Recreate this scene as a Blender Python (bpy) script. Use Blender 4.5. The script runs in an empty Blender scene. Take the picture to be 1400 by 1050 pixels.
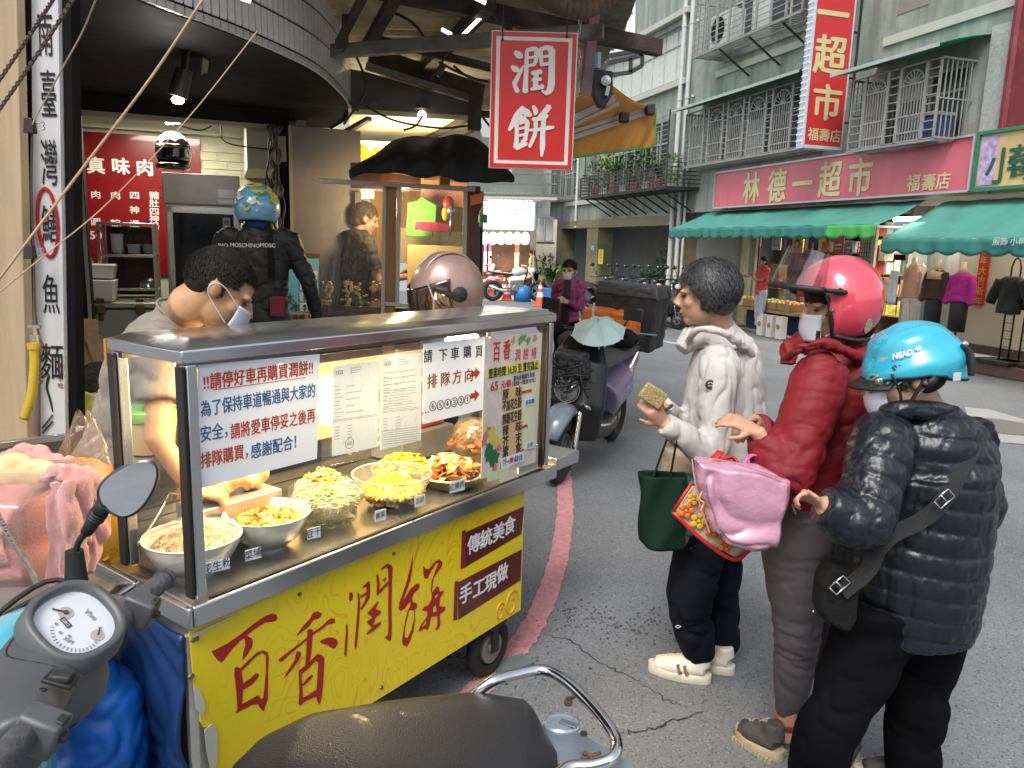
import bpy,bmesh,math,random
from math import cos,sin,pi
import numpy as np
from mathutils import Vector,Matrix,Euler
from mathutils.geometry import tessellate_polygon
random.seed(7)
D=bpy.data
SC=bpy.context.scene
COL=SC.collection
R=math.radians
# -------------------------- camera
CAMH,FPX,PITCH,ROLL=1.6,1050.0,R(10.26),R(1.7)
cam=D.objects.new('camera',D.cameras.new('camera'));COL.objects.link(cam)
cam.data.sensor_width=36;cam.data.lens=36*FPX/1400
cam.data.clip_start=.05;cam.data.clip_end=600
CM=(Matrix.Rotation(pi/2-PITCH,4,'X')@Matrix.Rotation(ROLL,4,'Z'))
cam.matrix_world=Matrix.Translation((0,0,CAMH))@CM
SC.camera=cam
# -------------------------- sky, sun, exposure
W=D.worlds.new('World');SC.world=W;W.use_nodes=True
wn=W.node_tree.nodes;wl=W.node_tree.links
sky=wn.new('ShaderNodeTexSky');sky.sky_type='NISHITA';sky.sun_disc=False
sky.sun_elevation=R(52);sky.sun_rotation=R(200);sky.dust_density=3.0;sky.air_density=1.2
whs=wn.new('ShaderNodeHueSaturation');whs.inputs['Saturation'].default_value=.42
wl.new(sky.outputs[0],whs.inputs['Color']);wl.new(whs.outputs[0],wn['Background'].inputs['Color'])
wn['Background'].inputs['Strength'].default_value=.15
sl=D.lights.new('sun','SUN');sl.energy=1.5;sl.angle=R(24);sl.color=(1,.97,.93)
sun=D.objects.new('sun',sl);COL.objects.link(sun)
sun.rotation_euler=(R(38),0,R(-20))
SC.view_settings.view_transform='Standard';SC.view_settings.look='None'
SC.view_settings.exposure=.86;SC.view_settings.gamma=1
SC.view_settings.use_curve_mapping=False
cy=SC.cycles
cy.max_bounces=8;cy.transparent_max_bounces=24;cy.caustics_reflective=False;cy.caustics_refractive=False
cy.sample_clamp_indirect=4;cy.use_denoising=True
# -------------------------- measuring helpers
CR=CM.to_3x3();CC=Vector((0,0,CAMH))
def ray(x,y):return CR@Vector((x-700,525-y,-FPX))
def pz(x,y,z=0):r=ray(x,y);return CC+r*((z-CAMH)/r.z)
def py(x,y,Y):r=ray(x,y);return CC+r*(Y/r.y)
class Plane:
 """a vertical plane through p, running along azimuth az (from +Y towards +X); (s, z, off) coordinates"""
 def __init__(s,p,az):
  s.p=Vector((p[0],p[1],0));s.d=Vector((sin(az),cos(az),0));s.n=Vector((s.d.y,-s.d.x,0))
 def px(s,x,y,off=0):
  r=ray(x,y);q=s.p+s.n*off;t=(q-CC).dot(s.n)/r.dot(s.n);h=CC+r*t
  return((h-s.p).dot(s.d),h.z)
 def w(s,a,z,off=0):return s.p+s.d*a+s.n*off+Vector((0,0,z))
 def mat(s,a,z,off=0,flip=False):
  """frame whose local x runs along the plane (or back if flip), y up, z outwards"""
  d=-s.d if flip else s.d
  n=d.cross(Vector((0,0,1)))
  M4=Matrix((d,Vector((0,0,1)),n)).transposed().to_4x4();M4.translation=s.w(a,z,off);return M4
# -------------------------- materials
MC={}
def M(name,col=(.5,.5,.5),rough=.6,metal=0,var=.12,vs=6,bump=0,bs=80,coat=0,dirt=0,dcol=(.05,.04,.03),ds=3,sub=0,sheen=0,rv=.1,stretch=None,spec=.5):
 if name in MC:return MC[name]
 m=D.materials.new(name);m.use_nodes=True;MC[name]=m
 n=m.node_tree.nodes;l=m.node_tree.links;b=n['Principled BSDF']
 b.inputs['Metallic'].default_value=metal;b.inputs['Coat Weight'].default_value=coat;b.inputs['Coat Roughness'].default_value=.06
 b.inputs['Sheen Weight'].default_value=sheen;b.inputs['Specular IOR Level'].default_value=spec
 if sub:b.inputs['Subsurface Weight'].default_value=sub;b.inputs['Subsurface Scale'].default_value=.01;b.inputs['Subsurface Radius'].default_value=(1,.4,.2)
 tc=n.new('ShaderNodeTexCoord');mp=n.new('ShaderNodeMapping');l.new(tc.outputs['Object'],mp.inputs[0])
 if stretch:mp.inputs['Scale'].default_value=stretch
 nz=n.new('ShaderNodeTexNoise');nz.inputs['Scale'].default_value=vs;nz.inputs['Detail'].default_value=6;nz.inputs['Roughness'].default_value=.62
 l.new(mp.outputs[0],nz.inputs['Vector'])
 mr=n.new('ShaderNodeMapRange');mr.inputs[1].default_value=.28;mr.inputs[2].default_value=.72
 mr.inputs[3].default_value=1-var;mr.inputs[4].default_value=1+var;l.new(nz.outputs[0],mr.inputs[0])
 mx=n.new('ShaderNodeMix');mx.data_type='RGBA';mx.blend_type='MULTIPLY';mx.inputs[0].default_value=1
 mx.inputs[6].default_value=(*col,1);l.new(mr.outputs[0],mx.inputs[7]);last=mx.outputs[2]
 if dirt:
  n2=n.new('ShaderNodeTexNoise');n2.inputs['Scale'].default_value=ds;n2.inputs['Detail'].default_value=9;n2.inputs['Roughness'].default_value=.7
  l.new(mp.outputs[0],n2.inputs['Vector'])
  r2=n.new('ShaderNodeMapRange');r2.inputs[1].default_value=.5;r2.inputs[2].default_value=.72;r2.inputs[3].default_value=0;r2.inputs[4].default_value=dirt
  l.new(n2.outputs[0],r2.inputs[0]);m2=n.new('ShaderNodeMix');m2.data_type='RGBA'
  l.new(r2.outputs[0],m2.inputs[0]);l.new(last,m2.inputs[6]);m2.inputs[7].default_value=(*dcol,1);last=m2.outputs[2]
 l.new(last,b.inputs['Base Color'])
 r3=n.new('ShaderNodeMapRange');r3.inputs[3].default_value=max(.02,rough-rv);r3.inputs[4].default_value=min(1,rough+rv)
 n3=n.new('ShaderNodeTexNoise');n3.inputs['Scale'].default_value=vs*2.7;n3.inputs['Detail'].default_value=4;l.new(mp.outputs[0],n3.inputs['Vector'])
 l.new(n3.outputs[0],r3.inputs[0]);l.new(r3.outputs[0],b.inputs['Roughness'])
 if bump:
  n4=n.new('ShaderNodeTexNoise');n4.inputs['Scale'].default_value=bs;n4.inputs['Detail'].default_value=5;l.new(mp.outputs[0],n4.inputs['Vector'])
  bp=n.new('ShaderNodeBump');bp.inputs['Strength'].default_value=bump;bp.inputs['Distance'].default_value=.01
  l.new(n4.outputs[0],bp.inputs['Height']);l.new(bp.outputs[0],b.inputs['Normal'])
 return m
def E(name,col,strength):
 if name in MC:return MC[name]
 m=D.materials.new(name);m.use_nodes=True;MC[name]=m;b=m.node_tree.nodes['Principled BSDF']
 b.inputs['Base Color'].default_value=(*col,1);b.inputs['Emission Color'].default_value=(*col,1);b.inputs['Emission Strength'].default_value=strength
 return m
def G(name,tint=(.95,.97,.96),op=.0,rough=.03,bump=0,bs=12,fres=1.45,col=(.8,.8,.8),boost=1.0):
 """thin clear sheet: transparent + mirror by Fresnel, plus an optional milky share op"""
 if name in MC:return MC[name]
 m=D.materials.new(name);m.use_nodes=True;MC[name]=m;n=m.node_tree.nodes;l=m.node_tree.links
 n.remove(n['Principled BSDF']);t=n.new('ShaderNodeBsdfTransparent');t.inputs[0].default_value=(*tint,1)
 g=n.new('ShaderNodeBsdfGlossy');g.inputs['Roughness'].default_value=rough
 ge=n.new('ShaderNodeNewGeometry');dt=n.new('ShaderNodeVectorMath');dt.operation='DOT_PRODUCT';l.new(ge.outputs['Incoming'],dt.inputs[0]);l.new(ge.outputs['Normal'],dt.inputs[1])
 def mt(op_,a_,b_=None):
  q=n.new('ShaderNodeMath');q.operation=op_;q.use_clamp=op_ in('SUBTRACT','ADD')
  for i_,v_ in enumerate((a_,b_)):
   if v_ is None:continue
   if isinstance(v_,(int,float)):q.inputs[i_].default_value=v_
   else:l.new(v_,q.inputs[i_])
  return q.outputs[0]
 f0=((fres-1)/(fres+1))**2*boost;fr_=mt('ADD',mt('MULTIPLY',mt('POWER',mt('SUBTRACT',1.0,mt('ABSOLUTE',dt.outputs['Value'])),5.0),1-f0),f0)
 mi=n.new('ShaderNodeMixShader');l.new(fr_,mi.inputs[0]);l.new(t.outputs[0],mi.inputs[1]);l.new(g.outputs[0],mi.inputs[2]);out=mi
 if op:
  df=n.new('ShaderNodeBsdfDiffuse');df.inputs[0].default_value=(*col,1);tl=n.new('ShaderNodeBsdfTranslucent');tl.inputs[0].default_value=(*col,1)
  a=n.new('ShaderNodeMixShader');a.inputs[0].default_value=.5;l.new(df.outputs[0],a.inputs[1]);l.new(tl.outputs[0],a.inputs[2])
  m2=n.new('ShaderNodeMixShader');m2.inputs[0].default_value=op;l.new(mi.outputs[0],m2.inputs[1]);l.new(a.outputs[0],m2.inputs[2]);out=m2
 if bump:
  tc=n.new('ShaderNodeTexCoord');nz=n.new('ShaderNodeTexNoise');nz.inputs['Scale'].default_value=bs;nz.inputs['Detail'].default_value=5;nz.inputs['Distortion'].default_value=1.2
  l.new(tc.outputs['Object'],nz.inputs['Vector']);bp=n.new('ShaderNodeBump');bp.inputs['Strength'].default_value=bump;bp.inputs['Distance'].default_value=.02
  l.new(nz.outputs[0],bp.inputs['Height']);l.new(bp.outputs[0],g.inputs['Normal']);l.new(bp.outputs[0],dt.inputs[1])
 l.new(out.outputs[0],n['Material Output'].inputs[0]);return m
def PAPER(name,col=(.8,.8,.8),tr=.35):
 if name in MC:return MC[name]
 m=D.materials.new(name);m.use_nodes=True;MC[name]=m;n=m.node_tree.nodes;l=m.node_tree.links;b=n['Principled BSDF']
 b.inputs['Base Color'].default_value=(*col,1);b.inputs['Roughness'].default_value=.45
 t=n.new('ShaderNodeBsdfTranslucent');t.inputs[0].default_value=(*col,1);mi=n.new('ShaderNodeMixShader');mi.inputs[0].default_value=tr
 l.new(b.outputs[0],mi.inputs[1]);l.new(t.outputs[0],mi.inputs[2]);l.new(mi.outputs[0],n['Material Output'].inputs[0]);return m
# -------------------------- mesh building
def frame(z,up=Vector((0,0,1))):
 z=Vector(z).normalized();up=Vector(up)
 if abs(z.dot(up))>.98*up.length:up=Vector((0,1,0))if abs(z.y)<.9 else Vector((1,0,0))
 x=up.cross(z).normalized();return x,z.cross(x)
def spline(pts,n=6):
 """Catmull-Rom through points of any dimension"""
 P=[np.array(p,float)for p in pts]
 if len(P)<3:return[P[0]+(P[-1]-P[0])*i/n for i in range(n+1)]
 P=[2*P[0]-P[1]]+P+[2*P[-1]-P[-2]];o=[]
 for i in range(1,len(P)-2):
  a,b,c,d=P[i-1:i+3]
  for k in range(n):
   t=k/n;o.append(.5*((2*b)+(c-a)*t+(2*a-5*b+4*c-d)*t*t+(3*b-a-3*c+d)*t**3))
 o.append(P[-2]);return o
class MB:
 def __init__(s,m=None):s.v=[];s.f=[];s.m=m
 def pt(s,p):
  p=Vector((float(p[0]),float(p[1]),float(p[2])));s.v.append(s.m@p if s.m else p);return len(s.v)-1
 def face(s,*pts):s.f.append([s.pt(p)for p in pts]);return s
 def box(s,c,d,rz=0,rot=None,taper=1):
  rm=rot.to_matrix()if rot else Matrix.Rotation(rz,3,'Z');c=Vector(c);ids=[]
  for k in(-1,1):
   t=taper if k>0 else 1
   for i,j in((-1,-1),(1,-1),(1,1),(-1,1)):ids.append(s.pt(c+rm@Vector((i*d[0]/2*t,j*d[1]/2*t,k*d[2]/2))))
  a=ids;s.f+=[[a[3],a[2],a[1],a[0]],[a[4],a[5],a[6],a[7]]]+[[a[i],a[(i+1)%4],a[4+(i+1)%4],a[4+i]]for i in range(4)]
  return s
 def rings(s,rs,cap=True,close=False):
  ids=[[s.pt(p)for p in r]for r in rs];n=len(ids[0])
  for a,b in zip(ids,ids[1:]+([ids[0]]if close else[])):
   for i in range(n):s.f.append([a[i],a[(i+1)%n],b[(i+1)%n],b[i]])
  if cap and not close:s.f.append(ids[0][::-1]);s.f.append(ids[-1])
  return s
 def tube(s,pts,r,n=8,sq=1,up=(0,0,1),cap=True,smooth=0):
  if smooth:
   if not isinstance(r,(int,float)):q=spline([(*p,rr)for p,rr in zip(pts,r)],smooth);r=[p[3]for p in q];pts=[p[:3]for p in q]
   else:pts=spline(pts,smooth)
  pts=[Vector(p[:3])for p in pts];rs=[];px_=None
  for i,p in enumerate(pts):
   t=pts[min(i+1,len(pts)-1)]-pts[max(i-1,0)]
   if t.length<1e-9:t=Vector((0,0,1))
   if px_ is None:x,y=frame(t,up)
   else:
    t.normalize();x=(px_-t*px_.dot(t)).normalized();y=t.cross(x)
   px_=x;rr=r if isinstance(r,(int,float))else r[i]
   rs.append([p+x*cos(a)*rr+y*sin(a)*rr*sq for a in[2*pi*k/n for k in range(n)]])
  return s.rings(rs,cap)
 def bar(s,a,b,w,h=None,up=(0,0,1)):
  """rectangular bar; w across, h along the up side"""
  a=Vector(a);b=Vector(b);x,y=frame(b-a,up);h=h or w
  return s.rings([[p+x*i*w/2+y*j*h/2 for i,j in((-1,-1),(1,-1),(1,1),(-1,1))]for p in(a,b)])
 def lathe(s,prof,n=24,c=(0,0,0),axis=(0,0,1),cap=True,sx=1,sy=1):
  c=Vector(c);z=Vector(axis).normalized();x,y=frame(z,(0,1,0))
  return s.rings([[c+z*h+x*r*sx*cos(2*pi*k/n)+y*r*sy*sin(2*pi*k/n)for k in range(n)]for r,h in prof],cap)
 def ell(s,c,r,rot=None,nu=20,nv=12):
  c=Vector(c);rm=rot.to_matrix()if isinstance(rot,Euler)else(rot or Matrix.Identity(3));r=(r,r,r)if isinstance(r,(int,float))else r
  rs=[]
  for j in range(nv+1):
   th=pi*(.02+.96*j/nv);rs.append([c+rm@Vector((r[0]*sin(th)*cos(2*pi*k/nu),r[1]*sin(th)*sin(2*pi*k/nu),-r[2]*cos(th)))for k in range(nu)])
  return s.rings(rs)
 def poly(s,pts,f=lambda p:p,holes=(),d=None):
  """filled polygon in 2-D mapped by f(p, depth); with d it gets thickness"""
  L=[[Vector((p[0],p[1],0))for p in q]for q in[pts,*holes]];tri=tessellate_polygon(L);flat=[p for q in L for p in q]
  g=(lambda p,z:f(p))if d is None else f
  i0=[s.pt(g(p,0))for p in flat];s.f+=[[i0[a]for a in t]for t in tri]
  if d is not None:
   i1=[s.pt(g(p,d))for p in flat];s.f+=[[i1[a]for a in t][::-1]for t in tri];o=0
   for q in L:
    m=len(q);s.f+=[[i0[o+k],i0[o+(k+1)%m],i1[o+(k+1)%m],i1[o+k]]for k in range(m)];o+=m
  return s
 def grid(s,f,nu,nv,close=False):
  ids=[[s.pt(f(i/nu,j/nv))for j in range(nv+1)]for i in range(nu+1)]
  for i in range(nu):
   for j in range(nv):s.f.append([ids[i][j],ids[i+1][j],ids[i+1][j+1],ids[i][j+1]])
  return s
def pw(*a,**k):return put(*a,world=True,**k)
def link_mesh(name,me,mat,parent=None,smooth=False):
 if mat:me.materials.clear();me.materials.append(mat)
 if smooth:me.shade_smooth()
 o=D.objects.new(name,me);COL.objects.link(o)
 if parent:o.parent=parent
 return o
def put(name,mb,mat,parent=None,smooth=False,world=False,bevel=0,thick=0,label=None,ang=None,seg=2,fix=True):
 me=D.meshes.new(name);v=mb.v
 if world and parent:
  inv=chainmat(parent).inverted();v=[inv@p for p in v]
 me.from_pydata([tuple(p)for p in v],[],mb.f)
 if fix:
  b=bmesh.new();b.from_mesh(me)
  bmesh.ops.remove_doubles(b,verts=b.verts,dist=1e-6);bmesh.ops.recalc_face_normals(b,faces=b.faces);b.to_mesh(me);b.free()
 o=link_mesh(name,me,mat,parent,smooth)
 if ang:me.set_sharp_from_angle(angle=R(ang))
 if thick:q=o.modifiers.new('thickness','SOLIDIFY');q.thickness=thick;q.offset=0
 if bevel:q=o.modifiers.new('bevel','BEVEL');q.width=bevel;q.segments=seg;q.limit_method='ANGLE';q.angle_limit=R(40);q.harden_normals=False;(me.shade_smooth(),me.set_sharp_from_angle(angle=R(50)))
 if label:o['label']=label
 return o
def chainmat(o):
 m=Matrix.Identity(4)
 while o:m=o.matrix_basis@m;o=o.parent
 return m
def tag(o,label,cat,group=None):
 o['label']=label;o['category']=cat
 if group:o['group']=group
 return o
def thing(name,label,cat,loc=(0,0,0),rz=0,group=None):
 o=D.objects.new(name,None);COL.objects.link(o);o.location=loc;o.rotation_euler=(0,0,rz);o.empty_display_size=.1
 return tag(o,label,cat,group)
def struct(o,kind='structure'):o['kind']=kind;return o
def kids(o):return[c for c in D.objects if c.parent==o]
def copy_tree(o,parent=None,loc=None,rz=None,label=None):
 c=o.copy();COL.objects.link(c);c.parent=parent
 if loc is not None:c.location=loc
 if rz is not None:c.rotation_euler[2]=rz
 if label:c['label']=label
 for k in kids(o):copy_tree(k,c)
 return c
def text(s,size,mat,parent,m4,bold=0.0,align='LEFT',sx=1,ext=.0008,name='lettering',world=True,space=1,shear=0):
 """print s as flat raised letters in frame m4 (x along the line, y up, z out)"""
 c=D.curves.new('t','FONT');c.body=s;c.size=size;c.offset=0 if bold>.006 else bold*size;c.extrude=ext;c.resolution_u=2;c.align_x=align;c.space_character=space;c.shear=shear
 o=D.objects.new('t',c);COL.objects.link(o);bpy.context.view_layer.update()
 me=D.meshes.new_from_object(o.evaluated_get(bpy.context.evaluated_depsgraph_get()));D.objects.remove(o);D.curves.remove(c)
 if bold>.006:
  b=bmesh.new();e=bold*.8*size
  for k_,(dx,dy)in enumerate(((-e,0),(e,0),(0,e*.7),(0,-e*.7))):
   q=me.copy();q.transform(Matrix.Translation((dx,dy,.00012*k_)));b.from_mesh(q);D.meshes.remove(q)
  b.to_mesh(me);b.free()
 m=m4@Matrix.Diagonal((sx,1,1,1))
 if parent and world:m=chainmat(parent).inverted()@m
 me.transform(m);me.name=name
 return link_mesh(name,me,mat,parent)
# -------------------------- vectorised noise and sculpting
def _h(ix,iy,iz,seed):
 n=(ix*374761393+iy*668265263+iz*1274126177+seed*974711)&0xffffffff
 n=((n^(n>>13))*1274126177)&0xffffffff
 return((n^(n>>16))&0xffff)/65535.0
def vnoise(p,seed=0):
 i=np.floor(p).astype(np.int64);f=p-i;f=f*f*(3-2*f);o=0
 for dx in(0,1):
  for dy in(0,1):
   for dz in(0,1):
    o=o+_h(i[:,0]+dx,i[:,1]+dy,i[:,2]+dz,seed)*np.where(dx,f[:,0],1-f[:,0])*np.where(dy,f[:,1],1-f[:,1])*np.where(dz,f[:,2],1-f[:,2])
 return o
def fbm(p,sc=1,oct=3,seed=0):
 o=0;a=.5;p=p*np.array(sc)
 for k in range(oct):o=o+a*vnoise(p,seed+k*7);p=p*2.03;a*=.5
 return o/(1-.5**oct)
def ridge(p,sc=1,oct=2,seed=0):return 1-np.abs(2*fbm(p,sc,oct,seed)-1)
def folds(p,sc=(7,7,14),amp=.008,seed=1):
 """cloth creases: domain-warped ridged noise"""
 w=np.stack([fbm(p,5,2,seed+31),fbm(p,5,2,seed+53),fbm(p,5,2,seed+71)],1)-.5
 q=p+w*.16;r=np.clip(ridge(q,sc,2,seed),0,1)
 r2=np.clip(ridge(q+.37,tuple(np.array(sc)*1.9),1,seed+2),0,1);m_=np.clip(fbm(p,5,1,seed+8)*2-.4,0,1)
 return-(r**6*.5+r2**6*.28*m_-.12)*amp+(fbm(q,3.5,2,seed+5)-.5)*amp*.4
def sculpt(name,mb,mat,parent=None,vox=.01,disp=None,smooth=4,label=None,world=True,cut=None):
 """join closed shells into one continuous skin (voxel remesh), smooth it, then push it along its normals by disp(co, no)"""
 me=D.meshes.new('s');me.from_pydata([tuple(p)for p in mb.v],[],mb.f)
 b=bmesh.new();b.from_mesh(me);bmesh.ops.recalc_face_normals(b,faces=b.faces);b.to_mesh(me);b.free()
 o=D.objects.new('s',me);COL.objects.link(o)
 q=o.modifiers.new('r','REMESH');q.mode='VOXEL';q.voxel_size=vox
 if smooth:q=o.modifiers.new('s','SMOOTH');q.factor=.5;q.iterations=smooth
 bpy.context.view_layer.update()
 m2=D.meshes.new_from_object(o.evaluated_get(bpy.context.evaluated_depsgraph_get()));D.objects.remove(o);D.meshes.remove(me)
 n=len(m2.vertices);co=np.zeros(n*3,np.float32);m2.vertices.foreach_get('co',co);co=co.reshape(-1,3).astype(float)
 if disp is not None:
  no=np.zeros(n*3,np.float32);m2.vertices.foreach_get('normal',no);no=no.reshape(-1,3).astype(float)
  d=disp(co,no);co=co+(no*d[:,None]if d.ndim==1 else d)
 if parent and world:
  iv=np.array(chainmat(parent).inverted());co=co@iv[:3,:3].T+iv[:3,3]
 m2.vertices.foreach_set('co',co.astype(np.float32).ravel());m2.update();m2.name=name
 o=link_mesh(name,m2,mat,parent,True)
 if label:o['label']=label
 return o
def snap(o,p,lift=.003):
 """the point of mesh o nearest to p, lifted a little off the surface"""
 mw=chainmat(o);ok,q,n_,_=o.closest_point_on_mesh(mw.inverted()@Vector(p));return mw@(q+n_*lift),(mw.to_3x3()@n_).normalized()
def lamp(name,kind,loc,energy,col=(1,1,1),size=.1,parent=None,rot=None,sy=None):
 l=D.lights.new(name,kind);l.energy=energy;l.color=col
 if kind=='AREA':
  l.size=size
  if sy:l.shape='RECTANGLE';l.size_y=sy
 else:l.shadow_soft_size=size
 o=D.objects.new(name,l);COL.objects.link(o)
 m=Matrix.Translation(loc)@(rot.to_matrix().to_4x4()if rot else Matrix.Identity(4))
 if parent:o.parent=parent;m=chainmat(parent).inverted()@m
 o.matrix_basis=m;return o
# ========================== GROUND
def asphalt():
 m=M('asphalt',(.152,.161,.172),.78,var=.2,vs=.9,bump=.5,bs=160,dirt=.4,dcol=(.085,.09,.096),ds=1.1)
 n=m.node_tree.nodes;l=m.node_tree.links;b=n['Principled BSDF']
 tc=[x for x in n if x.type=='TEX_COORD'][0];src=b.inputs['Base Color'].links[0].from_socket
 v=n.new('ShaderNodeTexVoronoi');v.inputs['Scale'].default_value=170;l.new(tc.outputs['Object'],v.inputs['Vector'])
 sp=n.new('ShaderNodeSeparateColor');l.new(v.outputs['Color'],sp.inputs[0])
 mr=n.new('ShaderNodeMapRange');mr.inputs[1].default_value=.86;mr.inputs[2].default_value=1;mr.inputs[3].default_value=0;mr.inputs[4].default_value=.75;l.new(sp.outputs[0],mr.inputs[0])
 mx=n.new('ShaderNodeMix');mx.data_type='RGBA';mx.inputs[7].default_value=(.27,.27,.26,1);l.new(mr.outputs[0],mx.inputs[0]);l.new(src,mx.inputs[6])
 m3=n.new('ShaderNodeMapRange');m3.inputs[1].default_value=0;m3.inputs[2].default_value=.16;m3.inputs[3].default_value=.8;m3.inputs[4].default_value=0;l.new(sp.outputs[1],m3.inputs[0])
 m4=n.new('ShaderNodeMix');m4.data_type='RGBA';m4.inputs[7].default_value=(.03,.03,.032,1);l.new(m3.outputs[0],m4.inputs[0]);l.new(mx.outputs[2],m4.inputs[6])
 l.new(m4.outputs[2],b.inputs['Base Color']);return m
g=MB();g.grid(lambda u,v:(-90+180*u,-60+180*v,0),18,18)
struct(put('road',g,asphalt()))
def ragged(pts,wid,z,n=90,jag=.012,seed=3,gaps=()):
 """flat painted strip with crumbled edges along a spline"""
 q=spline([(p[0],p[1])for p in pts],14);m=MB();rnd=random.Random(seed);L=[];Rr=[]
 for i,p in enumerate(q):
  a=q[max(0,i-1)];b=q[min(len(q)-1,i+1)];t=(b-a)/np.linalg.norm(b-a);nn=np.array([-t[1],t[0]])
  L.append(p+nn*(wid/2+rnd.uniform(-jag,jag)));Rr.append(p-nn*(wid/2+rnd.uniform(-jag,jag)))
 for i in range(len(q)-1):
  if any(g0<=i<g1 for g0,g1 in gaps):continue
  m.face((*L[i],z),(*Rr[i],z),(*Rr[i+1],z),(*L[i+1],z))
 return m
pinkpts=[pz(x,y)for x,y in[(672,925),(705,890),(733,848),(755,795),(768,742),(773,690),(769,640),(760,600)]]
pinkpts=[pinkpts[0]+(pinkpts[0]-pinkpts[1])*2]+pinkpts+[pinkpts[-1]+(pinkpts[-1]-pinkpts[-2])*k for k in(4,9)]
mp=M('worn_pink_paint',(.5,.22,.24),.7,var=.18,vs=22,bump=.4,bs=150,dirt=.7,dcol=(.16,.12,.12),ds=26)
struct(put('painted_kerb_line',ragged(pinkpts,.1,.005,jag=.006),mp))
wl_=M('worn_white_paint',(.42,.43,.43),.7,var=.2,vs=14,dirt=.85,dcol=(.12,.125,.13),ds=14)
struct(put('painted_lane_line',ragged([pz(846,462),pz(900,466),pz(955,476),pz(1000,487)],.16,.005,jag=.01,seed=8),wl_))
m=MB();m.poly([pz(x,y).xy for x,y in[(1318,557),(1352,560),(1410,577),(1500,596),(1500,615),(1358,605),(1330,588)]],lambda p:(p[0],p[1],.006))
struct(put('cement_patch',m,M('cement_patch',(.3,.3,.295),.8,var=.1,vs=7,bump=.3,bs=120,dirt=.4,dcol=(.2,.2,.2))))
mc=pz(1366,584);m=MB()
m.lathe([(.36,0),(.36,.012),(.33,.014),(.0,.014)],40,(mc.x,mc.y,.004));mh=put('manhole_cover',m,M('cast_iron',(.16,.155,.15),.55,.4,var=.25,vs=50,bump=1,bs=60),ang=30);struct(mh)
ck=M('crack_tar',(.018,.018,.018),.9)
def crack(pts,w,seed):
 rnd=random.Random(seed);q=[]
 for a,b in zip(pts,pts[1:]):
  for k in range(9):
   t=k/9;p=a.lerp(b,t);q.append((p.x+rnd.uniform(-.011,.011),p.y+rnd.uniform(-.011,.011)))
 m=MB();n=len(q)
 for i in range(n-1):
  p,r=np.array(q[i]),np.array(q[i+1]);t=r-p;t/=np.linalg.norm(t)+1e-9;nn=np.array([-t[1],t[0]])*w/2*(.35+.65*sin(pi*i/n))*rnd.uniform(.5,1.3)
  m.face((*(p-nn),.0045),(*(p+nn),.0045),(*(r+nn),.0045),(*(r-nn),.0045))
 return struct(put('road_crack',m,ck))
crack([pz(741,868),pz(780,876),pz(826,910),pz(880,937)],.005,1)
crack([pz(880,937),pz(905,955),pz(932,966)],.003,2)
crack([pz(850,1004),pz(890,998),pz(925,985),pz(965,975)],.006,3)
crack([pz(718,838),pz(735,846),pz(748,852)],.012,4)
crack([pz(760,742),pz(775,745)],.012,5)
crack([pz(1180,480),pz(1120,500),pz(1060,488)],.02,6)
gr=MB();rnd=random.Random(5)
for k in range(420):
 cx,cy_=[(640,912),(700,915),(800,845),(870,855)][k%4];p=pz(cx+rnd.gauss(0,32),cy_+rnd.gauss(0,13));r=rnd.uniform(.0015,.005)
 gr.box((p.x,p.y,r*.8),(r*2,r*1.6,r*1.6),rot=Euler((rnd.random(),rnd.random(),rnd.random()*3)))
struct(put('grit',gr,M('grit',(.1,.1,.098),.9,var=.4,vs=40)),'stuff')
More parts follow.
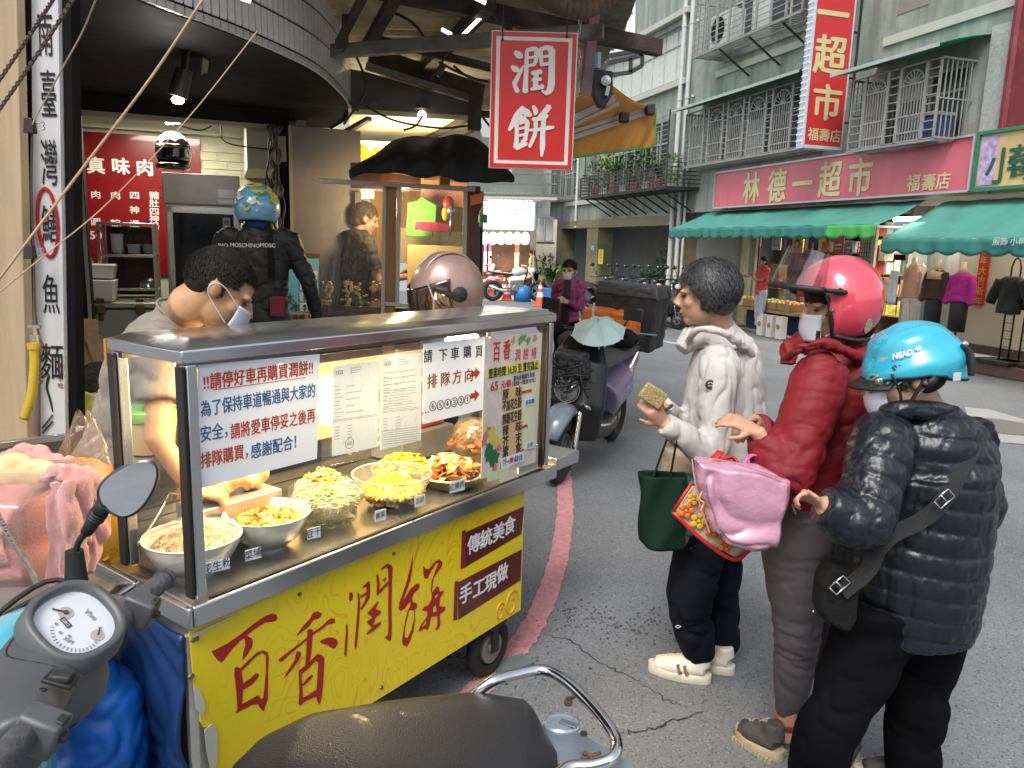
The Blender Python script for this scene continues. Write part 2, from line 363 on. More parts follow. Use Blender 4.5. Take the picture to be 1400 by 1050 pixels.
# ========================== FACADE ACROSS THE STREET
FA=Plane((6.3,10.5),R(-17))
FM=Matrix((FA.d,FA.n,Vector((0,0,1)))).transposed().to_4x4();FM.translation=FA.p
def FB():return MB(FM)
def fbox(m,s0,s1,z0,z1,o0,o1):return m.box(((s0+s1)/2,(o0+o1)/2,(z0+z1)/2),(abs(s1-s0),abs(o1-o0),abs(z1-z0)))
def wall_mat():
 m=M('mosaic_wall',(.285,.325,.28),.6,var=.2,vs=1.6,bump=0,dirt=.5,dcol=(.17,.19,.17),ds=1.3)
 n=m.node_tree.nodes;l=m.node_tree.links;b=n['Principled BSDF'];tc=[x for x in n if x.type=='TEX_COORD'][0]
 mp_=n.new('ShaderNodeMapping');mp_.inputs['Rotation'].default_value=(R(-90),0,0);l.new(tc.outputs['Object'],mp_.inputs[0])
 br=n.new('ShaderNodeTexBrick');br.offset=0;br.inputs['Scale'].default_value=22;br.inputs['Mortar Size'].default_value=.035;br.inputs['Brick Width'].default_value=1;br.inputs['Row Height'].default_value=.6
 br.inputs['Color1'].default_value=(1,1,1,1);br.inputs['Color2'].default_value=(.72,.74,.72,1);br.inputs['Mortar'].default_value=(.5,.5,.48,1);l.new(mp_.outputs[0],br.inputs['Vector'])
 mx=n.new('ShaderNodeMix');mx.data_type='RGBA';mx.blend_type='MULTIPLY';mx.inputs[0].default_value=.35
 l.new(b.inputs['Base Color'].links[0].from_socket,mx.inputs[6]);l.new(br.outputs[0],mx.inputs[7]);l.new(mx.outputs[2],b.inputs['Base Color'])
 st=n.new('ShaderNodeTexNoise');st.inputs['Scale'].default_value=1;st.inputs['Detail'].default_value=5;m2=n.new('ShaderNodeMapping');m2.inputs['Scale'].default_value=(4,4,.45);l.new(tc.outputs['Object'],m2.inputs[0]);l.new(m2.outputs[0],st.inputs['Vector'])
 mr=n.new('ShaderNodeMapRange');mr.inputs[1].default_value=.45;mr.inputs[2].default_value=.72;mr.inputs[3].default_value=0;mr.inputs[4].default_value=.8;l.new(st.outputs[0],mr.inputs[0])
 m3=n.new('ShaderNodeMix');m3.data_type='RGBA';l.new(mr.outputs[0],m3.inputs[0]);l.new(mx.outputs[2],m3.inputs[6]);m3.inputs[7].default_value=(.10,.115,.10,1);l.new(m3.outputs[2],b.inputs['Base Color'])
 return m
WALL=wall_mat();OLIVE=M('olive_mosaic',(.20,.185,.105),.6,var=.2,vs=5,bump=.5,bs=90,dirt=.5,dcol=(.1,.095,.06),ds=3)
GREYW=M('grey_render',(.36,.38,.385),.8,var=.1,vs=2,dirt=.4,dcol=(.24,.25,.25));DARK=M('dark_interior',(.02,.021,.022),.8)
STEEL=M('pale_steel_bars',(.27,.27,.26),.5,.2,var=.2,vs=9,dirt=.4,dcol=(.2,.15,.11),ds=6);BLKM=M('black_iron',(.025,.025,.027),.5,.3,var=.3,vs=9)
CREAM=M('cream_concrete',(.42,.43,.37),.75,var=.1,vs=3,dirt=.45,dcol=(.22,.22,.18));FRAME=M('window_frame',(.45,.46,.42),.45,.2)
WGLASS=M('window_glass_far',(.03,.038,.042),.22,.0,var=.3,vs=.8,coat=.08);FROST=M('frosted_pane',(.5,.53,.5),.3,var=.08,vs=3)
CURT=M('curtain',(.2,.2,.19),.85,var=.25,vs=22,stretch=(3,3,.15))
bld=thing('apartment_building','old green grey mosaic apartment building with barred windows above the shops across the street','building',FA.w(4,0))
holes=[(.65,2.1,3.22,4.25),(3.75,7.3,3.42,4.55),(3.7,6.8,5.6,7.1),(8.65,13.6,5.55,6.75),(8.7,13.9,3.15,4.65),(15.2,21,3.2,4.3)]
w=FB();w.poly([(-.02,2.45),(8.45,2.45),(8.45,2.42),(23,2.42),(23,11),(-.02,11)],lambda p,d=0:(p[0],d,p[1]),[[(a,c),(b,c),(b,d),(a,d)]for a,b,c,d in holes],.25)
pw('wall',w,WALL,bld)
w=FB();fbox(w,.02,.3,2.45,4.6,-.06,-.003);pw('corner_pier',w,M('pale_tile_strip',(.33,.36,.33),.5,var=.2,vs=20,bump=.6,bs=40),bld)
w=FB();fbox(w,23,23.2,0,11,.26,6);fbox(w,-.02,23,2.5,2.7,.26,6);fbox(w,0,23,5,5.2,.9,3);fbox(w,0,23,0,9,6,6.1);pw('inner_wall',w,GREYW,bld)
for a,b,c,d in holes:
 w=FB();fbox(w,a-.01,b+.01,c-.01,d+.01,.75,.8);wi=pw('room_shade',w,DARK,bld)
 nW=max(2,round((b-a)/.62));fr=FB();gl=FB();cu=FB();st=(b-a)/nW
 for i in range(nW+1):fbox(fr,a+i*st-.02,a+i*st+.02,c,d,.1,.16)
 for z in(c+.02,d-.02,c+(d-c)*.68):fbox(fr,a,b,z-.02,z+.02,.095,.165)
 fo=pw('window',fr,FRAME,bld);rr=random.Random(int(a*10))
 for i in range(nW):
  for z0,z1 in((c+.04,c+(d-c)*.68-.02),(c+(d-c)*.68+.02,d-.04)):
   q=FB();fbox(q,a+i*st+.02,a+(i+1)*st-.02,z0,z1,.125,.135);k=rr.random()
   pw('pane',q,FROST if(c>5 and a>8 or k<.12)else WGLASS,fo)
  if rr.random()<.5:cw=FB();fbox(cw,a+i*st,a+(i+1)*st,c,d,.3,.32);pw('curtain',cw,CURT,bld)
for z,s0,s1,o in((5.42,8.45,13.8,.1),(6.95,8.45,13.8,.14),(5.3,3.3,7.2,.05),(2.95,8.45,16,.06),(4.85,.02,2.3,.04)):
 w=FB();fbox(w,s0,s1,z-.06,z+.07,-o,-.002);pw('ledge',w,CREAM,bld)
w=FB();fbox(w,1.5,2.1,5.2,5.65,-.01,-.002);pw('wall_patch',w,M('patch',(.2,.2,.17),.8),bld)
w=FB();fbox(w,8.4,23,2.18,2.42,-.02,.3);pw('arcade_beam',w,OLIVE,bld)
for s0,s1 in((16.4,17.2),(13.3,14.15),(8.42,8.9),(19.5,20.2)):
 w=FB();fbox(w,s0,s1,0,2.18,0,.5);pw('column',w,OLIVE,bld,bevel=.01)
w=FB();fbox(w,8.4,8.5,0,2.4,.5,3.4);fbox(w,11,23,0,2.6,2.6,2.7);fbox(w,10.9,11,0,2.6,2.3,2.7);pw('rear_wall',w,GREYW,bld)
w=FB()
for i in range(24):fbox(w,8.5,11,.1+i*.1,.19+i*.1,2.45-.02*(i%2),2.5)
pw('roller_shutter',w,M('shutter',(.055,.05,.05),.5,.3),bld)
w=FB();fbox(w,-6,8.4,0,.0,0,0)
sf=FB();fbox(sf,-6,.5,0,.17,.38,5);struct(put('shop_step',sf,M('red_step_tile',(.16,.075,.06),.5,var=.2,vs=8,bump=.3,bs=30),bevel=.01))
sf=FB();fbox(sf,.5,8.5,0,.05,.5,3.2);struct(put('pavement',sf,M('arcade_floor',(.24,.24,.23),.7,var=.15,vs=3)))
PIPE=M('pale_pipe',(.46,.47,.47),.5,var=.12,vs=5)
for s_,o_,z0,z1,r_ in((8.62,-.09,.1,9,.055),(8.3,-.08,.1,9,.05),(8.1,-.05,.1,3.2,.03),(15.0,-.06,2.4,7,.04)):
 w=FB();w.tube([(s_,o_,z0),(s_,o_,z1)],r_,10)
 for z in(1,2.2,3.4,5,6.6):w.tube([(s_,o_,z),(s_,o_,z+.05)],r_*1.25,10)
 tag(put('drain_pipe',w,PIPE,smooth=1,ang=40),{8.62:'white drain pipe left of the pair running down beside the barred windows',8.3:'white drain pipe right of the pair running down beside the barred windows',8.1:'thin short white pipe beside the far end of the teal awning',15.0:'thin pipe on the wall beyond the plant balcony'}[s_],'pipe','drain pipes on the green building')
# -------------------------- window cages
def arch(m,s0,s1,z0,z1,o,r=.011):
 """panel with a fan-light over upright bars"""
 zc=z1-(s1-s0)*.5-.04;c=(s0+s1)/2;rad=(s1-s0)/2-.03;n=7
 for s_ in(s0,s1):m.bar((s_,o,z0),(s_,o,z1),.028,.028)
 for z in(z0,z1,zc,z0+(zc-z0)*.45,z0+.12):m.bar((s0,o,z),(s1,o,z),.022,.022)
 for i in range(n):s_=s0+(s1-s0)*(i+1)/(n+1);m.bar((s_,o,z0),(s_,o,zc),.014,.014)
 m.tube([(c+rad*cos(t),o,zc+rad*sin(t))for t in[pi*k/12 for k in range(13)]],r,5)
 for k in range(1,8):t=pi*k/8;m.bar((c,o,zc),(c+rad*cos(t),o,zc+rad*sin(t)),.012,.012)
def ladder(m,s0,s1,z0,z1,o,step=.105):
 for s_ in(s0,s1):m.bar((s_,o,z0),(s_,o,z1),.028,.028)
 n=int((z1-z0)/step)
 for i in range(n+1):z=z0+(z1-z0)*i/n;m.bar((s0,o,z),(s1,o,z),.014,.014)
def cage(name,label,s0,s1,z0,z1,dp,pans,roof=None,mat=STEEL,grp='steel window cages on the green building'):
 t=thing(name,label,'window cage',FA.w((s0+s1)/2,z0),group=grp)
 x=s0
 for kind,wd in pans:
  m=FB();a,b=x+.012,x+wd-.012;x+=wd
  (arch if kind=='a'else ladder)(m,a,b,z0,z1,-dp);pw('grille_panel',m,mat,t)
 for s_ in(s0,s1):
  m=FB();m.bar((s_,-.01,z0),(s_,-dp,z0),.03);m.bar((s_,-.01,z1),(s_,-dp,z1),.03);m.bar((s_,-.01,(z0+z1)/2),(s_,-dp,(z0+z1)/2),.02)
  for k in range(1,7):m.bar((s_,-dp*k/7,z0),(s_,-dp*k/7,z1),.014)
  pw('side_grille',m,mat,t)
 m=FB();n=int((s1-s0)/.09)
 for i in range(n+1):a=s0+(s1-s0)*i/n;m.bar((a,-.01,z0-.02),(a,-dp,z0-.02),.016)
 for o in(.02,dp*.5,dp):m.bar((s0,-o,z0-.03),(s1,-o,z0-.03),.03)
 pw('floor_grate',m,mat,t)
 if roof:
  z,drop=roof;m=FB();nn=int((s1-s0+.5)/.05)
  for i in range(nn+1):
   pass
  m.grid(lambda u,v:(s0-.2+(s1-s0+.4)*u,.0-(dp+.28)*v,z-drop*v+.012*sin(u*nn*1.6)+.02*sin(u*9+v*3)),nn*3,3)
  pw('roof_sheet',m,M('green_roof_sheet',(.03,.27,.17),.5,var=.25,vs=5,dirt=.3,dcol=(.3,.34,.32),ds=5),t,thick=.012)
  m=FB();m.bar((s0-.2,-(dp+.285),z-drop-.01),(s1+.2,-(dp+.285),z-drop-.01),.012,.05);pw('roof_edge',m,M('roof_edge',(.35,.38,.36),.5),t)
 return t
cg=cage('window_cage','rightmost window cage with two fan arches under a torn green roof',.52,2.2,3.2,4.22,.58,[('l',.24),('a',.46),('l',.24),('a',.46),('l',.28)],(4.52,.2))
cg2=cage('window_cage','long cage with five fan arches under a green strip beside the tall red sign',3.5,7.5,3.4,4.5,.5,[('l',.3),('a',.56),('l',.2),('a',.54),('l',.18),('a',.54),('l',.18),('a',.54),('l',.2),('a',.54),('l',.22)],(4.78,.2))
cg3=cage('window_cage','upper window cage of plain bars around an air conditioner',3.4,6.95,5.55,7.6,.75,[('l',.443)]*8)
m=FB()
for a in(4,5,6):q=FB();q.bar((a,-.7,5.5),(a-.05,-.02,5.05),.03);pw('bracket',q,BLKM,cg3)
cg4=cage('window_cage','flat grille over the windows behind the plant balcony',8.9,13.7,3.1,4.75,.12,[('l',.48)]*10)
cg5=cage('window_cage','distant barred balcony left of the plant balcony',15.3,21.5,3.1,4.4,.5,[('l',.62)]*10)
t=thing('storage_box','blue plastic storage box behind the bars of the rightmost cage','box',FA.w(.9,3.25))
m=FB();m.box((.9,-.3,3.37),(.5,.35,.3));pw('body',m,M('navy_plastic',(.03,.05,.12),.4),t,bevel=.02)
m=FB();m.box((.9,-.3,3.54),(.54,.38,.05));pw('lid',m,M('grey_lid',(.3,.31,.33),.4),t,bevel=.01)
def ac_unit(label,s,z,o,w_=.8,h_=.62):
 t=thing('air_conditioner',label,'air conditioner',FA.w(s,z))
 m=FB();m.box((s,o,z+h_/2),(w_,.3,h_));pw('casing',m,M('ac_casing',(.58,.6,.58),.5,var=.08,vs=4,dirt=.3,dcol=(.35,.33,.28)),t,bevel=.015)
 m=FB()
 for rr in(.06,.11,.16,.21,.25):m.tube([(s+.1+rr*cos(a),o-.16,z+h_/2+rr*sin(a))for a in[2*pi*k/20 for k in range(21)]],.006,4)
 for k in range(8):a=pi*k/8;m.bar((s+.1-.25*cos(a),o-.162,z+h_/2-.25*sin(a)),(s+.1+.25*cos(a),o-.162,z+h_/2+.25*sin(a)),.006)
 pw('fan_guard',m,BLKM,t);m=FB();m.lathe([(.24,0),(.24,.01)],24,(s+.1,o-.153,z+h_/2),(0,1,0));pw('fan_opening',m,DARK,t);return t
ac_unit('white air conditioner inside the upper window cage',6.3,5.65,-.38)
# -------------------------- shop signs
REDS=M('sign_red',(.50,.03,.035),.35,var=.06,vs=1.5,coat=.3);PINKS=M('sign_pink_red',(.52,.10,.13),.35,var=.16,vs=.9,coat=.3,stretch=(1,1,.2),dirt=.35,dcol=(.62,.22,.27),ds=1.2)
GOLD=M('pale_gold_letters',(.52,.47,.24),.5,var=.1,vs=6);TRIM=M('alu_trim',(.5,.51,.51),.35,.6)
sg=thing('shop_sign','long faded red lightbox sign with pale gold characters over the grocery','sign',FA.w(3.3,2.5))
m=FB();fbox(m,.2,6.55,2.5,3.2,-.22,-.01);pw('panel',m,PINKS,sg)
m=FB()
for z in(2.49,3.21):m.bar((.18,-.235,z),(6.57,-.235,z),.03)
for s_ in(.18,6.57):m.bar((s_,-.235,2.49),(s_,-.235,3.21),.03)
pw('frame',m,TRIM,sg)
def fch(ch,x0,x1,y,size,par,mat,plane=FA,off=-.225,bold=.03,sx=1,shear=0,**k):
 """a character centred between pixels x0..x1 with its middle at pixel row y"""
 s_,z=plane.px((x0+x1)/2,y,off);h=size
 text(ch,h,mat,par,plane.mat(s_,z-h*.38,off-.004,plane is FA),bold,'CENTER',sx=sx,shear=shear,name='character',**k)
for ch,x0,x1,y in(('林',1013,1042,257),('德',1047,1078,254),('一',1085,1109,251),('超',1118,1152,245),('市',1160,1192,242)):fch(ch,x0,x1,y,.62,sg,GOLD,bold=.035,sx=.92)
for ch,x0,x1,y in(('福',1241,1258,250),('壽',1261,1279,249),('店',1281,1299,247)):fch(ch,x0,x1,y,.25,sg,GOLD,bold=.025)
PV=Plane(FA.w(2.8,0),R(73))
def pvm():
 q=Matrix((PV.d,-FA.d,Vector((0,0,1)))).transposed().to_4x4();q.translation=PV.p;return MB(q)
a0=PV.px(1099,198)[0];a1=PV.px(1149,200)[0];zb=PV.px(1125,199)[1]
vs=thing('projecting_sign','tall red lightbox sign standing out from the wall with gold characters','sign',PV.w((a0+a1)/2,zb))
m=pvm();m.box(((a0+a1)/2,-.08,(zb+8)/2),(a1-a0,.16,8-zb));pw('panel',m,REDS,vs)
m=pvm();m.box((a0-.012,-.08,(zb+8)/2),(.022,.18,8-zb+.06));m.box(((a0+a1)/2,-.08,zb-.03),(a1-a0+.04,.18,.05));m.box((a1+.012,-.08,(zb+8)/2),(.022,.18,8-zb+.06));pw('casing',m,M('sign_casing',(.5,.56,.6),.4,.2,var=.1),vs)
m=pvm();k=zb+.05
while k<7.9:m.tube([(a0-.024,-.05,k),(a0-.06,-.05,k)],.014,6);m.tube([(a0-.024,-.13,k),(a0-.06,-.13,k)],.014,6);k+=.1
struct(pw('bulb_row',m,M('bulbs',(.6,.65,.68),.2),vs),'stuff')
for ch,x0,x1,y,sz in(('一',1123,1155,19,.62),('超',1117,1153,75,.62),('市',1113,1148,140,.58)):
 s_,z=PV.px((x0+x1)/2,y,0);text(ch,sz,GOLD,vs,Matrix((PV.d,Vector((0,0,1)),-FA.d)).transposed().to_4x4()if 0 else Matrix.Translation(PV.w(s_,z-sz*.38,0)-FA.d*.006)@Matrix((PV.d,Vector((0,0,1)),-FA.d)).transposed().to_4x4(),.035,'CENTER',name='character')
s_,z=PV.px(1127,184,0);text('福壽店',.215,GOLD,vs,Matrix.Translation(PV.w(s_,z-.09,0)-FA.d*.006)@Matrix((PV.d,Vector((0,0,1)),-FA.d)).transposed().to_4x4(),.02,'CENTER',name='character')
m=pvm()
for z in(zb+.4,zb+1.1,zb+1.8,zb+2.6):m.bar((a1,-.1,z),(a1+.55,-.1,z),.03)
for x in(a1+.22,a1+.42):m.bar((x,-.1,zb+.3),(x,-.1,8),.035)
pw('support_frame',m,BLKM,vs)
RIB=M('maroon_siding',(.17,.022,.03),.45,.2,var=.15,vs=2,dirt=.3,dcol=(.25,.1,.1),ds=4)
t=thing('metal_siding','maroon ribbed metal wall at the right edge above the small sign','wall',FA.w(-2,3.2))
for i in range(11):
 m=FB();a=-.05-i*.4;m.poly([(a,-.12),(a-.03,-.16),(a-.08,-.16),(a-.11,-.12),(a-.4,-.12),(a-.4,-.06),(a,-.06)],lambda p,d=0:(p[0],p[1],3.18+d),d=6);pw('siding_sheet',m,RIB,t)
s2=thing('shop_sign','tan shop sign with green frame and dark green characters at the right edge','sign',FA.w(-1.8,2.5))
m=FB();fbox(m,-4,.12,2.5,3.22,-.2,-.01);pw('panel',m,M('tan_sign',(.56,.40,.17),.4,var=.25,vs=3,coat=.2),s2)
m=FB();fbox(m,-.16,.08,2.55,3.17,-.212,-.2);pw('floral_border',m,M('lilac_print',(.4,.3,.48),.5,var=.5,vs=14),s2)
m=FB()
for z in(2.5,3.22):m.bar((-4,-.215,z),(.14,-.215,z),.045)
m.bar((.13,-.215,2.5),(.13,-.215,3.22),.04);pw('frame',m,M('sign_green',(.02,.17,.09),.4),s2)
DG=M('dark_green_letters',(.01,.09,.05),.5)
for ch,x0,x1,y in(('小',1357,1382,226),('莓',1384,1415,222),('服',1424,1450,219),('飾',1455,1484,216)):fch(ch,x0,x1,y,.48,s2,DG,off=-.21,bold=.02)
# -------------------------- awnings
TEAL=M('teal_canvas',(.055,.235,.19),.7,var=.1,vs=1.4,bump=.4,bs=30,dirt=.7,dcol=(.06,.15,.12),ds=1.6);TEALV=M('teal_valance',(.025,.16,.13),.7,var=.12,vs=5);GRNV=M('green_valance',(.05,.32,.07),.7,var=.1)
def awning(label,s0,s1,zb_,zf,dp,o0=-.02,splits=(),skew=0):
 t=thing('shop_awning',label,'awning',FA.w((s0+s1)/2,zf),group='teal shop awnings');n=max(4,int((s1-s0)*8))
 m=FB();m.grid(lambda u,v:(s0+(s1-s0)*u+skew*(1-v),o0-(dp+.0)*v,zb_+(zf-zb_)*v-.035*sin(pi*v)*(1+.5*sin(u*37))+.006*sin(u*61+v*5)),n,6);pw('canopy',m,TEAL,t,smooth=1,thick=.006)
 sc=.34;segs=[];cur=s0
 for e,mt in splits or[(s1,TEALV)]:segs.append((cur,e,mt));cur=e
 for a,b,mt in segs:
  nn=max(4,int((b-a)*30))
  def f(u,v,a=a,b=b):
   s_=a+(b-a)*u;hgt=.16+.05*abs(sin(pi*(s_-s0)/sc));return(s_,o0-dp-.012-.014*sin(s_*23)*v-.02*v*fold(s_),zf-.003-hgt*v)
  m=FB();m.grid(f,nn,4);pw('valance',m,mt,t,smooth=1,thick=.004)
 m=FB()
 for s_ in(s0+.05,s1-.05):m.bar((s_,o0,zb_-.4),(s_,o0-dp+.03,zf-.03),.03)
 m.bar((s0,o0-dp+.02,zf-.02),(s1,o0-dp+.02,zf-.02),.03);pw('arm',m,M('awning_arm',(.4,.41,.41),.4,.5),t)
 return t
def fold(s_):return sin(s_*7.3)*.5+sin(s_*17.1)*.5
awning('wide teal canvas awning with a bright green corner over the grocery',.95,7.05,2.42,2.04,.95,splits=[(1.98,GRNV),(7.05,TEALV)],skew=.15)
aw2=awning('teal awning with scalloped edge over the clothes shop at the right',-3.6,.78,2.38,1.84,.98)
s_,z=FA.px(1382,331,-1.03);text('服飾 小莓',.1,M('faint_white',(.45,.5,.48),.6),aw2,FA.mat(s_,z-.03,-1.06,True),.01,'CENTER',name='valance_lettering')
for i,(x,y,lb)in enumerate(((1248,299,'white lamp tube in the gap between the two teal awnings'),(1150,352,'white lamp tube deep inside the grocery'),(1330,360,'white lamp tube inside the clothes shop'))):
 of=(-.35,1.2,1.6)[i];s_,z=FA.px(x,y,of);z=z if i==0 else 2.2;m=FB();m.tube([(s_-.35,of,z),(s_+.35,of,z)],.03,8);o=put('fluorescent_lamp',m,E('cool_tube',(1,.97,.88),5));tag(o,lb,'lamp','lamp tubes of the shops across the street')
 lamp('tube_light','AREA',FA.w(s_,z-.06,of),(4,46,46)[i],(1,.93,.8),.9,None)
# ========================== CORNER BUILDING ON THE LEFT
LW=Plane((-3.3,6.0),R(69.5))
LM=Matrix((LW.d,LW.n,Vector((0,0,1)))).transposed().to_4x4();LM.translation=LW.p
def LB():return MB(LM)
def lbox(m,s0,s1,z0,z1,o0,o1):return m.box(((s0+s1)/2,(o0+o1)/2,(z0+z1)/2),(abs(s1-s0),abs(o1-o0),abs(z1-z0)))
BLACKP=M('black_paint',(.005,.005,.006),.7,var=.3,vs=3,bump=.1,bs=60,spec=.15)
fl=MB();fl.poly([LW.w(-2.5,0,1.6).xy,LW.w(2.1,0,1.6).xy,LW.w(2.1,0,-3.2).xy,LW.w(-2.5,0,-3.2).xy],lambda p,d=0:(p[0],p[1],d),d=.14)
struct(put('arcade_floor',fl,M('arcade_tile',(.12,.115,.11),.5,var=.2,vs=6,bump=.2,bs=30)))
cb=thing('corner_building','corner shop building with black soffit, rounded white tiled balcony edge and red menu wall','building',LW.w(0,0))
w=LB();lbox(w,-4,0,0,2.62,-.12,0);lbox(w,1.43,1.52,0,2.6,-.3,-.01);lbox(w,-.02,1.5,2.5,2.62,-.12,.0);pw('black_wall',w,BLACKP,cb)
w=LB();lbox(w,-.02,1.47,2.47,2.5,-.1,.01);lbox(w,-.03,-.005,.14,2.47,-.08,.012);pw('opening_trim',w,M('trim_beige',(.2,.19,.15),.5),cb)
edge=[(-2.6,1.0),(-2.2,1.9),(-1.93,2.7),(-1.67,3.64),(-1.52,4.0),(-1.41,4.32),(-1.27,4.92),(-1.26,5.51),(-1.31,6.16),(-1.48,6.88),(-1.75,7.5)]
ed=spline(edge,10)
w=MB();w.poly([tuple(p)for p in ed]+[(-2.6,7.4),tuple(LW.w(-3,0).xy),(-6,3)],lambda p,d=0:(p[0],p[1],2.625+d),d=.05);pw('soffit',w,BLACKP,cb)
n=len(ed)
w=MB();w.grid(lambda u,v:(ed[min(n-1,int(u*(n-1)))][0]-.025,ed[min(n-1,int(u*(n-1)))][1],2.61+2.4*v),n-1,1);pw('fascia',w,M('dark_grout',(.02,.02,.022),.9),cb)
TILE=M('glazed_white_tile',(.80,.81,.84),.22,var=.12,vs=3,coat=.4,dirt=.3,dcol=(.2,.2,.2),ds=5);TILEB=M('glazed_edge_tile',(.50,.50,.50),.3,var=.2,vs=5,coat=.3)
tb=MB().box((0,0,0),(.044,.012,.143));tme=put('tile',tb,TILE,None,bevel=0);tmesh=tme.data;D.objects.remove(tme)
eb=MB().box((0,0,0),(.046,.02,.038));eme=put('edge_tile',eb,TILEB,None);emesh=eme.data;D.objects.remove(eme)
acc=0;cols=[]
for a,b in zip(ed,ed[1:]):
 seg=b-a;L=np.linalg.norm(seg)
 while acc<L:cols.append((a+seg*acc/L,math.atan2(seg[1],seg[0])));acc+=.0555
 acc-=L
def inpx(p):
 v=CR.transposed()@(Vector(p)-CC)
 return(700-FPX*v.x/v.z,525+FPX*v.y/v.z)if v.z<0 else(-999,-999)
cnt=0;inv=chainmat(cb).inverted();rnd=random.Random(2)
cand=[]
for c_,a_ in cols:
 for r_ in range(8):
  z=2.655+.08+r_*.156;x_,y_=inpx((c_[0],c_[1],z));cand.append((c_,a_,z,tmesh,'tile',x_,y_))if-40<y_ and 150<x_<560 else None
 x_,y_=inpx((c_[0],c_[1],2.63));
 if y_>-30 and x_>150:cand.append((c_,a_,2.632,emesh,'edge_tile',x_,y_))
cand.sort(key=lambda c:c[0][1])
for c_,a_,z,me_,nm,_,_ in cand[:300]:
 o=D.objects.new(nm,me_);COL.objects.link(o);o.parent=cb
 o.matrix_basis=inv@Matrix.Translation((c_[0]+rnd.uniform(-.0008,.0008),c_[1],z))@Euler((rnd.uniform(-.01,.01),0,a_)).to_matrix().to_4x4();cnt+=1
pl=thing('pillar','plain grey rendered pillar between the red menu shop and the plastic sheeted stall','pillar',LW.w(1.8,0,.2))
w=LB();lbox(w,1.52,2.09,0,2.5,-.5,.05);pw('shaft',w,M('pillar_grey',(.155,.14,.14),.6,var=.1,vs=2.5,dirt=.35,dcol=(.09,.085,.08),ds=3),pl,bevel=.006)
w=LB();lbox(w,1.505,1.53,.1,2.5,.0,.06);pw('edge_strip',w,M('edge_strip',(.25,.22,.17),.5),pl)
w=LB();lbox(w,2.03,2.085,1.3,2.0,.052,.1);pw('cable_duct',w,M('duct',(.05,.05,.05),.5),pl)
IW=M('shop_wall',(.52,.52,.42),.6,var=.06,vs=2);RED=M('menu_red',(.20,.007,.010),.28,var=.05,vs=1,coat=.5)
w=LB();lbox(w,-2.4,2.3,0,2.9,-1.92,-1.82);lbox(w,-2.4,-2.3,0,2.9,-1.8,0);lbox(w,1.62,1.7,0,2.9,-1.8,-.5);pw('inner_wall',w,IW,cb)
w=LB();lbox(w,-2.4,1.7,2.72,2.8,-1.82,-.1);pw('ceiling',w,M('shop_ceiling',(.5,.5,.46),.7),cb)
w=LB();lbox(w,1.2,1.62,2.2,2.72,-1.82,-.6);lbox(w,-2.3,1.3,2.58,2.72,-1.82,-1.7);pw('ceiling_beam',w,IW,cb)
bk=MB().box((0,0,0),(.226,.014,.076));bo=put('wall_brick',bk,M('cream_brick',(.55,.52,.38),.4,var=.12,vs=9,bump=.5,bs=25,coat=.2),cb);bmesh_=bo.data;D.objects.remove(bo)
for r_ in range(11):
 for c_ in range(4):
  o=D.objects.new('wall_brick',bmesh_);COL.objects.link(o);o.parent=cb;s_=.93+c_*.232-(r_%2)*.1
  o.matrix_basis=inv@LM@Matrix.Translation((s_,-1.812,1.65+r_*.082))
rb=thing('menu_wall','big red shop menu board with white characters and prices on the back wall','menu board',LW.w(.3,1.2,-1.8))
w=LB();lbox(w,-1.2,.79,1.2,2.545,-1.815,-1.79);pw('panel',w,RED,rb)
WHT=M('white_letters',(.75,.75,.72),.5)
def lch(ch,x,y,size,par,mat,off=-1.788,bold=.02,sx=1):
 s_,z=LW.px(x,y,off);text(ch,size,mat,par,LW.mat(s_,z-size*.38,off+.002),bold,'CENTER',sx=sx,name='character')
for ch,x,y in(('真',131,226),('味',165,227),('肉',198,229)):lch(ch,x,y,.165,rb,WHT,bold=.04)
for ch,x,y in(('豬',110,265),('腸',110,279),('冬',110,292),('粉',110,304),('肉',131,266),('圓',131,303),('肉',158,267),('粽',158,305),('四',184,267),('神',184,287),('湯',184,306),('豬',211,267),('肚',211,278),('四',211,289),('神',211,299),('湯',211,309)):lch(ch,x,y,.078,rb,WHT,sx=1.2)
for ch,x,y in(('55',110,321),('50',131,321),('50',159,321),('60',185,321),('70',209,322)):lch(ch,x,y,.11,rb,WHT,bold=.01)
t=thing('ceiling_lamp','glowing twin tube lamp on the ceiling above the red menu board','lamp',LW.w(.7,2.6,-.9))
for k in(0,.06,.12):m=LB();s_,z=LW.px(228+k*120,165,-1.0);m.tube([(s_,-.95,z),(s_,-1.1,z)],.022,8);pw('tube',m,E('warm_tube',(1,.96,.82),9),t)
lamp('shop_light','AREA',LW.w(.5,2.62,-.9),26,(1,.93,.76),.7,t)
fr=thing('fridge','tall steel drinks fridge with dark glass door in front of the red menu board','fridge',LW.w(.8,.14,-.6))
SS=M('stainless',(.55,.55,.54),.25,.9,var=.04,vs=4,rv=.04);SSD=M('stainless_dull',(.42,.4,.36),.4,.7,var=.15,vs=5)
w=LB();lbox(w,.52,1.13,.25,2.12,-1.1,-.56);pw('body',w,SSD,fr,bevel=.01)
w=LB();lbox(w,.51,1.13,1.86,2.12,-.56,-.52);pw('head_panel',w,M('fridge_panel',(.38,.36,.32),.35,.3),fr,bevel=.008)
w=LB()
for a,b,c,d in((.54,.58,.3,1.84),(1.07,1.11,.3,1.84),(.54,1.11,1.79,1.84),(.54,1.11,.3,.35)):lbox(w,a,b,c,d,-.558,-.53)
dr=pw('door',w,SS,fr);w=LB();lbox(w,.58,1.07,.35,1.79,-.555,-.545);pw('glass',w,M('dark_fridge_glass',(.006,.008,.012),.08,coat=.5,var=.05),dr)
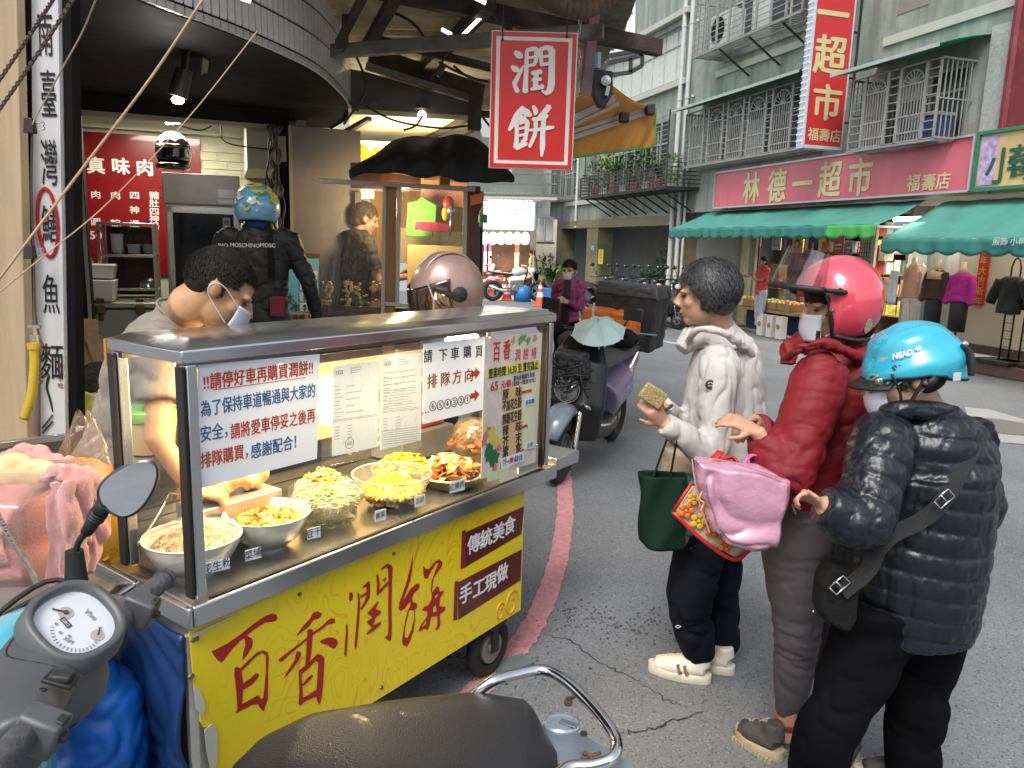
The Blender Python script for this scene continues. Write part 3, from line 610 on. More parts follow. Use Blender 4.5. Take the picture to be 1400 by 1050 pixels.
w=LB();lbox(w,.55,.565,.9,1.3,-.528,-.5);pw('handle',w,SS,dr)
w=LB();lbox(w,.98,1.04,1.5,1.76,-.544,-.541);st=pw('sticker',w,M('sticker_paper',(.6,.55,.5),.6),fr)
for i,ch in enumerate('輕拍避免'):text(ch,.045,M('red_ink',(.45,.03,.03),.6),fr,LW.mat(1.01,1.70-i*.055,-.539),.01,'CENTER',name='character')
w=LB();lbox(w,.95,1.08,1.93,2.0,-.519,-.515);lbox(w,.95,1.08,1.88,1.915,-.519,-.515);pw('control_plate',w,M('plate',(.55,.55,.55),.3,.3),fr)
def helmet(parent,c,yaw,r=(.135,.165,.15),mat=None,rimm=None,pitch=0,rollx=0,cut=-.42,face=True,name='shell',world=True,back=-.85):
 """open-face shell, face along local +y; returns frame matrix"""
 m4=Matrix.Translation(c)@Euler((0,0,yaw)).to_matrix().to_4x4()@Euler((pitch,rollx,0)).to_matrix().to_4x4()
 m=MB(m4);nu,nv=40,22
 def edgez(a):
  f=cos(a);s_=max(0,f)
  if not face:return cut+.25*s_
  t=min(1,max(0,(f-.30)/.28));t=t*t*(3-2*t)
  return back*(1-t)+.18*t+.10*max(0,-f)
 def f(u,v):
  a=2*pi*u;z0=math.asin(max(-.97,edgez(a)));lat=pi/2-(pi/2-z0)*v
  k=1+.03*cos(lat)*cos(a)
  return(sin(a)*r[0]*cos(lat)*k if v else 0,(cos(a)*r[1]*cos(lat)-(.012 if v else 0)*0)*k,r[2]*sin(lat))
 m.grid(f,nu,nv);o=put(name,m,mat,parent,smooth=1,world=world,thick=.012)
 if rimm:m=MB(m4);pts=[f(k/60,1)for k in range(61)];m.tube(pts,.008,6);put('rim_trim',m,rimm,parent,smooth=1,world=world)
 return m4
hs=thing('helmet','dark full helmet resting on top of the steel fridge','helmet',LW.w(.62,2.13,-.75))
hm=M('dark_helmet',(.02,.012,.014),.12,coat=1,var=.2);c0=LW.w(.60,2.30,-.72)
h4=helmet(hs,c0,R(180)+R(20),(.14,.16,.17),hm,M('black_rubber',(.012,.012,.012),.6))
m=MB(h4);m.grid(lambda u,v:(sin(-1.2+2.4*u)*.143,cos(-1.2+2.4*u)*.165,.06-.13*v),16,4);pw('visor',m,M('smoke_visor',(.01,.01,.012),.05,coat=1),hs,smooth=1,thick=.003)
m=MB(h4);m.tube([(sin(a)*.13,cos(a)*.155,-.12)for a in[-1.1+.22*k for k in range(11)]],.03,8);pw('chin_bar',m,hm,hs,smooth=1)
cp=thing('steel_cupboard','small stainless display cupboard with cups left of the fridge','cupboard',LW.w(.27,1.0,-1))
w=LB()
for s_ in(-.02,.41):
 for o in(-.72,-1.05):lbox(w,s_-.014,s_+.014,1.02,1.68,o-.014,o+.014)
for z in(1.68,1.41,1.12,1.03):lbox(w,-.03,.42,z-.012,z+.012,-1.07,-.70)
pw('frame',w,SS,cp,bevel=.003);w=LB();lbox(w,0,.4,1.05,1.66,-1.06,-1.05);pw('back',w,M('dark_back',(.05,.012,.012),.3),cp)
def ldish(nm,lb,ct,s,z,o,prof,mat,n=20):
 m=LB();m.lathe(prof,n,(s,o,z));return tag(put(nm,m,mat,smooth=1,ang=40),lb,ct)
WP=M('white_plastic',(.62,.62,.58),.4,var=.05,vs=4);CLP=M('milky_box',(.5,.5,.48),.35,var=.05)
ldish('cup_stack','stack of white paper cups in the steel cupboard','cups',.1,1.425,-.9,[(.035,0),(.052,.15),(.055,.155),(.055,.165),(.05,.17),(.05,.01)],WP)
t=thing('food_box','left clear food box in the steel cupboard','box',LW.w(.24,1.425,-.9));m=LB();m.box((.235,-.88,1.46),(.09,.09,.07),taper=1.15);pw('body',m,CLP,t,bevel=.006);m=LB();m.box((.235,-.88,1.503),(.11,.11,.012));pw('lid',m,WP,t,bevel=.003)
ldish('food_jar','right rounded clear food box in the steel cupboard','jar',.345,1.425,-.9,[(.03,0),(.045,.03),(.047,.07),(.05,.072),(.05,.085),(.02,.09)],CLP)
ldish('steel_bowl','upturned shiny steel strainer bowl low in the cupboard','bowl',.33,1.135,-.85,[(.075,0),(.07,.04),(.045,.075),(.01,.085)],SS)
bx=thing('plastic_tub','upper white plastic tub left of the steel cupboard','tub',LW.w(-.08,1.2,-.6),group='white tubs by the cupboard')
sx_,z_=LW.px(134,378,-.55)
m=LB();m.box((sx_,-.6,1.28),(.24,.2,.12),taper=1.15);pw('body',m,CLP,bx,bevel=.012)
b2=thing('plastic_tub','lower larger white plastic tub on the chest freezer','tub',LW.w(-.08,1.08,-.5),group='white tubs by the cupboard')
m=LB();m.box((sx_-.02,-.52,1.12),(.28,.24,.17),taper=1.15);pw('body',m,WP,b2,bevel=.012);m=LB();m.box((sx_-.02,-.52,1.205),(.32,.28,.012));pw('rim',m,WP,b2,bevel=.003)
m=LB();m.grid(lambda u,v:(sx_-.13+.16*u-.1*v,-.75+.02*sin(u*9),1.15+.34*v-.1*u),8,6);o=put('plastic_bag',m,WP,smooth=1,thick=.02);tag(o,'white plastic bag leaning behind the two tubs','bag')
fz=thing('chest_freezer','pale chest freezer with two rusty latches below the cupboard','freezer',LW.w(.1,.14,-.5))
w=LB();lbox(w,-.25,1.0,.2,.97,-1.1,-.38);pw('body',w,M('freezer_white',(.36,.35,.32),.4,var=.06,dirt=.3,dcol=(.2,.18,.14)),fz,bevel=.01)
w=LB();lbox(w,-.26,1.01,.985,1.03,-1.1,-.36);pw('lid',w,SSD,fz,bevel=.008)
for x in(138,192):
 s_,z=LW.px(x,424,-.36);w=LB();lbox(w,s_-.035,s_+.035,z-.03,z+.04,-.38,-.34);lbox(w,s_-.015,s_+.015,z-.09,z-.03,-.38,-.35);lbox(w,s_-.03,s_+.03,z+.065,z+.1,-.365,-.335);pw('latch',w,M('rusty_brass',(.16,.09,.035),.5,.6,var=.5,vs=30),fz,bevel=.004)
pb=MB();c=py(105,510,4.2)
def sackf(c,rx,ry,h,tw=.3,seed=1,lean=0):
 def f(u,v):
  a=2*pi*u;k=1-.55*v**2;e=3.2;ca,sa=cos(a),sin(a);q=(abs(ca)**e+abs(sa)**e)**(-1/e)
  w_=.03*sin(a*5+v*7+seed)*v
  return(c[0]+lean*v+(rx*ca*q)*k+w_,c[1]+ry*sa*q*(1-.8*v)+w_,c[2]+h*v)
 return f
pb.grid(sackf((c.x+.02,c.y,.35),.15,.1,.78),40,14);tag(put('paper_bag',pb,M('kraft_paper',(.30,.19,.095),.8,var=.2,vs=12,bump=.5,bs=25),smooth=1,thick=.003),'tall crumpled brown paper bag beside the white calligraphy sign','bag')
c=py(152,525,3.6);m=MB();m.ell((c.x,c.y,c.z),(.15,.06,.1),Euler((0,.5,.3)));tag(sculpt('cushion',m,M('dark_patterned_cloth',(.05,.045,.03),.8,var=.9,vs=55),vox=.012),'dark patterned cushion squeezed behind the vendor','cushion')
c=py(112,552,3.3);m=MB();m.ell((c.x,c.y,c.z-.05),(.17,.1,.1));m.ell((c.x+.1,c.y,c.z-.12),(.1,.09,.12))
tag(sculpt('produce_bag',m,M('yellow_net',(.5,.48,.1),.45,var=.3,vs=10),vox=.012,disp=lambda p,n_:folds(p,(14,14,14),.025)),'yellow green plastic sack beside the vendor','sack')
sp=thing('spot_lamp','lit black spot lamp hanging below the black soffit','lamp',(-2.2,4.6,2.6))
c=py(243,137,4.6);m=MB();t1=py(252,95,4.6);m.tube([c+Vector((.0,0,.02)),t1],[.055,.045],12);m.bar(t1,t1+Vector((.02,0,.12)),.03);m.box(t1+Vector((.03,0,.17)),(.14,.08,.1));m.tube([t1+Vector((.03,0,.17)),(t1.x+.03,t1.y,2.62)],.012,6);pw('housing',m,M('lamp_black',(.012,.012,.013),.35),sp,smooth=1,ang=40)
m=MB();m.ell(c,(.034,.034,.022));pw('bulb',m,E('spot_bulb',(1,.97,.9),25),sp,smooth=1);lamp('spot','POINT',c+Vector((0,-.05,-.06)),5,(1,.95,.85),.04,sp)
m=MB();t2=py(268,78,4.8);m.box(t2,(.12,.1,.16),rot=Euler((.3,.3,0)));m.bar(t2,(t2.x,t2.y,2.62),.02);pw('camera_head',m,MC['lamp_black'],sp,bevel=.02)
rnd=random.Random(11);cbt=thing('cable_bundle','tangle of black cables running down left of the grey pillar','cables',LW.w(1.47,1.2,.05))
for k in range(9):
 x0=rnd.uniform(368,393);pts=[LW.w(*LW.px(x0+rnd.uniform(-7,7),y,.04),.04+rnd.uniform(0,.05))for y in range(172,330,22)]
 m=MB();m.tube(pts,rnd.choice([.006,.008,.012]),6,smooth=4);pw('cable',m,M('cable_black',(.015,.015,.016),.5),cbt,smooth=1)
m=LB();s_,z=LW.px(384,200,.06);lbox(m,s_-.03,s_+.04,z-.12,z+.08,.02,.08);pw('junction_box',m,M('jbox',(.12,.1,.08),.6),cbt,bevel=.006)
for(a,b,c_)in(((302,170),(310,195),(375,205)),((375,205),(365,230),(362,258)),((240,170),(275,178),(300,165))):
 m=LB();q=[LW.px(*p,-.4)for p in(a,b,c_)];m.tube([(s_,-.4,z)for s_,z in q],.006,5,smooth=6);pw('cable',m,MC['cable_black'],cbt,smooth=1)
bm=thing('price_board','light blue price board with brown frame hanging behind the man in black','menu board',LW.w(1.3,.9,.1))
m=LB();a=LW.px(274,352,.12);b=LW.px(437,444,.12)
lbox(m,a[0],b[0],.72,a[1]+.02,.1,.125);pw('panel',m,M('light_blue_board',(.12,.40,.52),.4,var=.05),bm)
m=LB();lbox(m,a[0]-.03,b[0]+.01,a[1]+.02,a[1]+.05,.09,.135);pw('frame',m,M('board_brown',(.12,.035,.02),.5),bm)
INK=M('black_ink',(.02,.02,.02),.6);CRM=M('cream_label',(.6,.6,.52),.5)
for i,y in enumerate((376,391,406,420)):
 s_,z=LW.px(424,y,.13);m=LB();lbox(m,s_-.085,s_+.06,z-.035,z+.035,.126,.131);pw('price_plate',m,CRM,bm,bevel=.002);text('$20',.065,INK,bm,LW.mat(s_-.01,z-.022,.133),.01,'CENTER',name='price')
s_,z=LW.px(405,434,.13);m=LB();lbox(m,s_-.16,s_+.14,z-.03,z+.035,.126,.131);pw('price_plate',m,M('tan_label',(.45,.27,.08),.5),bm);text('芭樂檸檬 30',.055,INK,bm,LW.mat(s_,z-.02,.133),.01,'CENTER',name='price')
s_,z=LW.px(400,398,.13)
for i,(x,y)in enumerate(((395,408),(403,420),(285,352))):s_,z=LW.px(x,y,.13);text('冰',.09,INK,bm,LW.mat(s_,z-.03,.131),.01,'CENTER',name='character')
# -------------------------- wooden board, calligraphy sign, hose, ropes
SY=2.85
wb=thing('wooden_board','pale wood grain panel at the left edge of the picture','board',(-2.1,SY,.7))
WOOD=M('pale_plywood',(.50,.37,.23),.5,var=.13,vs=3,stretch=(9,1,.5),dirt=.25,dcol=(.36,.24,.13),ds=2,bump=.15,bs=20)
a=py(42,0,SY);b=py(47,600,SY);m=MB();m.rings([[(-3.4,SY,z),(-3.4,SY+.05,z),(x,SY+.05,z),(x,SY,z)]for z,x in((b.z-.7,b.x-.065),(a.z+.7,a.x-.01))]);pw('panel',m,WOOD,wb,bevel=.004)
cs=thing('calligraphy_sign','tall white vertical sign with black brush characters and one in a red oval','sign',(-1.75,SY+.1,.4))
def sx_at(x,y):p=py(x,y,SY+.08);return p
pa,pb_,pc,pd=sx_at(43,-20),sx_at(79,-20),sx_at(90,620),sx_at(46,620);Y0=SY+.08
m=MB();m.rings([[(p.x,Y0,p.z)for p in(pa,pb_,pc,pd)],[(p.x,Y0+.03,p.z)for p in(pa,pb_,pc,pd)]]);pw('panel',m,M('sign_white',(.60,.61,.63),.35,var=.05,vs=2),cs)
m=MB();m.rings([[(pb_.x+.004,y_,pb_.z),(pb_.x+.034,y_,pb_.z),(pc.x+.034,y_,pc.z),(pc.x+.004,y_,pc.z)]for y_ in(Y0+.02,Y0+.08)]);pw('side_frame',m,BLACKP,cs)
def sch(ch,x,y,size,mat,sx=1,bold=.0,sh=.1):
 p=py(x,y,Y0-.003);mm=Matrix(((1,0,0),(0,0,-1),(0,1,0))).to_4x4();mm.translation=(p.x,Y0-.004,p.z-size*.38);text(ch,size,mat,cs,mm,bold,'CENTER',sx=sx,shear=sh,name='character')
BI=M('brush_ink',(.012,.012,.014),.5)
for ch,y,sz,sx in(('南',45,.17,.34),('臺',128,.18,.34),('灣',222,.18,.36),('鱔',306,.15,.45),('魚',402,.16,.42),('麵',494,.15,.62)):sch(ch,61 if y<100 else 64+y*.012,y,sz,BI,sx,0)
p=py(66,305,Y0);m=MB();m.tube([(p.x+.037*cos(t),Y0-.004,p.z+.125*sin(t))for t in[2*pi*k/40 for k in range(41)]],.007,6);pw('red_oval',m,M('oval_red',(.35,.01,.012),.5),cs)
m=MB();m.tube([py(x,y,Y0-.004)for x,y in((66,515),(64,530),(69,548),(72,563))],[.005,.004,.004,.002],6,smooth=4);pw('brush_tail',m,BI,cs)
p=py(83,505,Y0);
for i,ch in enumerate('府城小吃'):sch(ch,83,500+i*9,.022,M('seal_red',(.25,.03,.03),.6),1,0,0)
m=MB();m.tube([py(58,585,Y0-.006),py(72,567,Y0-.006)],.003,5);m.tube([py(58,592,Y0-.006),py(72,576,Y0-.006)],.003,5);pw('print_line',m,BI,cs)
for y,lb in((172,'upper binder clip holding the cord on the board edge'),(344,'lower binder clip holding the cord on the board edge')):
 p=py(41,y,SY-.02);t=thing('binder_clip',lb,'clip',p,group='binder clips on the board edge');m=MB();m.box(p,(.036,.03,.052),taper=.8);pw('body',m,M('clip_brown',(.04,.022,.02),.4),t,bevel=.003)
 m=MB()
 for dz in(.006,-.006):m.tube([p+Vector((.018,0,dz)),p+Vector((.045,-.005,dz*2.2)),p+Vector((.055,-.005,dz*1.6)),p+Vector((.05,-.005,0))],.0022,5,smooth=4)
 pw('wire_handle',m,SS,t)
RP=M('dark_twine',(.075,.05,.04),.8,var=.4,vs=80);TAN=M('tan_strap',(.40,.27,.16),.7,var=.15,vs=30);COR=M('cream_cord',(.40,.33,.22),.8,var=.2,vs=60)
def rope(nm,pts,Y,r,mat,lb,twist=False,gr='ropes tied across the left side'):
 P=[py(x,y,Y[i]if isinstance(Y,(list,tuple))else Y)for i,(x,y)in enumerate(pts)];m=MB()
 if twist:
  q=spline(P,60);
  for ph in(0,pi):
   m.tube([Vector(p)+Vector((cos(i*.8+ph),0,sin(i*.8+ph)))*r*.55 for i,p in enumerate(q)],r*.6,5)
 else:m.tube(P,r,6,smooth=10)
 return tag(put(nm,m,mat,smooth=1),lb,'rope',gr)
rope('rope',[(-30,152),(40,48),(88,-25)],2.3,.0062,RP,'upper dark twisted rope at the top left corner',True)
rope('rope',[(-30,190),(40,90),(112,-20)],2.3,.0062,RP,'lower dark twisted rope at the top left corner',True)
rope('cord',[(135,-10),(112,45),(86,92),(66,130),(50,158),(42,175)],[2.6,2.7,2.75,2.8,2.82,2.82],.003,COR,'cream cord hanging down to the upper binder clip')
rope('strap',[(282,-8),(205,108),(100,247),(0,380),(-30,420)],[2.5,2.45,2.4,2.3,2.3],.0042,TAN,'tan guy strap slanting from the tiled balcony to the left edge')
rope('wire',[(352,42),(260,158),(150,275),(60,350),(-20,415)],[2.9,2.7,2.5,2.35,2.2],.0021,TAN,'thin tan wire slanting below the strap to the left edge')
rope('cord',[(44,182),(43,260),(46,345),(48,420),(52,452),(60,475)],2.83,.004,RP,'brown cord running down the edge of the wooden board')
tp=thing('water_tap','small tap with yellow hose on a grey pipe between board and sign','tap',py(49,500,2.7))
p0=py(50,470,2.75);p1=py(50,640,2.75);m=MB();m.tube([p0,p1],.013,10);
for y in(488,508,520):q=py(50,y,2.75);m.tube([q,q+Vector((0,0,-.012))],.019,10)
pw('pipe',m,M('grey_pipe',(.16,.13,.11),.5,.2,var=.2),tp,smooth=1,ang=40)
m=MB();q=py(48,458,2.72);m.tube([q,q+Vector((0,0,-.05))],.017,10);m.bar(q+Vector((-.022,0,.03)),q+Vector((.022,0,.03)),.01);m.tube([q,q+Vector((0,0,.03))],.006,6);pw('valve',m,SSD,tp,smooth=1,ang=40)
m=MB();m.tube([py(x,y,2.68)for x,y in((46,472),(47,500),(43,540),(33,572))],[.0155,.0155,.016,.0165],12,smooth=8);pw('hose',m,M('yellow_hose',(.52,.38,.03),.3,var=.1,coat=.3),tp,smooth=1,label='yellow plastic hose')
m=MB();q=py(46,473,2.68);m.tube([q+Vector((0,0,.01)),q-Vector((0,0,.01))],.021,12);pw('hose_clip',m,M('orange_clip',(.6,.33,.02),.4),tp)
# ========================== STEEL CANOPY OVER THE STALLS
RUST=M('rusty_beam',(.045,.033,.026),.7,.3,var=.5,vs=7,bump=.4,bs=60,dirt=.6,dcol=(.12,.06,.03),ds=9)
GIRD=M('grey_channel',(.13,.125,.115),.55,.4,var=.35,vs=6,dirt=.6,dcol=(.05,.035,.025),ds=8,bump=.3,bs=50)
SHEET=M('old_roof_sheet',(.58,.47,.30),.7,var=.35,vs=3,bump=.3,bs=30,dirt=.7,dcol=(.11,.08,.05),ds=4)
cn=thing('steel_canopy','rusty steel canopy with old corrugated roof sheets over the stalls','canopy',(-.4,5,2.7))
for k in range(7):
 y0=3.3+k*.78
 m=MB();m.grid(lambda u,v:(-1.75+2.42*u+.03*sin(k*3.1+v*17)*(u>.98)+.02*sin(v*9+k),y0+.8*v,3.12-.06*v+.02*(k%2)+.022*sin((y0+.8*v)*2*pi/.16)),16,40)
 pw('roof_sheet',m,SHEET if k%3!=1 else M('grey_roof_sheet',(.42,.39,.34),.7,var=.3,vs=4,dirt=.6,dcol=(.1,.08,.06),ds=5,bump=.3,bs=30),cn,smooth=1,thick=.004)
def pbar(nm,a,b,Ya,Yb,w,mat,h=None,ext=.0,par=None,up=(0,0,1)):
 A=py(*a,Ya);B=py(*b,Yb);d=(B-A).normalized();m=MB();m.bar(A-d*ext,B+d*ext,w,h or w,up);return pw(nm,m,mat,par or cn,bevel=.003)
pbar('beam',(474,69),(800,45),4.9,4.45,.055,GIRD,.075,ext=.1)
pbar('beam',(560,-6),(850,55),4.7,5.3,.07,RUST,.1,ext=.3)
pbar('rafter',(538,0),(503,62),4.5,5.2,.07,RUST,.05)
pbar('rafter',(497,-5),(462,62),4.4,4.75,.035,RUST,.05)
pbar('rafter',(668,5),(568,108),4.6,7.2,.09,RUST,.07)
pbar('purlin',(500,90),(660,140),6.2,6.4,.06,GIRD,.05)
pbar('purlin',(500,50),(700,100),5.6,5.9,.05,RUST,.05)
pbar('purlin',(505,75),(660,128),6.4,6.8,.06,RUST,.14)
pbar('beam',(480,147),(662,156),6.5,6.5,.07,RUST,.05,ext=.05)
pbar('white_trim',(482,153),(650,162),6.45,6.45,.02,M('white_trim',(.4,.39,.34),.5),.035)
pbar('post',(651,120),(648,178),6.3,6.3,.1,RUST,.1)
pbar('brace',(612,73),(590,108),5.2,5.4,.012,RUST);pbar('brace',(608,88),(598,104),5.3,5.3,.03,BLKM)
pbar('brace',(676,18),(705,50),4.7,4.7,.03,RUST)
pbar('brace',(472,20),(472,72),4.8,4.9,.04,RUST)
m=MB();q=[py(500,98,6.35),py(650,142,6.35),py(650,158,6.35),py(470,148,6.35),py(466,92,6.35)];m.rings([[tuple(p)for p in q],[(p.x,p.y+.03,p.z)for p in q]]);pw('dark_board',m,M('dark_grey_board',(.06,.055,.055),.6,var=.2,vs=3),cn)
rnd=random.Random(4)
for pts,Y in((((520,12),(545,20),(568,35),(582,55)),4.9),(((600,85),(625,98),(655,110)),5.4),(((500,145),(540,165),(600,175),(640,172)),6.2),(((552,178),(568,172),(578,158)),6.2),(((470,125),(478,140),(490,152)),6.0),(((620,90),(640,105),(668,112)),5.6),(((480,60),(500,120),(470,170)),5.6),(((660,160),(672,175),(690,190)),5.8)):
 m=MB();m.tube([py(x,y,Y)for x,y in pts],.009,6,smooth=6);pw('cable',m,MC['cable_black'],cn,smooth=1)
m=MB();q=[(872,-8),(862,22),(850,45),(838,62),(826,88),(815,92),(800,88),(790,40),(790,-10)];
def rz(p):v=pz(p[0],p[1],3.02);return v
qq=[rz(p)for p in q];m.rings([[tuple(p)for p in qq],[(p.x,p.y,p.z+.015)for p in qq]]);pw('eave_sheet',m,M('torn_eave',(.22,.2,.15),.7,var=.5,vs=8,dirt=.5,dcol=(.30,.24,.03),ds=6,bump=.5,bs=40),cn)
pbar('corner_post',(815,-10),(800,130),4.6,4.75,.06,M('pinkish_post',(.24,.14,.14),.6,var=.4,vs=7,dirt=.6,dcol=(.3,.27,.25),ds=6),.05)
m=MB();q=spline([py(735,-12,4.2),py(765,6,4.2),py(800,10,4.25),py(835,-8,4.3)],14);
m.tube(q,[.055*(1+.07*sin(i*1.9))for i in range(len(q))],14);pw('flexible_duct',m,M('duct_brown',(.12,.075,.04),.6,var=.4,vs=12),cn,smooth=1)
m=MB()
for i in range(16):
 p=py(791+2.5*sin(i*.9),24+i*6.6,4.25);t=.011;m.tube([p+Vector((t*.6*cos(a)*(1 if i%2 else.3),t*.6*cos(a)*(0.3 if i%2 else 1),t*1.35*sin(a)))for a in[2*pi*k/10 for k in range(11)]],.0028,5)
ch=put('chain',m,M('chain_steel',(.3,.3,.3),.4,.8));tag(struct(ch,'stuff'),'short steel chain hanging beside the red sign','chain')
m=MB();q=[py(478,155,7.2),py(650,160,7.2),py(660,192,9.5),py(500,212,9.5),py(478,185,8.0)];m.rings([[tuple(p)for p in q],[(p.x,p.y,p.z+.02)for p in q]])
lc=thing('ceiling_sheet','pale yellow lit ceiling sheet of the stall roof beyond the beam','ceiling',py(560,170,8));pw('sheet',m,M('cream_sheet',(.62,.56,.34),.6,var=.12,vs=2),lc)
pbar('rafter',(580,190),(640,162),8.4,7.1,.07,RUST,.05,par=lc);pbar('rafter',(470,182),(505,162),7.6,7.1,.05,RUST,.04,par=lc);pbar('rafter',(600,200),(655,172),8,7,.05,RUST,.04,par=lc)
bl=thing('ceiling_bulb','round white bulb under the beam left of the red sign','lamp',py(576,158,6.4));m=MB();m.ell(py(577,158,6.3),(.035,.035,.04));pw('bulb',m,E('soft_bulb',(1,.93,.75),2.5),bl,smooth=1);m=MB();p=py(576,149,6.3);m.tube([p,p+Vector((0,0,.06))],[.05,.02],10);pw('socket',m,M('lampbrown',(.1,.06,.04),.5),bl)
lamp('stall_ceiling_light','AREA',py(560,200,7.4),10,(1,.85,.5),.8,bl,Euler((pi,0,0)))
ls=thing('lightbox','glowing white and orange lightbox between grey pillar and black tarp','sign',py(510,210,7.6));m=MB();q=[py(488,192,7.6),py(536,194,7.6),py(536,225,7.6),py(488,222,7.6)];m.rings([[tuple(p)for p in q],[(p.x,p.y+.08,p.z)for p in q]]);pw('panel',m,E('lit_panel',(1,.93,.7),2.2),ls)
m=MB()
for x,y,r in((495,205,.06),(505,213,.05),(498,219,.04),(514,205,.035)):p=py(x,y,7.59);m.lathe([(r,0),(r,.01)],14,p,(0,-1,0))
struct(pw('floral_print',m,E('lit_orange',(1,.28,.02),1.4),ls),'stuff')
for a,b,Y,lb in(((629,52),(661,20),4.8,'slim white tube lamp left of the hanging red sign'),((604,40),(617,47),4.9,'very short white tube lamp stub beside the rusty rafter'),((648,-4),(664,4),4.4,'white tube lamp at the top edge above the red sign'),((330,-3),(342,1),3.6,'white tube lamp cut by the top edge above the tiled balcony')):
 m=MB();m.tube([py(*a,Y),py(*b,Y)],.011,8);tag(put('tube_lamp',m,E('dim_tube',(.95,1,.95),1.6)),lb,'lamp','tube lamps under the canopy')
# -------------------------- hanging red sign
HY=4.0;hg=thing('hanging_sign','red hanging sign with white border and two big white brush characters','sign',py(729,232,HY))
def hp(x,y):return py(x,y,HY)
q=[hp(672,44.5),hp(790,41),hp(783,231.5),hp(668,231)]
x0=(q[0].x+q[3].x)/2;x1=(q[1].x+q[2].x)/2;z1=(q[0].z+q[1].z)/2;z0=(q[2].z+q[3].z)/2
HR=M('hanging_red',(.50,.013,.011),.35,var=.05,vs=3,coat=.2);HW=M('hanging_white',(.62,.60,.55),.5,var=.1,vs=7)
m=MB();m.box(((x0+x1)/2,HY+.012,(z0+z1)/2),(x1-x0,.016,z1-z0));pw('panel',m,HW,hg,bevel=.002)
def hquad(mb,a,b,c,d,y):mb.box(((a+b)/2,y,(c+d)/2),(b-a,.004,d-c))
ww,hh=x1-x0,z1-z0
def ring(nm,i0,i1,mat,y):
 m=MB();a,b=x0+ww*i0,x1-ww*i0;c,d=z0+ww*i0,z1-ww*i0;e,f,g_,h=x0+ww*i1,x1-ww*i1,z0+ww*i1,z1-ww*i1
 m.poly([(a,c),(b,c),(b,d),(a,d)],lambda p,dd=0:(p[0],y-dd,p[1]),[[(e,g_),(f,g_),(f,h),(e,h)]],.002);pw(nm,m,mat,hg)
ring('outer_band',.012,.058,HR,HY+.003)
m=MB();i=.105;hquad(m,x0+ww*i,x1-ww*i,z0+ww*i,z1-ww*i,HY+.002);pw('field',m,HR,hg)
def zm(box,k):return lambda x,y:(box[0]+x/k,box[1]+y/k)
def brush(nm,strokes,f,mat,par,lift,step=.00025,sub=6):
 """calligraphy: every stroke a tapered ribbon (x, y, half width) in measured coordinates, f maps them on to the face"""
 m=MB()
 for k,s_ in enumerate(strokes):
  q=spline(s_,sub)if len(s_)>2 else spline(s_,4);L=[];R_=[]
  for i,p in enumerate(q):
   t=q[min(i+1,len(q)-1)][:2]-q[max(i-1,0)][:2];t=t/(np.linalg.norm(t)+1e-9);nn=np.array([-t[1],t[0]])*max(p[2],.3)
   if i==0:L.append(p[:2]-t*p[2]*.55);R_.append(p[:2]-t*p[2]*.55+nn*.01)
   L.append(p[:2]+nn);R_.append(p[:2]-nn)
   if i==len(q)-1:L.append(p[:2]+t*p[2]*.55);R_.append(p[:2]+t*p[2]*.55+nn*.01)
  for i in range(len(L)-1):m.face(f(*L[i],lift+k*step),f(*L[i+1],lift+k*step),f(*R_[i+1],lift+k*step),f(*R_[i],lift+k*step))
 return pw(nm,m,mat,par)
def hf(x,y,l):p=py(660+x/5,30+y/5,HY-l);return p
S1=[[(222,205,14),(245,225,24),(268,238,15)],[(198,305,12),(220,320,22),(245,330,14)],[(278,300,6),(255,345,12),(215,425,17)],[(215,425,14),(238,478,15)],[(302,195,13),(297,330,15),(290,480,19)],[(300,195,12),(340,185,16),(368,195,17),(362,265,14),(345,300,10)],[(312,245,9),(358,238,9)],[(310,300,12),(350,290,9)],[(392,195,17),(398,240,15),(402,300,10)],[(392,190,14),(440,175,17),(470,190,26)],[(472,185,24),(472,300,22),(466,440,24),(440,490,16)],[(405,240,9),(450,232,9)],[(405,292,11),(450,285,11)],[(440,492,14),(405,470,7)],[(335,350,12),(400,340,18)],[(365,345,17),(360,450,19)],[(338,398,11),(400,390,12)],[(330,460,11),(375,452,13),(412,440,18)]]
S2=[[(275,580,12),(240,640,26),(180,740,10)],[(262,585,12),(300,620,24),(330,640,12)],[(250,660,14),(290,650,14)],[(232,690,15),(232,780,14),(228,860,20)],[(250,690,14),(300,680,17),(298,760,14),(288,800,13)],[(245,730,9),(290,722,9)],[(240,778,9),(290,768,9)],[(228,865,15),(260,845,18),(300,830,14)],[(265,820,10),(300,800,11)],[(345,575,10),(362,610,17),(355,635,8)],[(455,575,20),(420,620,18),(380,650,8)],[(340,665,12),(390,660,15),(440,640,17)],[(310,740,9),(380,735,12),(440,725,15),(485,720,10)],[(362,670,15),(358,760,14),(320,855,12)],[(418,655,16),(410,760,17),(408,850,18),(402,920,8)]]
brush('character',S1,hf,HW,hg,.004);brush('character',S2,hf,HW,hg,.004)
for x,y in((687,54),(775,50)):
 m=MB();p=hp(x,y);m.tube([p+Vector((0,-.008,0)),p+Vector((0,-.014,.02)),p+Vector((0,.01,.06)),p+Vector((0,.02,.16))],.003,6,smooth=4);m.ell(p+Vector((0,0,.0)),.007,nu=8,nv=6);pw('hook',m,BLKM,hg)
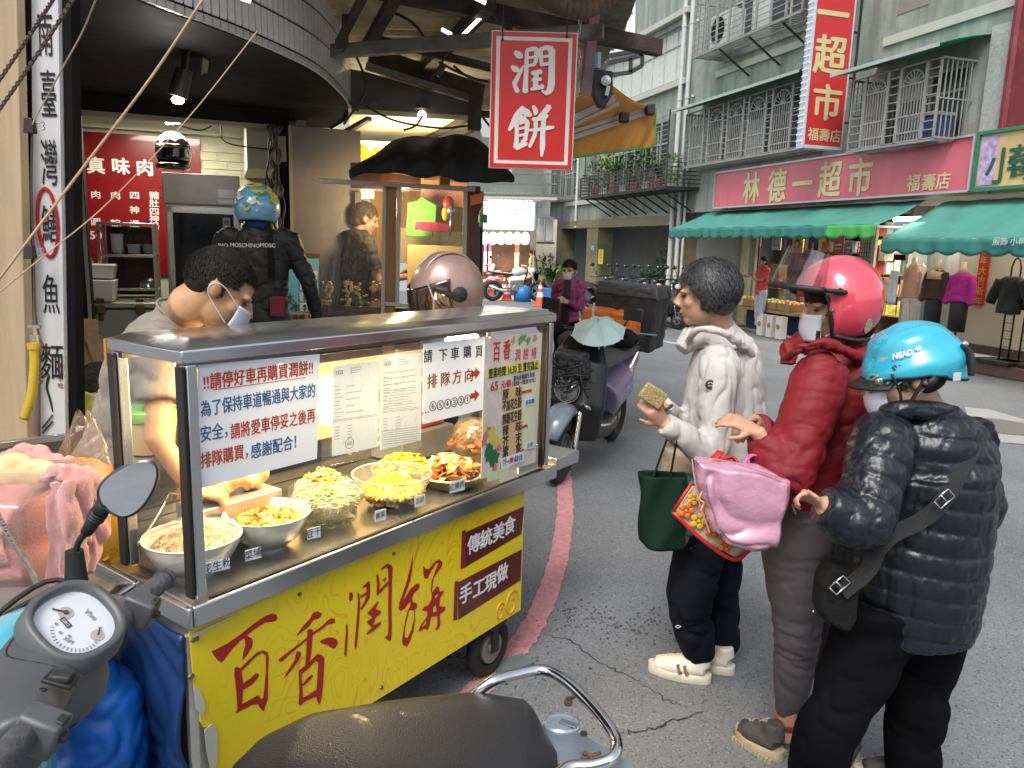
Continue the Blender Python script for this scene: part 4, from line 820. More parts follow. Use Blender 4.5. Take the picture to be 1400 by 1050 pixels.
# -------------------------- orange awning at the canopy's end
OR=M('orange_canvas',(.48,.20,.028),.75,var=.14,vs=3,bump=.3,bs=40,dirt=.3,dcol=(.3,.15,.05),ds=3)
oa=thing('orange_awning','weathered orange retractable awning with green piping under the canopy','awning',py(840,190,5.6))
A,B,C_,D_=py(770,140,5.0),py(838,117,5.4),py(897,147,6.3),py(770,190,5.3)
m=MB();m.grid(lambda u,v:(A.lerp(B,u)).lerp(D_.lerp(C_,u),v)+Vector((0,0,-.03*sin(pi*v))),10,8);pw('canopy',m,OR,oa,smooth=1,thick=.004)
E_,F_=py(895,200,6.3),py(770,217,5.3)
def ovf(u,v):p=D_.lerp(C_,u).lerp(F_.lerp(E_,u),v);p.y+=.035*sin(u*19+v*4)*v*(.4+.6*u)+.02*sin(u*43+v*9)*v;return p
m=MB();m.grid(ovf,40,12);pw('valance',m,OR,oa,smooth=1,thick=.004)
m=MB();m.tube([ovf(i/20,1)for i in range(21)]+[ovf(1,1-i/5)for i in range(1,6)],.009,6);pw('piping',m,M('green_piping',(.06,.3,.04),.6),oa)
for a,b,Ya,Yb,w_ in(((770,192),(895,150),5.25,6.25,.03),((770,184),(890,146),5.2,6.2,.022),((775,165),(838,135),4.8,5.3,.035),((780,172),(845,142),4.9,5.4,.02)):pbar('awning_arm',a,b,Ya,Yb,w_,M('arm_alu',(.42,.42,.4),.35,.6),w_*1.2,par=oa)
m=MB();m.box(py(853,161,5.7),(.07,.07,.07));pw('elbow_joint',m,BLKM,oa,bevel=.01);m=MB();m.box(py(889,150,6.1),(.06,.08,.08));pw('elbow_joint',m,BLKM,oa,bevel=.01)
bk_=thing('awning_bracket','dark metal bracket box with a white hinge plate at the awning corner','bracket',py(822,120,4.85))
m=MB();q=[(808,94),(838,97),(838,128),(828,146),(818,144),(810,125)];a=[py(x,y,4.85)for x,y in q];m.rings([[tuple(p)for p in a],[(p.x,p.y+.1,p.z)for p in a]]);pw('box',m,M('bracket_grey',(.05,.05,.055),.45,.5,var=.3,vs=15),bk_,bevel=.006)
m=MB();m.lathe([(.03,0),(.03,.02),(.012,.022)],16,py(828,111,4.83),(0,-1,0));m.bar(py(832,118,4.82),py(829,131,4.82),.022,.02);pw('hinge_plate',m,SS,bk_)
t=thing('signal_light','tiny light blue and white fitting above the bracket box','fitting',py(817,80,4.9));m=MB();p=py(817,84,4.9);m.tube([p-Vector((0,0,.04)),p+Vector((0,0,.05))],.02,8);pw('body',m,M('pale_blue',(.3,.5,.6),.4),t)
wx=thing('wall_lightbox','blank white lightbox in a black metal cage left of the green building','sign',py(850,80,8));m=MB();q=[(845,-10),(869,-10),(868,68),(833,74),(820,60)];a=[py(x,y,8)for x,y in q];m.rings([[tuple(p)for p in a],[(p.x+.05,p.y+.25,p.z)for p in a]]);pw('panel',m,M('lightbox_white',(.62,.66,.7),.4),wx)
m=MB()
for a,b in(((820,78),(868,70)),((868,70),(878,75)),((820,88),(862,80)),((862,80),(878,75)),((822,104),(862,99)),((862,99),(878,90)),((862,80),(862,99)),((878,75),(878,90)),((820,78),(820,104))):m.bar(py(*a,7.9),py(*b,7.9),.035)
pw('cage_frame',m,BLKM,wx)
# ========================== PLASTIC SHEETED STALL
WD=M('stall_timber',(.30,.155,.055),.55,var=.25,vs=4,stretch=(6,6,.6),bump=.3,bs=30);WDD=M('dark_timber',(.09,.035,.02),.5,var=.3,vs=4,stretch=(6,6,.6))
PL=G('clear_plastic',(.96,.96,.95),.025,.06,bump=1.0,bs=9,fres=1.5,col=(.8,.75,.65),boost=1.3)
SYT=6.0
st2=thing('food_stall','timber food stall with clear plastic curtains under a black tarp','stall',(-1,6.4,0))
def spl(x,y,Y=SYT):return py(x,y,Y)
def sbar(nm,x0,y0,x1,y1,Y,w,mat,h=None,Y1=None):A=py(x0,y0,Y);B=py(x1,y1,Y1 or Y);m=MB();m.bar(A,B,w,h or w);return pw(nm,m,mat,st2,bevel=.003)
sbar('top_rail',436,247,650,259,SYT-.02,.03,M('rail_grey',(.25,.25,.24),.4,.5),.035)
sbar('post',535,256,530,560,SYT+.06,.09,WD,.05);sbar('post',648,255,644,640,SYT+.1,.1,WDD,.08);sbar('post',520,262,508,430,7.2,.16,WD,.08)
for x in(526,546,636):sbar('white_batten',x,257,x-3,420 if x==546 else 445,SYT+.03,.028,M('batten_white',(.42,.40,.36),.5),.02)
sbar('white_batten',524,415,622,422,SYT+.03,.028,MC['batten_white'],.03)
sbar('black_post',655,262,652,470,6.2,.07,BLKM,.09)
for i in range(8):sbar('counter_board',436,424+i*13,640,432+i*13,SYT+.1+.002*(i%2),.02,M('maroon_board',(.06,.02,.025),.5,var=.3,vs=6),.085)
for x0,x1 in((438,524),(546,636)):
 a,b,c,d=spl(x0,248),spl(x1,254),spl(x1-3,446),spl(x0,446)
 m=MB();m.grid(lambda u,v:(a.lerp(b,u)).lerp(d.lerp(c,u),v)+Vector((0,.018*sin(u*14+v*3)+.01*sin(u*39+v*11),0)),40,30);pw('plastic_curtain',m,PL,st2,smooth=1)
for i,x in enumerate(range(548,640,14)):sbar('wall_plank',x,262,x,345,7.4+.003*(i%2),.1,WD,.03)
sbar('shelf',546,335,636,342,7.3,.2,M('pale_shelf',(.5,.42,.25),.6),.32);sbar('header_board',575,262,640,264,7.0,.05,M('pinkish_board',(.45,.22,.14),.5),.25);sbar('back_post',481,255,478,440,7.6,.09,M('pale_post',(.5,.48,.4),.5),.06)
sbar('header_board',480,240,575,243,6.4,.05,WDD,.2);sbar('header_board',580,235,640,238,6.5,.05,WD,.14);sbar('brace',480,238,495,225,6.2,.05,GIRD);sbar('side_panel',600,236,615,236,6.3,.03,M('lit_ply',(.5,.25,.06),.5),.2)
m=MB();m.box(py(600,390,6.9),(.5,.5,.7));pw('prep_cabinet',m,M('yellow_cabinet',(.45,.36,.16),.5),st2,bevel=.01)
tq=[(478,238),(497,222),(515,210),(545,189),(570,187),(600,188),(617,184),(640,185),(660,197),(682,215),(702,243),(690,250),(660,249),(625,243),(580,240),(540,236),(500,234)]
m=MB();P=[py(x,y,6.0)for x,y in tq];
def tarp(u,v):
 top=spline([py(x,y,6.3)for x,y in[(482,232),(515,209),(545,190),(575,187),(600,189),(617,185),(640,186),(665,200),(703,242)]],8);bot=spline([py(x,y,5.9)for x,y in[(480,245),(505,236),(540,238),(580,242),(610,243),(640,250),(665,249),(690,250),(703,247)]],8)
 i=min(len(top)-1,int(u*(len(top)-1)));a=Vector(top[i]);b=Vector(bot[i]);p=a.lerp(b,v);p.y-=.12*sin(pi*v)+.02*sin(u*40+v*8);p.z+=.012*sin(u*31)*sin(v*7);return p
m=MB();m.grid(tarp,64,14);pw('tarp',m,M('black_tarp',(.006,.006,.007),.7,var=.4,vs=6,bump=.5,bs=14),st2,smooth=1,thick=.01)
t=thing('sleeveless_apron','green sleeveless apron on a hanger inside the stall','apron',py(577,300,6.7));q=[(557,277),(570,274),(577,268),(585,274),(597,280),(596,305),(592,310),(592,324),(554,323),(556,300)]
m=MB();a=[py(x,y,6.7)for x,y in q];m.rings([[tuple(p)for p in a],[(p.x,p.y+.03,p.z)for p in a]]);pw('cloth',m,M('green_cloth',(.09,.33,.06),.8,var=.2,vs=9,bump=.5,bs=20),t,bevel=.008);m=MB();p=py(578,266,6.72);m.tube([p-Vector((0,0,.05)),p,p+Vector((.012,0,.02)),p+Vector((0,0,.04))],.004,5);pw('hanger',m,SS,t)
t=thing('strip_holder','maroon strip holder with two screws in front of the green apron','holder',py(591,310,6.6));m=MB();p=py(591,310,6.55);m.box(p,(.29,.03,.075),rot=Euler((0,.05,0)));pw('body',m,M('maroon_plastic',(.16,.01,.045),.35),t,bevel=.006)
t=thing('red_bag','small red and yellow packet hanging beside the apron','packet',py(614,290,6.6));m=MB();m.ell(py(613,278,6.55),(.045,.03,.06));pw('red_packet',m,M('red_pack',(.3,.02,.02),.4),t,smooth=1);m=MB();m.ell(py(609,292,6.55),(.03,.02,.06));pw('yellow_packet',m,M('yellow_pack',(.5,.35,.02),.4),t,smooth=1)
t=thing('steel_ladle','shiny steel ladle hanging below the red packet','ladle',py(617,290,6.5));m=MB();m.ell(py(617,288,6.5),(.035,.02,.035));p=py(617,292,6.5);m.bar(p,p-Vector((0.01,0,.18)),.012);pw('ladle',m,SS,t,smooth=1)
t=thing('stall_lamp','yellow glowing lamp behind the plastic curtain above the man','lamp',py(500,265,6.8));m=MB();m.box(py(500,265,6.8),(.13,.08,.07));pw('shade',m,E('yellow_glow',(1,.85,.12),4),t,bevel=.01);lamp('stall_light','POINT',py(545,285,6.35),22,(1,.74,.38),.08,t)
t=thing('orange_flag','small orange plastic flag at the right post of the stall','flag',py(658,270,5.9));m=MB();a=[py(x,y,5.95)for x,y in((643,268),(660,263),(660,277),(643,281))];m.rings([[tuple(p)for p in a],[(p.x,p.y+.01,p.z)for p in a]]);pw('sheet',m,M('flag_orange',(.65,.14,.02),.5),t)
t=thing('hanging_bottle','clear bottle with green label hanging by the stall post','bottle',py(661,295,5.9));m=MB();p=py(660,310,5.9);m.lathe([(.03,0),(.033,.03),(.033,.1),(.012,.14),(.012,.17)],14,p);pw('body',m,G('bottle_clear',(.8,.85,.8),.25,.1),t,smooth=1);m=MB();m.lathe([(.034,.03),(.034,.09)],14,p);pw('label',m,M('label_green',(.03,.2,.05),.5),t)
t=thing('steel_pot','steel pot on the stall counter in front of the man','pot',py(505,432,6.3));m=MB();p=py(505,440,6.3);m.lathe([(.06,0),(.065,.1),(.07,.105),(.06,.1)],18,p);pw('body',m,SS,t,smooth=1,ang=40);m=MB();m.bar(p+Vector((-.06,0,.08)),p+Vector((-.2,0,.14)),.015);pw('handle',m,SS,t)
rnd=random.Random(9);m=MB()
for k in range(150):
 x=rnd.choice([449,472,478,492,512])+rnd.gauss(0,3.5);p=py(x,rnd.uniform(385,445),6.2);m.ell(p,(rnd.uniform(.008,.02),.01,rnd.uniform(.008,.016)),nu=7,nv=4)
struct(tag(put('skewer_snacks',m,M('snack_gold',(.5,.33,.13),.35,var=.5,vs=60),smooth=1),'rows of golden bagged snacks hanging in the stall window','snacks'),'stuff')
# ========================== FAR END OF THE STREET
FSY=24.0
fs=thing('street_shop','far shop with glowing white sign board, lantern row and wooden front','shop',(-.6,FSY,0))
def fpz(x,y,Y=FSY):return py(x,y,Y)
def fq(nm,x0,y0,x1,y1,mat,d=.3,Y=FSY,par=None,bevel=0):a=fpz(x0,y1,Y);b=fpz(x1,y0,Y);m=MB();m.box(((a.x+b.x)/2,Y+d/2,(a.z+b.z)/2),(b.x-a.x,d,b.z-a.z));return pw(nm,m,mat,par or fs,bevel=bevel)
fq('building_front',380,-60,765,430,GREYW,.5,FSY+1.6);fq('upper_wall',560,190,745,278,M('far_dark_wall',(.1,.12,.1),.8),.3,FSY+.5)
fq('sign_panel',645,277,731,312,E('far_sign',(.93,.96,1),1.5),.25);fq('sign_end',731.5,276,736,312,M('sign_end',(.3,.33,.35),.4),.25)
fq('wooden_front',727,316,731,400,WD,.3);fq('interior',645,335,725,410,M('shop_inside',(.10,.05,.03),.7,var=.6,vs=2),.3,FSY+1);fq('cream_wall',731,300,762,392,M('far_cream',(.5,.46,.36),.7),.3,FSY+1.2)
for i in range(7):
 m=MB();a=fpz(652+i*11,326,FSY-.15);m.ell(a,(.135,.12,.19),nu=14,nv=8);pw('lantern',m,E('lantern_glow',(1,.88,.55),2.6),fs,smooth=1)
cs_=[('ら',(.05,.4,.5),652),('く',(.2,.05,.1),670),('320',(.5,.45,.5),682),('町',(.05,.4,.4),694),('口',(.05,.3,.35),702),('KIMC',(.4,.2,.5),714)]
for s_,c_,x in cs_:
 for dy,s2_ in((288,s_),(302,{'く':'る','320':'90','KIMC':'BAR'}.get(s_,'・'))):p=fpz(x,dy,FSY-.02);mm=Matrix(((1,0,0),(0,0,-1),(0,1,0))).to_4x4();mm.translation=(p.x,p.y,p.z-.1);text(s2_,.27,E('ink%d'%int(c_[0]*100+c_[2]*10),c_,.5),fs,mm,.02,'CENTER',name='character',sx=.8)
lamp('shop_glow','AREA',fpz(690,345,FSY-.3),60,(1,.8,.5),1.5,fs)
for i in range(9):m=MB();p=fpz(670+i*7,274,FSY-.05);m.ell(p,.05,nu=8,nv=5);pw('sign_bulb',m,E('bulb_far',(1,1,.95),5),fs)
for i,(x,cl)in enumerate(((655,(.7,.15,.35)),(664,(.65,.3,.5)),(668,(.5,.3,.3)),(706,(.75,.25,.2)))):fq('banner',x-3,334,x+4,371,M('banner%s'%'abcd'[i],cl,.5,var=.5,vs=4),.03,FSY-.2)
fa=thing('air_conditioner','two grey outdoor cooling units on the wall beside the far sign','air conditioner',fpz(745,330));fq('left_unit',736,297,744,329,M('unit_grey',(.34,.37,.38),.5,var=.1),.5,FSY-.3,fa,.02);fq('right_unit',745,296,757,330,MC['unit_grey'],.5,FSY-.3,fa,.02);fq('unit_bracket',734,331,758,333,BLKM,.6,FSY-.3,fa)
fbx=thing('far_balcony','rusty barred balcony over the glowing far sign','balcony',fpz(700,265,23));m=MB()
for i in range(26):m.bar(fpz(648+i*4.4,236,23),fpz(648+i*4.4,265,23),.025)
for y in(236,250,265):m.bar(fpz(646,y,23),fpz(762,y+2,23),.05)
pw('railing',m,M('balcony_rail',(.12,.13,.12),.5),fbx);fq('slab',646,266,762,270,CREAM,.9,23,fbx);fq('blue_washing',680,232,700,240,M('washing',(.35,.4,.6),.7),.1,23.2,fbx)
# -------------------------- plants
LEAF=[M('leaf_dark',(.022,.07,.022),.5,var=.5,vs=2),M('leaf_mid',(.05,.13,.03),.5,var=.5,vs=2),M('leaf_light',(.12,.22,.03),.5,var=.4,vs=2)]
def leaves(m,c,r,n,size,seed,up=.2):
 rnd=random.Random(seed);c=Vector(c)
 for k in range(n):
  d=Vector((rnd.gauss(0,1),rnd.gauss(0,1),rnd.gauss(up,1))).normalized();p=c+Vector((d.x*r[0],d.y*r[1],d.z*r[2]))*rnd.uniform(.25,1)**.6
  t=(d+Vector((rnd.gauss(0,.5),rnd.gauss(0,.5),rnd.gauss(0,.5)))).normalized();x,y=frame(t);s_=size*rnd.uniform(.6,1.3)
  m.f.append([m.pt(p),m.pt(p+t*s_*.5+x*s_*.25+y*s_*.04),m.pt(p+t*s_),m.pt(p+t*s_*.5-x*s_*.25+y*s_*.04)])
 return m
def plant(label,c,r,n,size,li,pot=None,seed=1,group=None,blade=False):
 t=thing('potted_plant',label,'plant',(c[0],c[1],c[2]),group=group);cc=(c[0],c[1],c[2]+(pot[1]if pot else 0)+r[2]*.8)
 m=MB();rnd=random.Random(seed)
 if blade:
  for k in range(n):
   a=rnd.uniform(0,6.28);l=rnd.uniform(.6,1.1);b=Vector((c[0],c[1],c[2]+(pot[1]if pot else 0)));pts=[b,b+Vector((cos(a)*r[0]*.35*l,sin(a)*r[1]*.35*l,r[2]*1.1*l)),b+Vector((cos(a)*r[0]*l,sin(a)*r[1]*l,r[2]*1.3*l))]
   q=spline(pts,5);w_=size
   for i in range(len(q)-1):
    w0=w_*sin(pi*(i+.4)/len(q));w1=w_*sin(pi*(i+1.4)/len(q))if i<len(q)-2 else 0;nn=Vector((-sin(a),cos(a),.2));m.face(Vector(q[i])-nn*w0,Vector(q[i])+nn*w0,Vector(q[i+1])+nn*w1,Vector(q[i+1])-nn*w1)
 else:leaves(m,cc,r,n,size,seed)
 pw('foliage',m,LEAF[li],t,fix=False)
 m=MB();m.tube([(c[0],c[1],c[2]+.02),(c[0]+.01,c[1],c[2]+(pot[1]if pot else 0)+r[2]*.9)],[.014,.006],6);pw('stem',m,M('stem',(.1,.08,.03),.8),t)
 if pot:
  m=MB();rr,hh_,mt,sq=pot
  if sq:m.box((c[0],c[1],c[2]+hh_/2),(rr*2,rr*1.4,hh_),taper=1.1)
  else:m.lathe([(rr*.75,0),(rr,hh_*.85),(rr*1.1,hh_*.86),(rr*1.1,hh_),(rr*.9,hh_)],14,(c[0],c[1],c[2]))
  pw('pot',m,mt,t,bevel=.008 if sq else 0)
 return t
BLUEP=M('blue_tub',(.02,.16,.38),.45,var=.1);TERR=M('terracotta',(.32,.09,.05),.7,var=.2);WPOT=M('white_pot',(.45,.43,.4),.6)
def gp(x,y,Y=None):p=pz(x,y,0);return p
plant('glossy broad leaved plant in a blue tub behind the traffic cone',gp(752,414),(.42,.35,.42),46,.055,1,(.26,.42,BLUEP,True),3,blade=True)
plant('yellow green bushy plant in the second blue tub',gp(763,412)+Vector((.12,.2,0)),(.34,.3,.34),260,.13,2,(.24,.4,BLUEP,True),5)
plant('tall dark bush behind the blue tubs',gp(746,404),(.38,.35,.6),420,.15,0,(.2,.3,TERR,False),6)
for i,(x,y,rr,li,sz,lb)in enumerate(((685,400,(.5,.4,.45),1,.16,'green bush left of centre before the far shop'),(700,398,(.42,.3,.3),2,.15,'pale flowering bush before the far shop'),(718,399,(.4,.4,.5),0,.16,'round dark bush by the wooden shop front'),(660,402,(.3,.3,.5),1,.15,'bush behind the grey helmet at the far kerb'))):
 plant(lb,gp(x,y)+Vector((0,.3,.0)),rr,380,sz,li,(.22,.4+.25*(i<3),WPOT,False),20+i)
pbn=thing('plant_balcony','black iron balcony cage full of potted plants under the orange awning','balcony',FA.w(11.5,3.0))
m=FB();s0,s1,z0,z1,dp=7.6,12.7,2.98,3.5,.85
for i in range(9):s_=s0+(s1-s0)*i/8;m.bar((s_,-dp,z0),(s_,-dp,z1),.035)
for i in range(7):z=z0+(z1-z0)*i/6;m.bar((s0,-dp,z),(s1,-dp,z),.018);m.bar((s0,-dp,z),(s0,0,z),.018);m.bar((s1,-dp,z),(s1,0,z),.018)
for i in range(36):s_=s0+(s1-s0)*i/35;m.bar((s_,-dp-.005,z0),(s_,-dp-.005,z1),.012)
for s_ in(s0,s1-.3):m.bar((s_,-dp,z1),(s_,-dp,4.6),.03)
pw('railing',m,M('balcony_iron',(.06,.06,.055),.5,.3,var=.3),pbn)
m=FB();fbox(m,s0,s1,z0-.06,z0,-dp,-.02);pw('floor_plate',m,M('dark_plate',(.02,.02,.02),.7),pbn)
for i in range(9):s_=s0+.3+(s1-s0-.6)*i/8;m=FB();m.bar((s_,-dp+.05,z0-.06),(s_,-.01,z0-.5),.03);pw('strut',m,BLKM,pbn)
ORD=['first','second','third','fourth','fifth','sixth','seventh','eighth'];rnd=random.Random(31);names=['tall spiky','arching bamboo','bushy green','small round','pale leaved','broad leaved','drooping','feathery']
for i in range(8):
 s_=s0+.35+(s1-s0-.7)*i/7;p=FA.w(s_,z0+.01,-.55);li=(2,0,1,0,1,2,2,0)[i];hh_=(.3,.25,.4,.6,.42,.45,.45,.5)[i]
 if i in(1,5):plant('%s plant on the iron balcony, %s from its right end'%(names[i],ORD[i]),p,(.4,.35,hh_),60,.022,li,(.11,.2,TERR,False),40+i,'potted plants on the iron balcony',blade=True)
 else:plant('%s plant on the iron balcony, %s from its right end'%(names[i],ORD[i]),p,(.32,.28,hh_),300,.1,li,(.12,.2,TERR if i%2 else WPOT,False),40+i,'potted plants on the iron balcony')
plant('leafy bush among the parked scooters by the shutter',gp(905,425)+Vector((.5,1.2,0)),(.55,.5,.75),700,.15,1,(.2,.4,WPOT,False),71)
plant('lower bush between the parked scooters',gp(878,430)+Vector((.3,.6,0)),(.4,.4,.45),400,.13,0,(.2,.35,WPOT,False),72)
# -------------------------- cones
CO=M('cone_orange',(.60,.07,.03),.45,var=.12,vs=5);CW=M('cone_white',(.65,.62,.6),.4)
def cone(label,p,h=.66):
 t=thing('traffic_cone',label,'traffic cone',p,group='orange cones by the far kerb');m=MB();m.box((0,0,.02),(.36,.36,.04));put('base',m,CO,t,bevel=.008)
 m=MB();m.lathe([(.15,.04),(.10,.04+h*.32)],20);m.lathe([(.076,.04+h*.52),(.058,.04+h*.66)],20);m.lathe([(.04,.04+h*.8),(.02,h)],20);put('body',m,CO,t,smooth=1,ang=40)
 m=MB();m.lathe([(.101,.04+h*.32),(.077,.04+h*.52)],20);put('reflective_band',m,CW,t,smooth=1,ang=40);m=MB();m.lathe([(.059,.04+h*.66),(.041,.04+h*.8)],20);put('reflective_band',m,CW,t,smooth=1,ang=40);return t
cone('traffic cone with white bands standing in front of the blue tubs',gp(738,419));cone('plain looking cone half hidden behind the parked motorcycle',gp(693,411),.5);cone('cone behind the rear wheel of the motorcycle',gp(669,408),.8)
bb=thing('blue_bin','small rounded blue bin between motorcycle and cone','bin',gp(714,412));m=MB();m.lathe([(.25,0),(.26,.3),(.2,.42),(.05,.46)],18);put('body',m,BLUEP,bb,smooth=1)
# -------------------------- parked two wheelers
TY=M('tyre',(.012,.012,.012),.8,bump=.4,bs=90);SEAT=M('seat_black',(.012,.012,.013),.45);PLB=M('scooter_black',(.012,.013,.015),.22,coat=.6);CHR=M('chrome',(.62,.62,.62),.12,1,var=.05)
MIRR=M('mirror_glass',(.75,.78,.8),.02,1,var=0,rv=0)
def wheel(t,y,r=.22,w=.09,z=None):
 z=z or r;m=MB();q=[((r-w/2)*cos(a),(r-w/2)*sin(a))for a in[2*pi*k/24 for k in range(24)]]
 m.rings([[(w/2*cos(b),y+(r-w/2+w/2*sin(b))*cos(a),z+(r-w/2+w/2*sin(b))*sin(a))for b in[2*pi*j/8 for j in range(8)]]for a in[2*pi*k/24 for k in range(24)]],close=True)
 wo=put('wheel',m,TY,t,smooth=1);m=MB()
 for k in range(5):a=2*pi*k/5;m.bar((0,y,z),(0,y+(r-w)*cos(a),z+(r-w)*sin(a)),.03,.03)
 m.rings([[(x,y+rr*cos(a),z+rr*sin(a))for x,rr in((-.03,r-w),(.03,r-w),(.03,r-w-.02),(-.03,r-w-.02))]for a in[2*pi*k/24 for k in range(24)]],close=True);m.lathe([(.04,-.05),(.04,.05)],12,(0,y,z),(1,0,0));put('rim',m,M('rim_metal',(.3,.3,.3),.4,.7),wo,smooth=1,ang=40)
def scooter(label,loc,rz,body,lean=.0,box=False):
 t=thing('parked_scooter',label,'scooter',loc,rz,'scooters parked along the arcade');t.rotation_euler[1]=lean
 wheel(t,.62);wheel(t,-.62)
 m=MB();m.tube([(0,.45,.30),(0,.50,.55),(0,.46,.80),(0,.38,.95)],[.15,.17,.15,.09],14,sq=.45,up=(0,1,0));m.tube([(0,.42,.3),(0,.1,.26),(0,-.15,.28)],[.12,.15,.13],12,sq=.5);m.tube([(0,-.1,.42),(0,-.4,.56),(0,-.85,.62)],[.15,.17,.07],14,sq=.85);m.tube([(0,.4,.95),(0,.42,1.0)],[.1,.07],12)
 sculpt('body',m,body,t,.02,None,3,world=False)
 m=MB();m.tube([(0,.06,.70),(0,-.3,.76),(0,-.72,.80)],[.08,.13,.1],14,sq=.35,smooth=4);put('seat',m,SEAT,t,smooth=1)
 m=MB();m.tube([(0,.62,.44),(0,.70,.40)],[.02,.02],6);m.tube([(0,.84,.34),(0,.72,.45),(0,.55,.46),(0,.42,.38)],.06,8,sq=.5,smooth=3);put('mudguard',m,body,t,smooth=1)
 for s_ in(-1,1):m=MB();m.tube([(s_*.05,.62,.22),(s_*.05,.45,.75)],.022,8);put('fork',m,CHR,t,smooth=1)
 m=MB();m.tube([(-.33,.30,.98),(-.15,.38,1.0),(.15,.38,1.0),(.33,.30,.98)],.017,8,smooth=4);put('handlebar',m,PLB,t,smooth=1)
 m=MB();m.ell((0,.55,.86),(.07,.04,.06));put('headlight',m,M('lamp_glass',(.5,.52,.52),.08,coat=1),t,smooth=1)
 for s_ in(-1,1):
  m=MB();m.tube([(s_*.2,.36,1.0),(s_*.27,.34,1.14),(s_*.3,.33,1.2)],.008,6);m.ell((s_*.31,.32,1.24),(.06,.018,.04));mi_=put('mirror',m,PLB,t,smooth=1);m=MB();m.ell((s_*.31,.304,1.24),(.053,.004,.034));put('glass',m,MIRR,mi_,smooth=1)
 m=MB();m.tube([(.1,-.2,.24),(.14,-.5,.26),(.15,-.85,.34)],[.03,.05,.045],10);put('exhaust',m,M('exhaust',(.08,.08,.08),.4,.7),t,smooth=1)
 m=MB();m.box((0,-.93,.55),(.16,.02,.1));put('number_plate',m,CW,t,bevel=.004);m=MB();m.ell((0,-.88,.66),(.09,.03,.035));put('tail_light',m,M('tail_red',(.4,.01,.01),.15,coat=.8),t,smooth=1)
 if box:m=MB();m.box((0,-.8,1.0),(.4,.38,.32));put('top_box',m,PLB,t,bevel=.03)
 return t
sc0=scooter('black scooter beside the white pillar of the drain pipes',gp(948,447),R(200),PLB)
spots=[(924,446,R(198),'black scooter partly behind the head of the woman in white, second from the pipes',0),(901,446,R(206),'dark scooter third from the drain pipes',0),(878,445,R(201),'dark scooter fourth from the drain pipes in front of the shutter',0),(856,443,R(208),'dark scooter fifth from the pipes by the grey wall',0),(836,441,R(203),'dark scooter sixth from the pipes behind the delivery box',0),(815,438,R(200),'leftmost dark scooter of the row under the yellow notice',0)]
for x,y,rz_,lb,dy in spots:copy_tree(sc0,None,gp(x,y)+Vector((0,dy,0)),rz_,lb)
def motorcycle(label,loc,rz,lab):
 t=thing('motorcycle',label,'motorcycle',loc,rz);wheel(t,.68,.3,.1);wheel(t,-.65,.3,.12)
 m=MB();m.tube([(0,.32,.86),(0,.05,.84),(0,-.1,.76)],[.06,.14,.06],12,smooth=3);put('fuel_tank',m,M('tank_white',(.55,.55,.57),.2,coat=.8),t,smooth=1)
 m=MB();m.tube([(0,-.1,.76),(0,-.4,.78),(0,-.8,.84)],[.1,.12,.06],12,sq=.4,smooth=3);put('seat',m,SEAT,t,smooth=1)
 m=MB();m.box((0,.05,.45),(.22,.36,.34));m.lathe([(.1,-.14),(.1,.14)],14,(0,-.02,.38),(1,0,0));put('engine',m,M('engine_grey',(.25,.25,.26),.4,.7,var=.4,vs=20),t,bevel=.02)
 m=MB();m.tube([(0,.35,.85),(0,.15,.3),(0,-.25,.3),(0,-.65,.3)],.03,8);m.tube([(0,.3,.8),(0,-.75,.75)],.03,8);put('chassis',m,PLB,t,smooth=1)
 for s_ in(-1,1):m=MB();m.tube([(s_*.08,.68,.3),(s_*.08,.38,.98)],.022,8);put('fork',m,CHR,t,smooth=1)
 m=MB();m.tube([(-.36,.24,1.02),(0,.36,1.0),(.36,.24,1.02)],.015,8);put('handlebar',m,PLB,t,smooth=1);m=MB();m.ell((0,.5,.88),(.09,.08,.09));put('headlight',m,MC['lamp_glass'],t,smooth=1)
 m=MB();m.tube([(.12,.1,.3),(.14,-.4,.3),(.15,-.8,.45)],[.025,.04,.045],10);put('exhaust',m,CHR,t,smooth=1);m=MB();m.tube([(0,-.4,.62),(0,-.75,.66),(0,-.98,.5)],.06,8,sq=.4,smooth=3);put('mudguard',m,MC['tank_white'],t,smooth=1);return t
motorcycle('black and white motorcycle parked sideways before the far shop',gp(704,412),R(-78),'')
rs=scooter('red and white scooter half hidden behind the grey helmet',gp(665,408),R(150),M('scooter_red',(.5,.02,.02),.2,coat=.7))
scooter('white scooter behind the motorcycle before the far shop',gp(690,405)+Vector((0,.5,0)),R(100),M('scooter_white',(.55,.55,.57),.2,coat=.7))
t=thing('notice','yellow notice sheet on the olive column','notice',FA.w(13.3,1.4));s_,z=FA.px(821,351,-.02);m=FB();m.box((s_,-.012,z),(.34,.01,.42));pw('sheet',m,M('notice_yellow',(.62,.50,.03),.6),t)
for i,ch in enumerate('請勿停車'):text(ch,.085,INK,t,FA.mat(s_,z+.12-i*.095,-.019,True),.0,'CENTER',name='character')
t=thing('notice','small light blue notice above the yellow one','notice',FA.w(14,1.7));s_,z=FA.px(810,339,-.02);m=FB();m.box((s_,-.012,z),(.2,.01,.14));pw('sheet',m,M('notice_blue',(.2,.5,.6),.6),t)
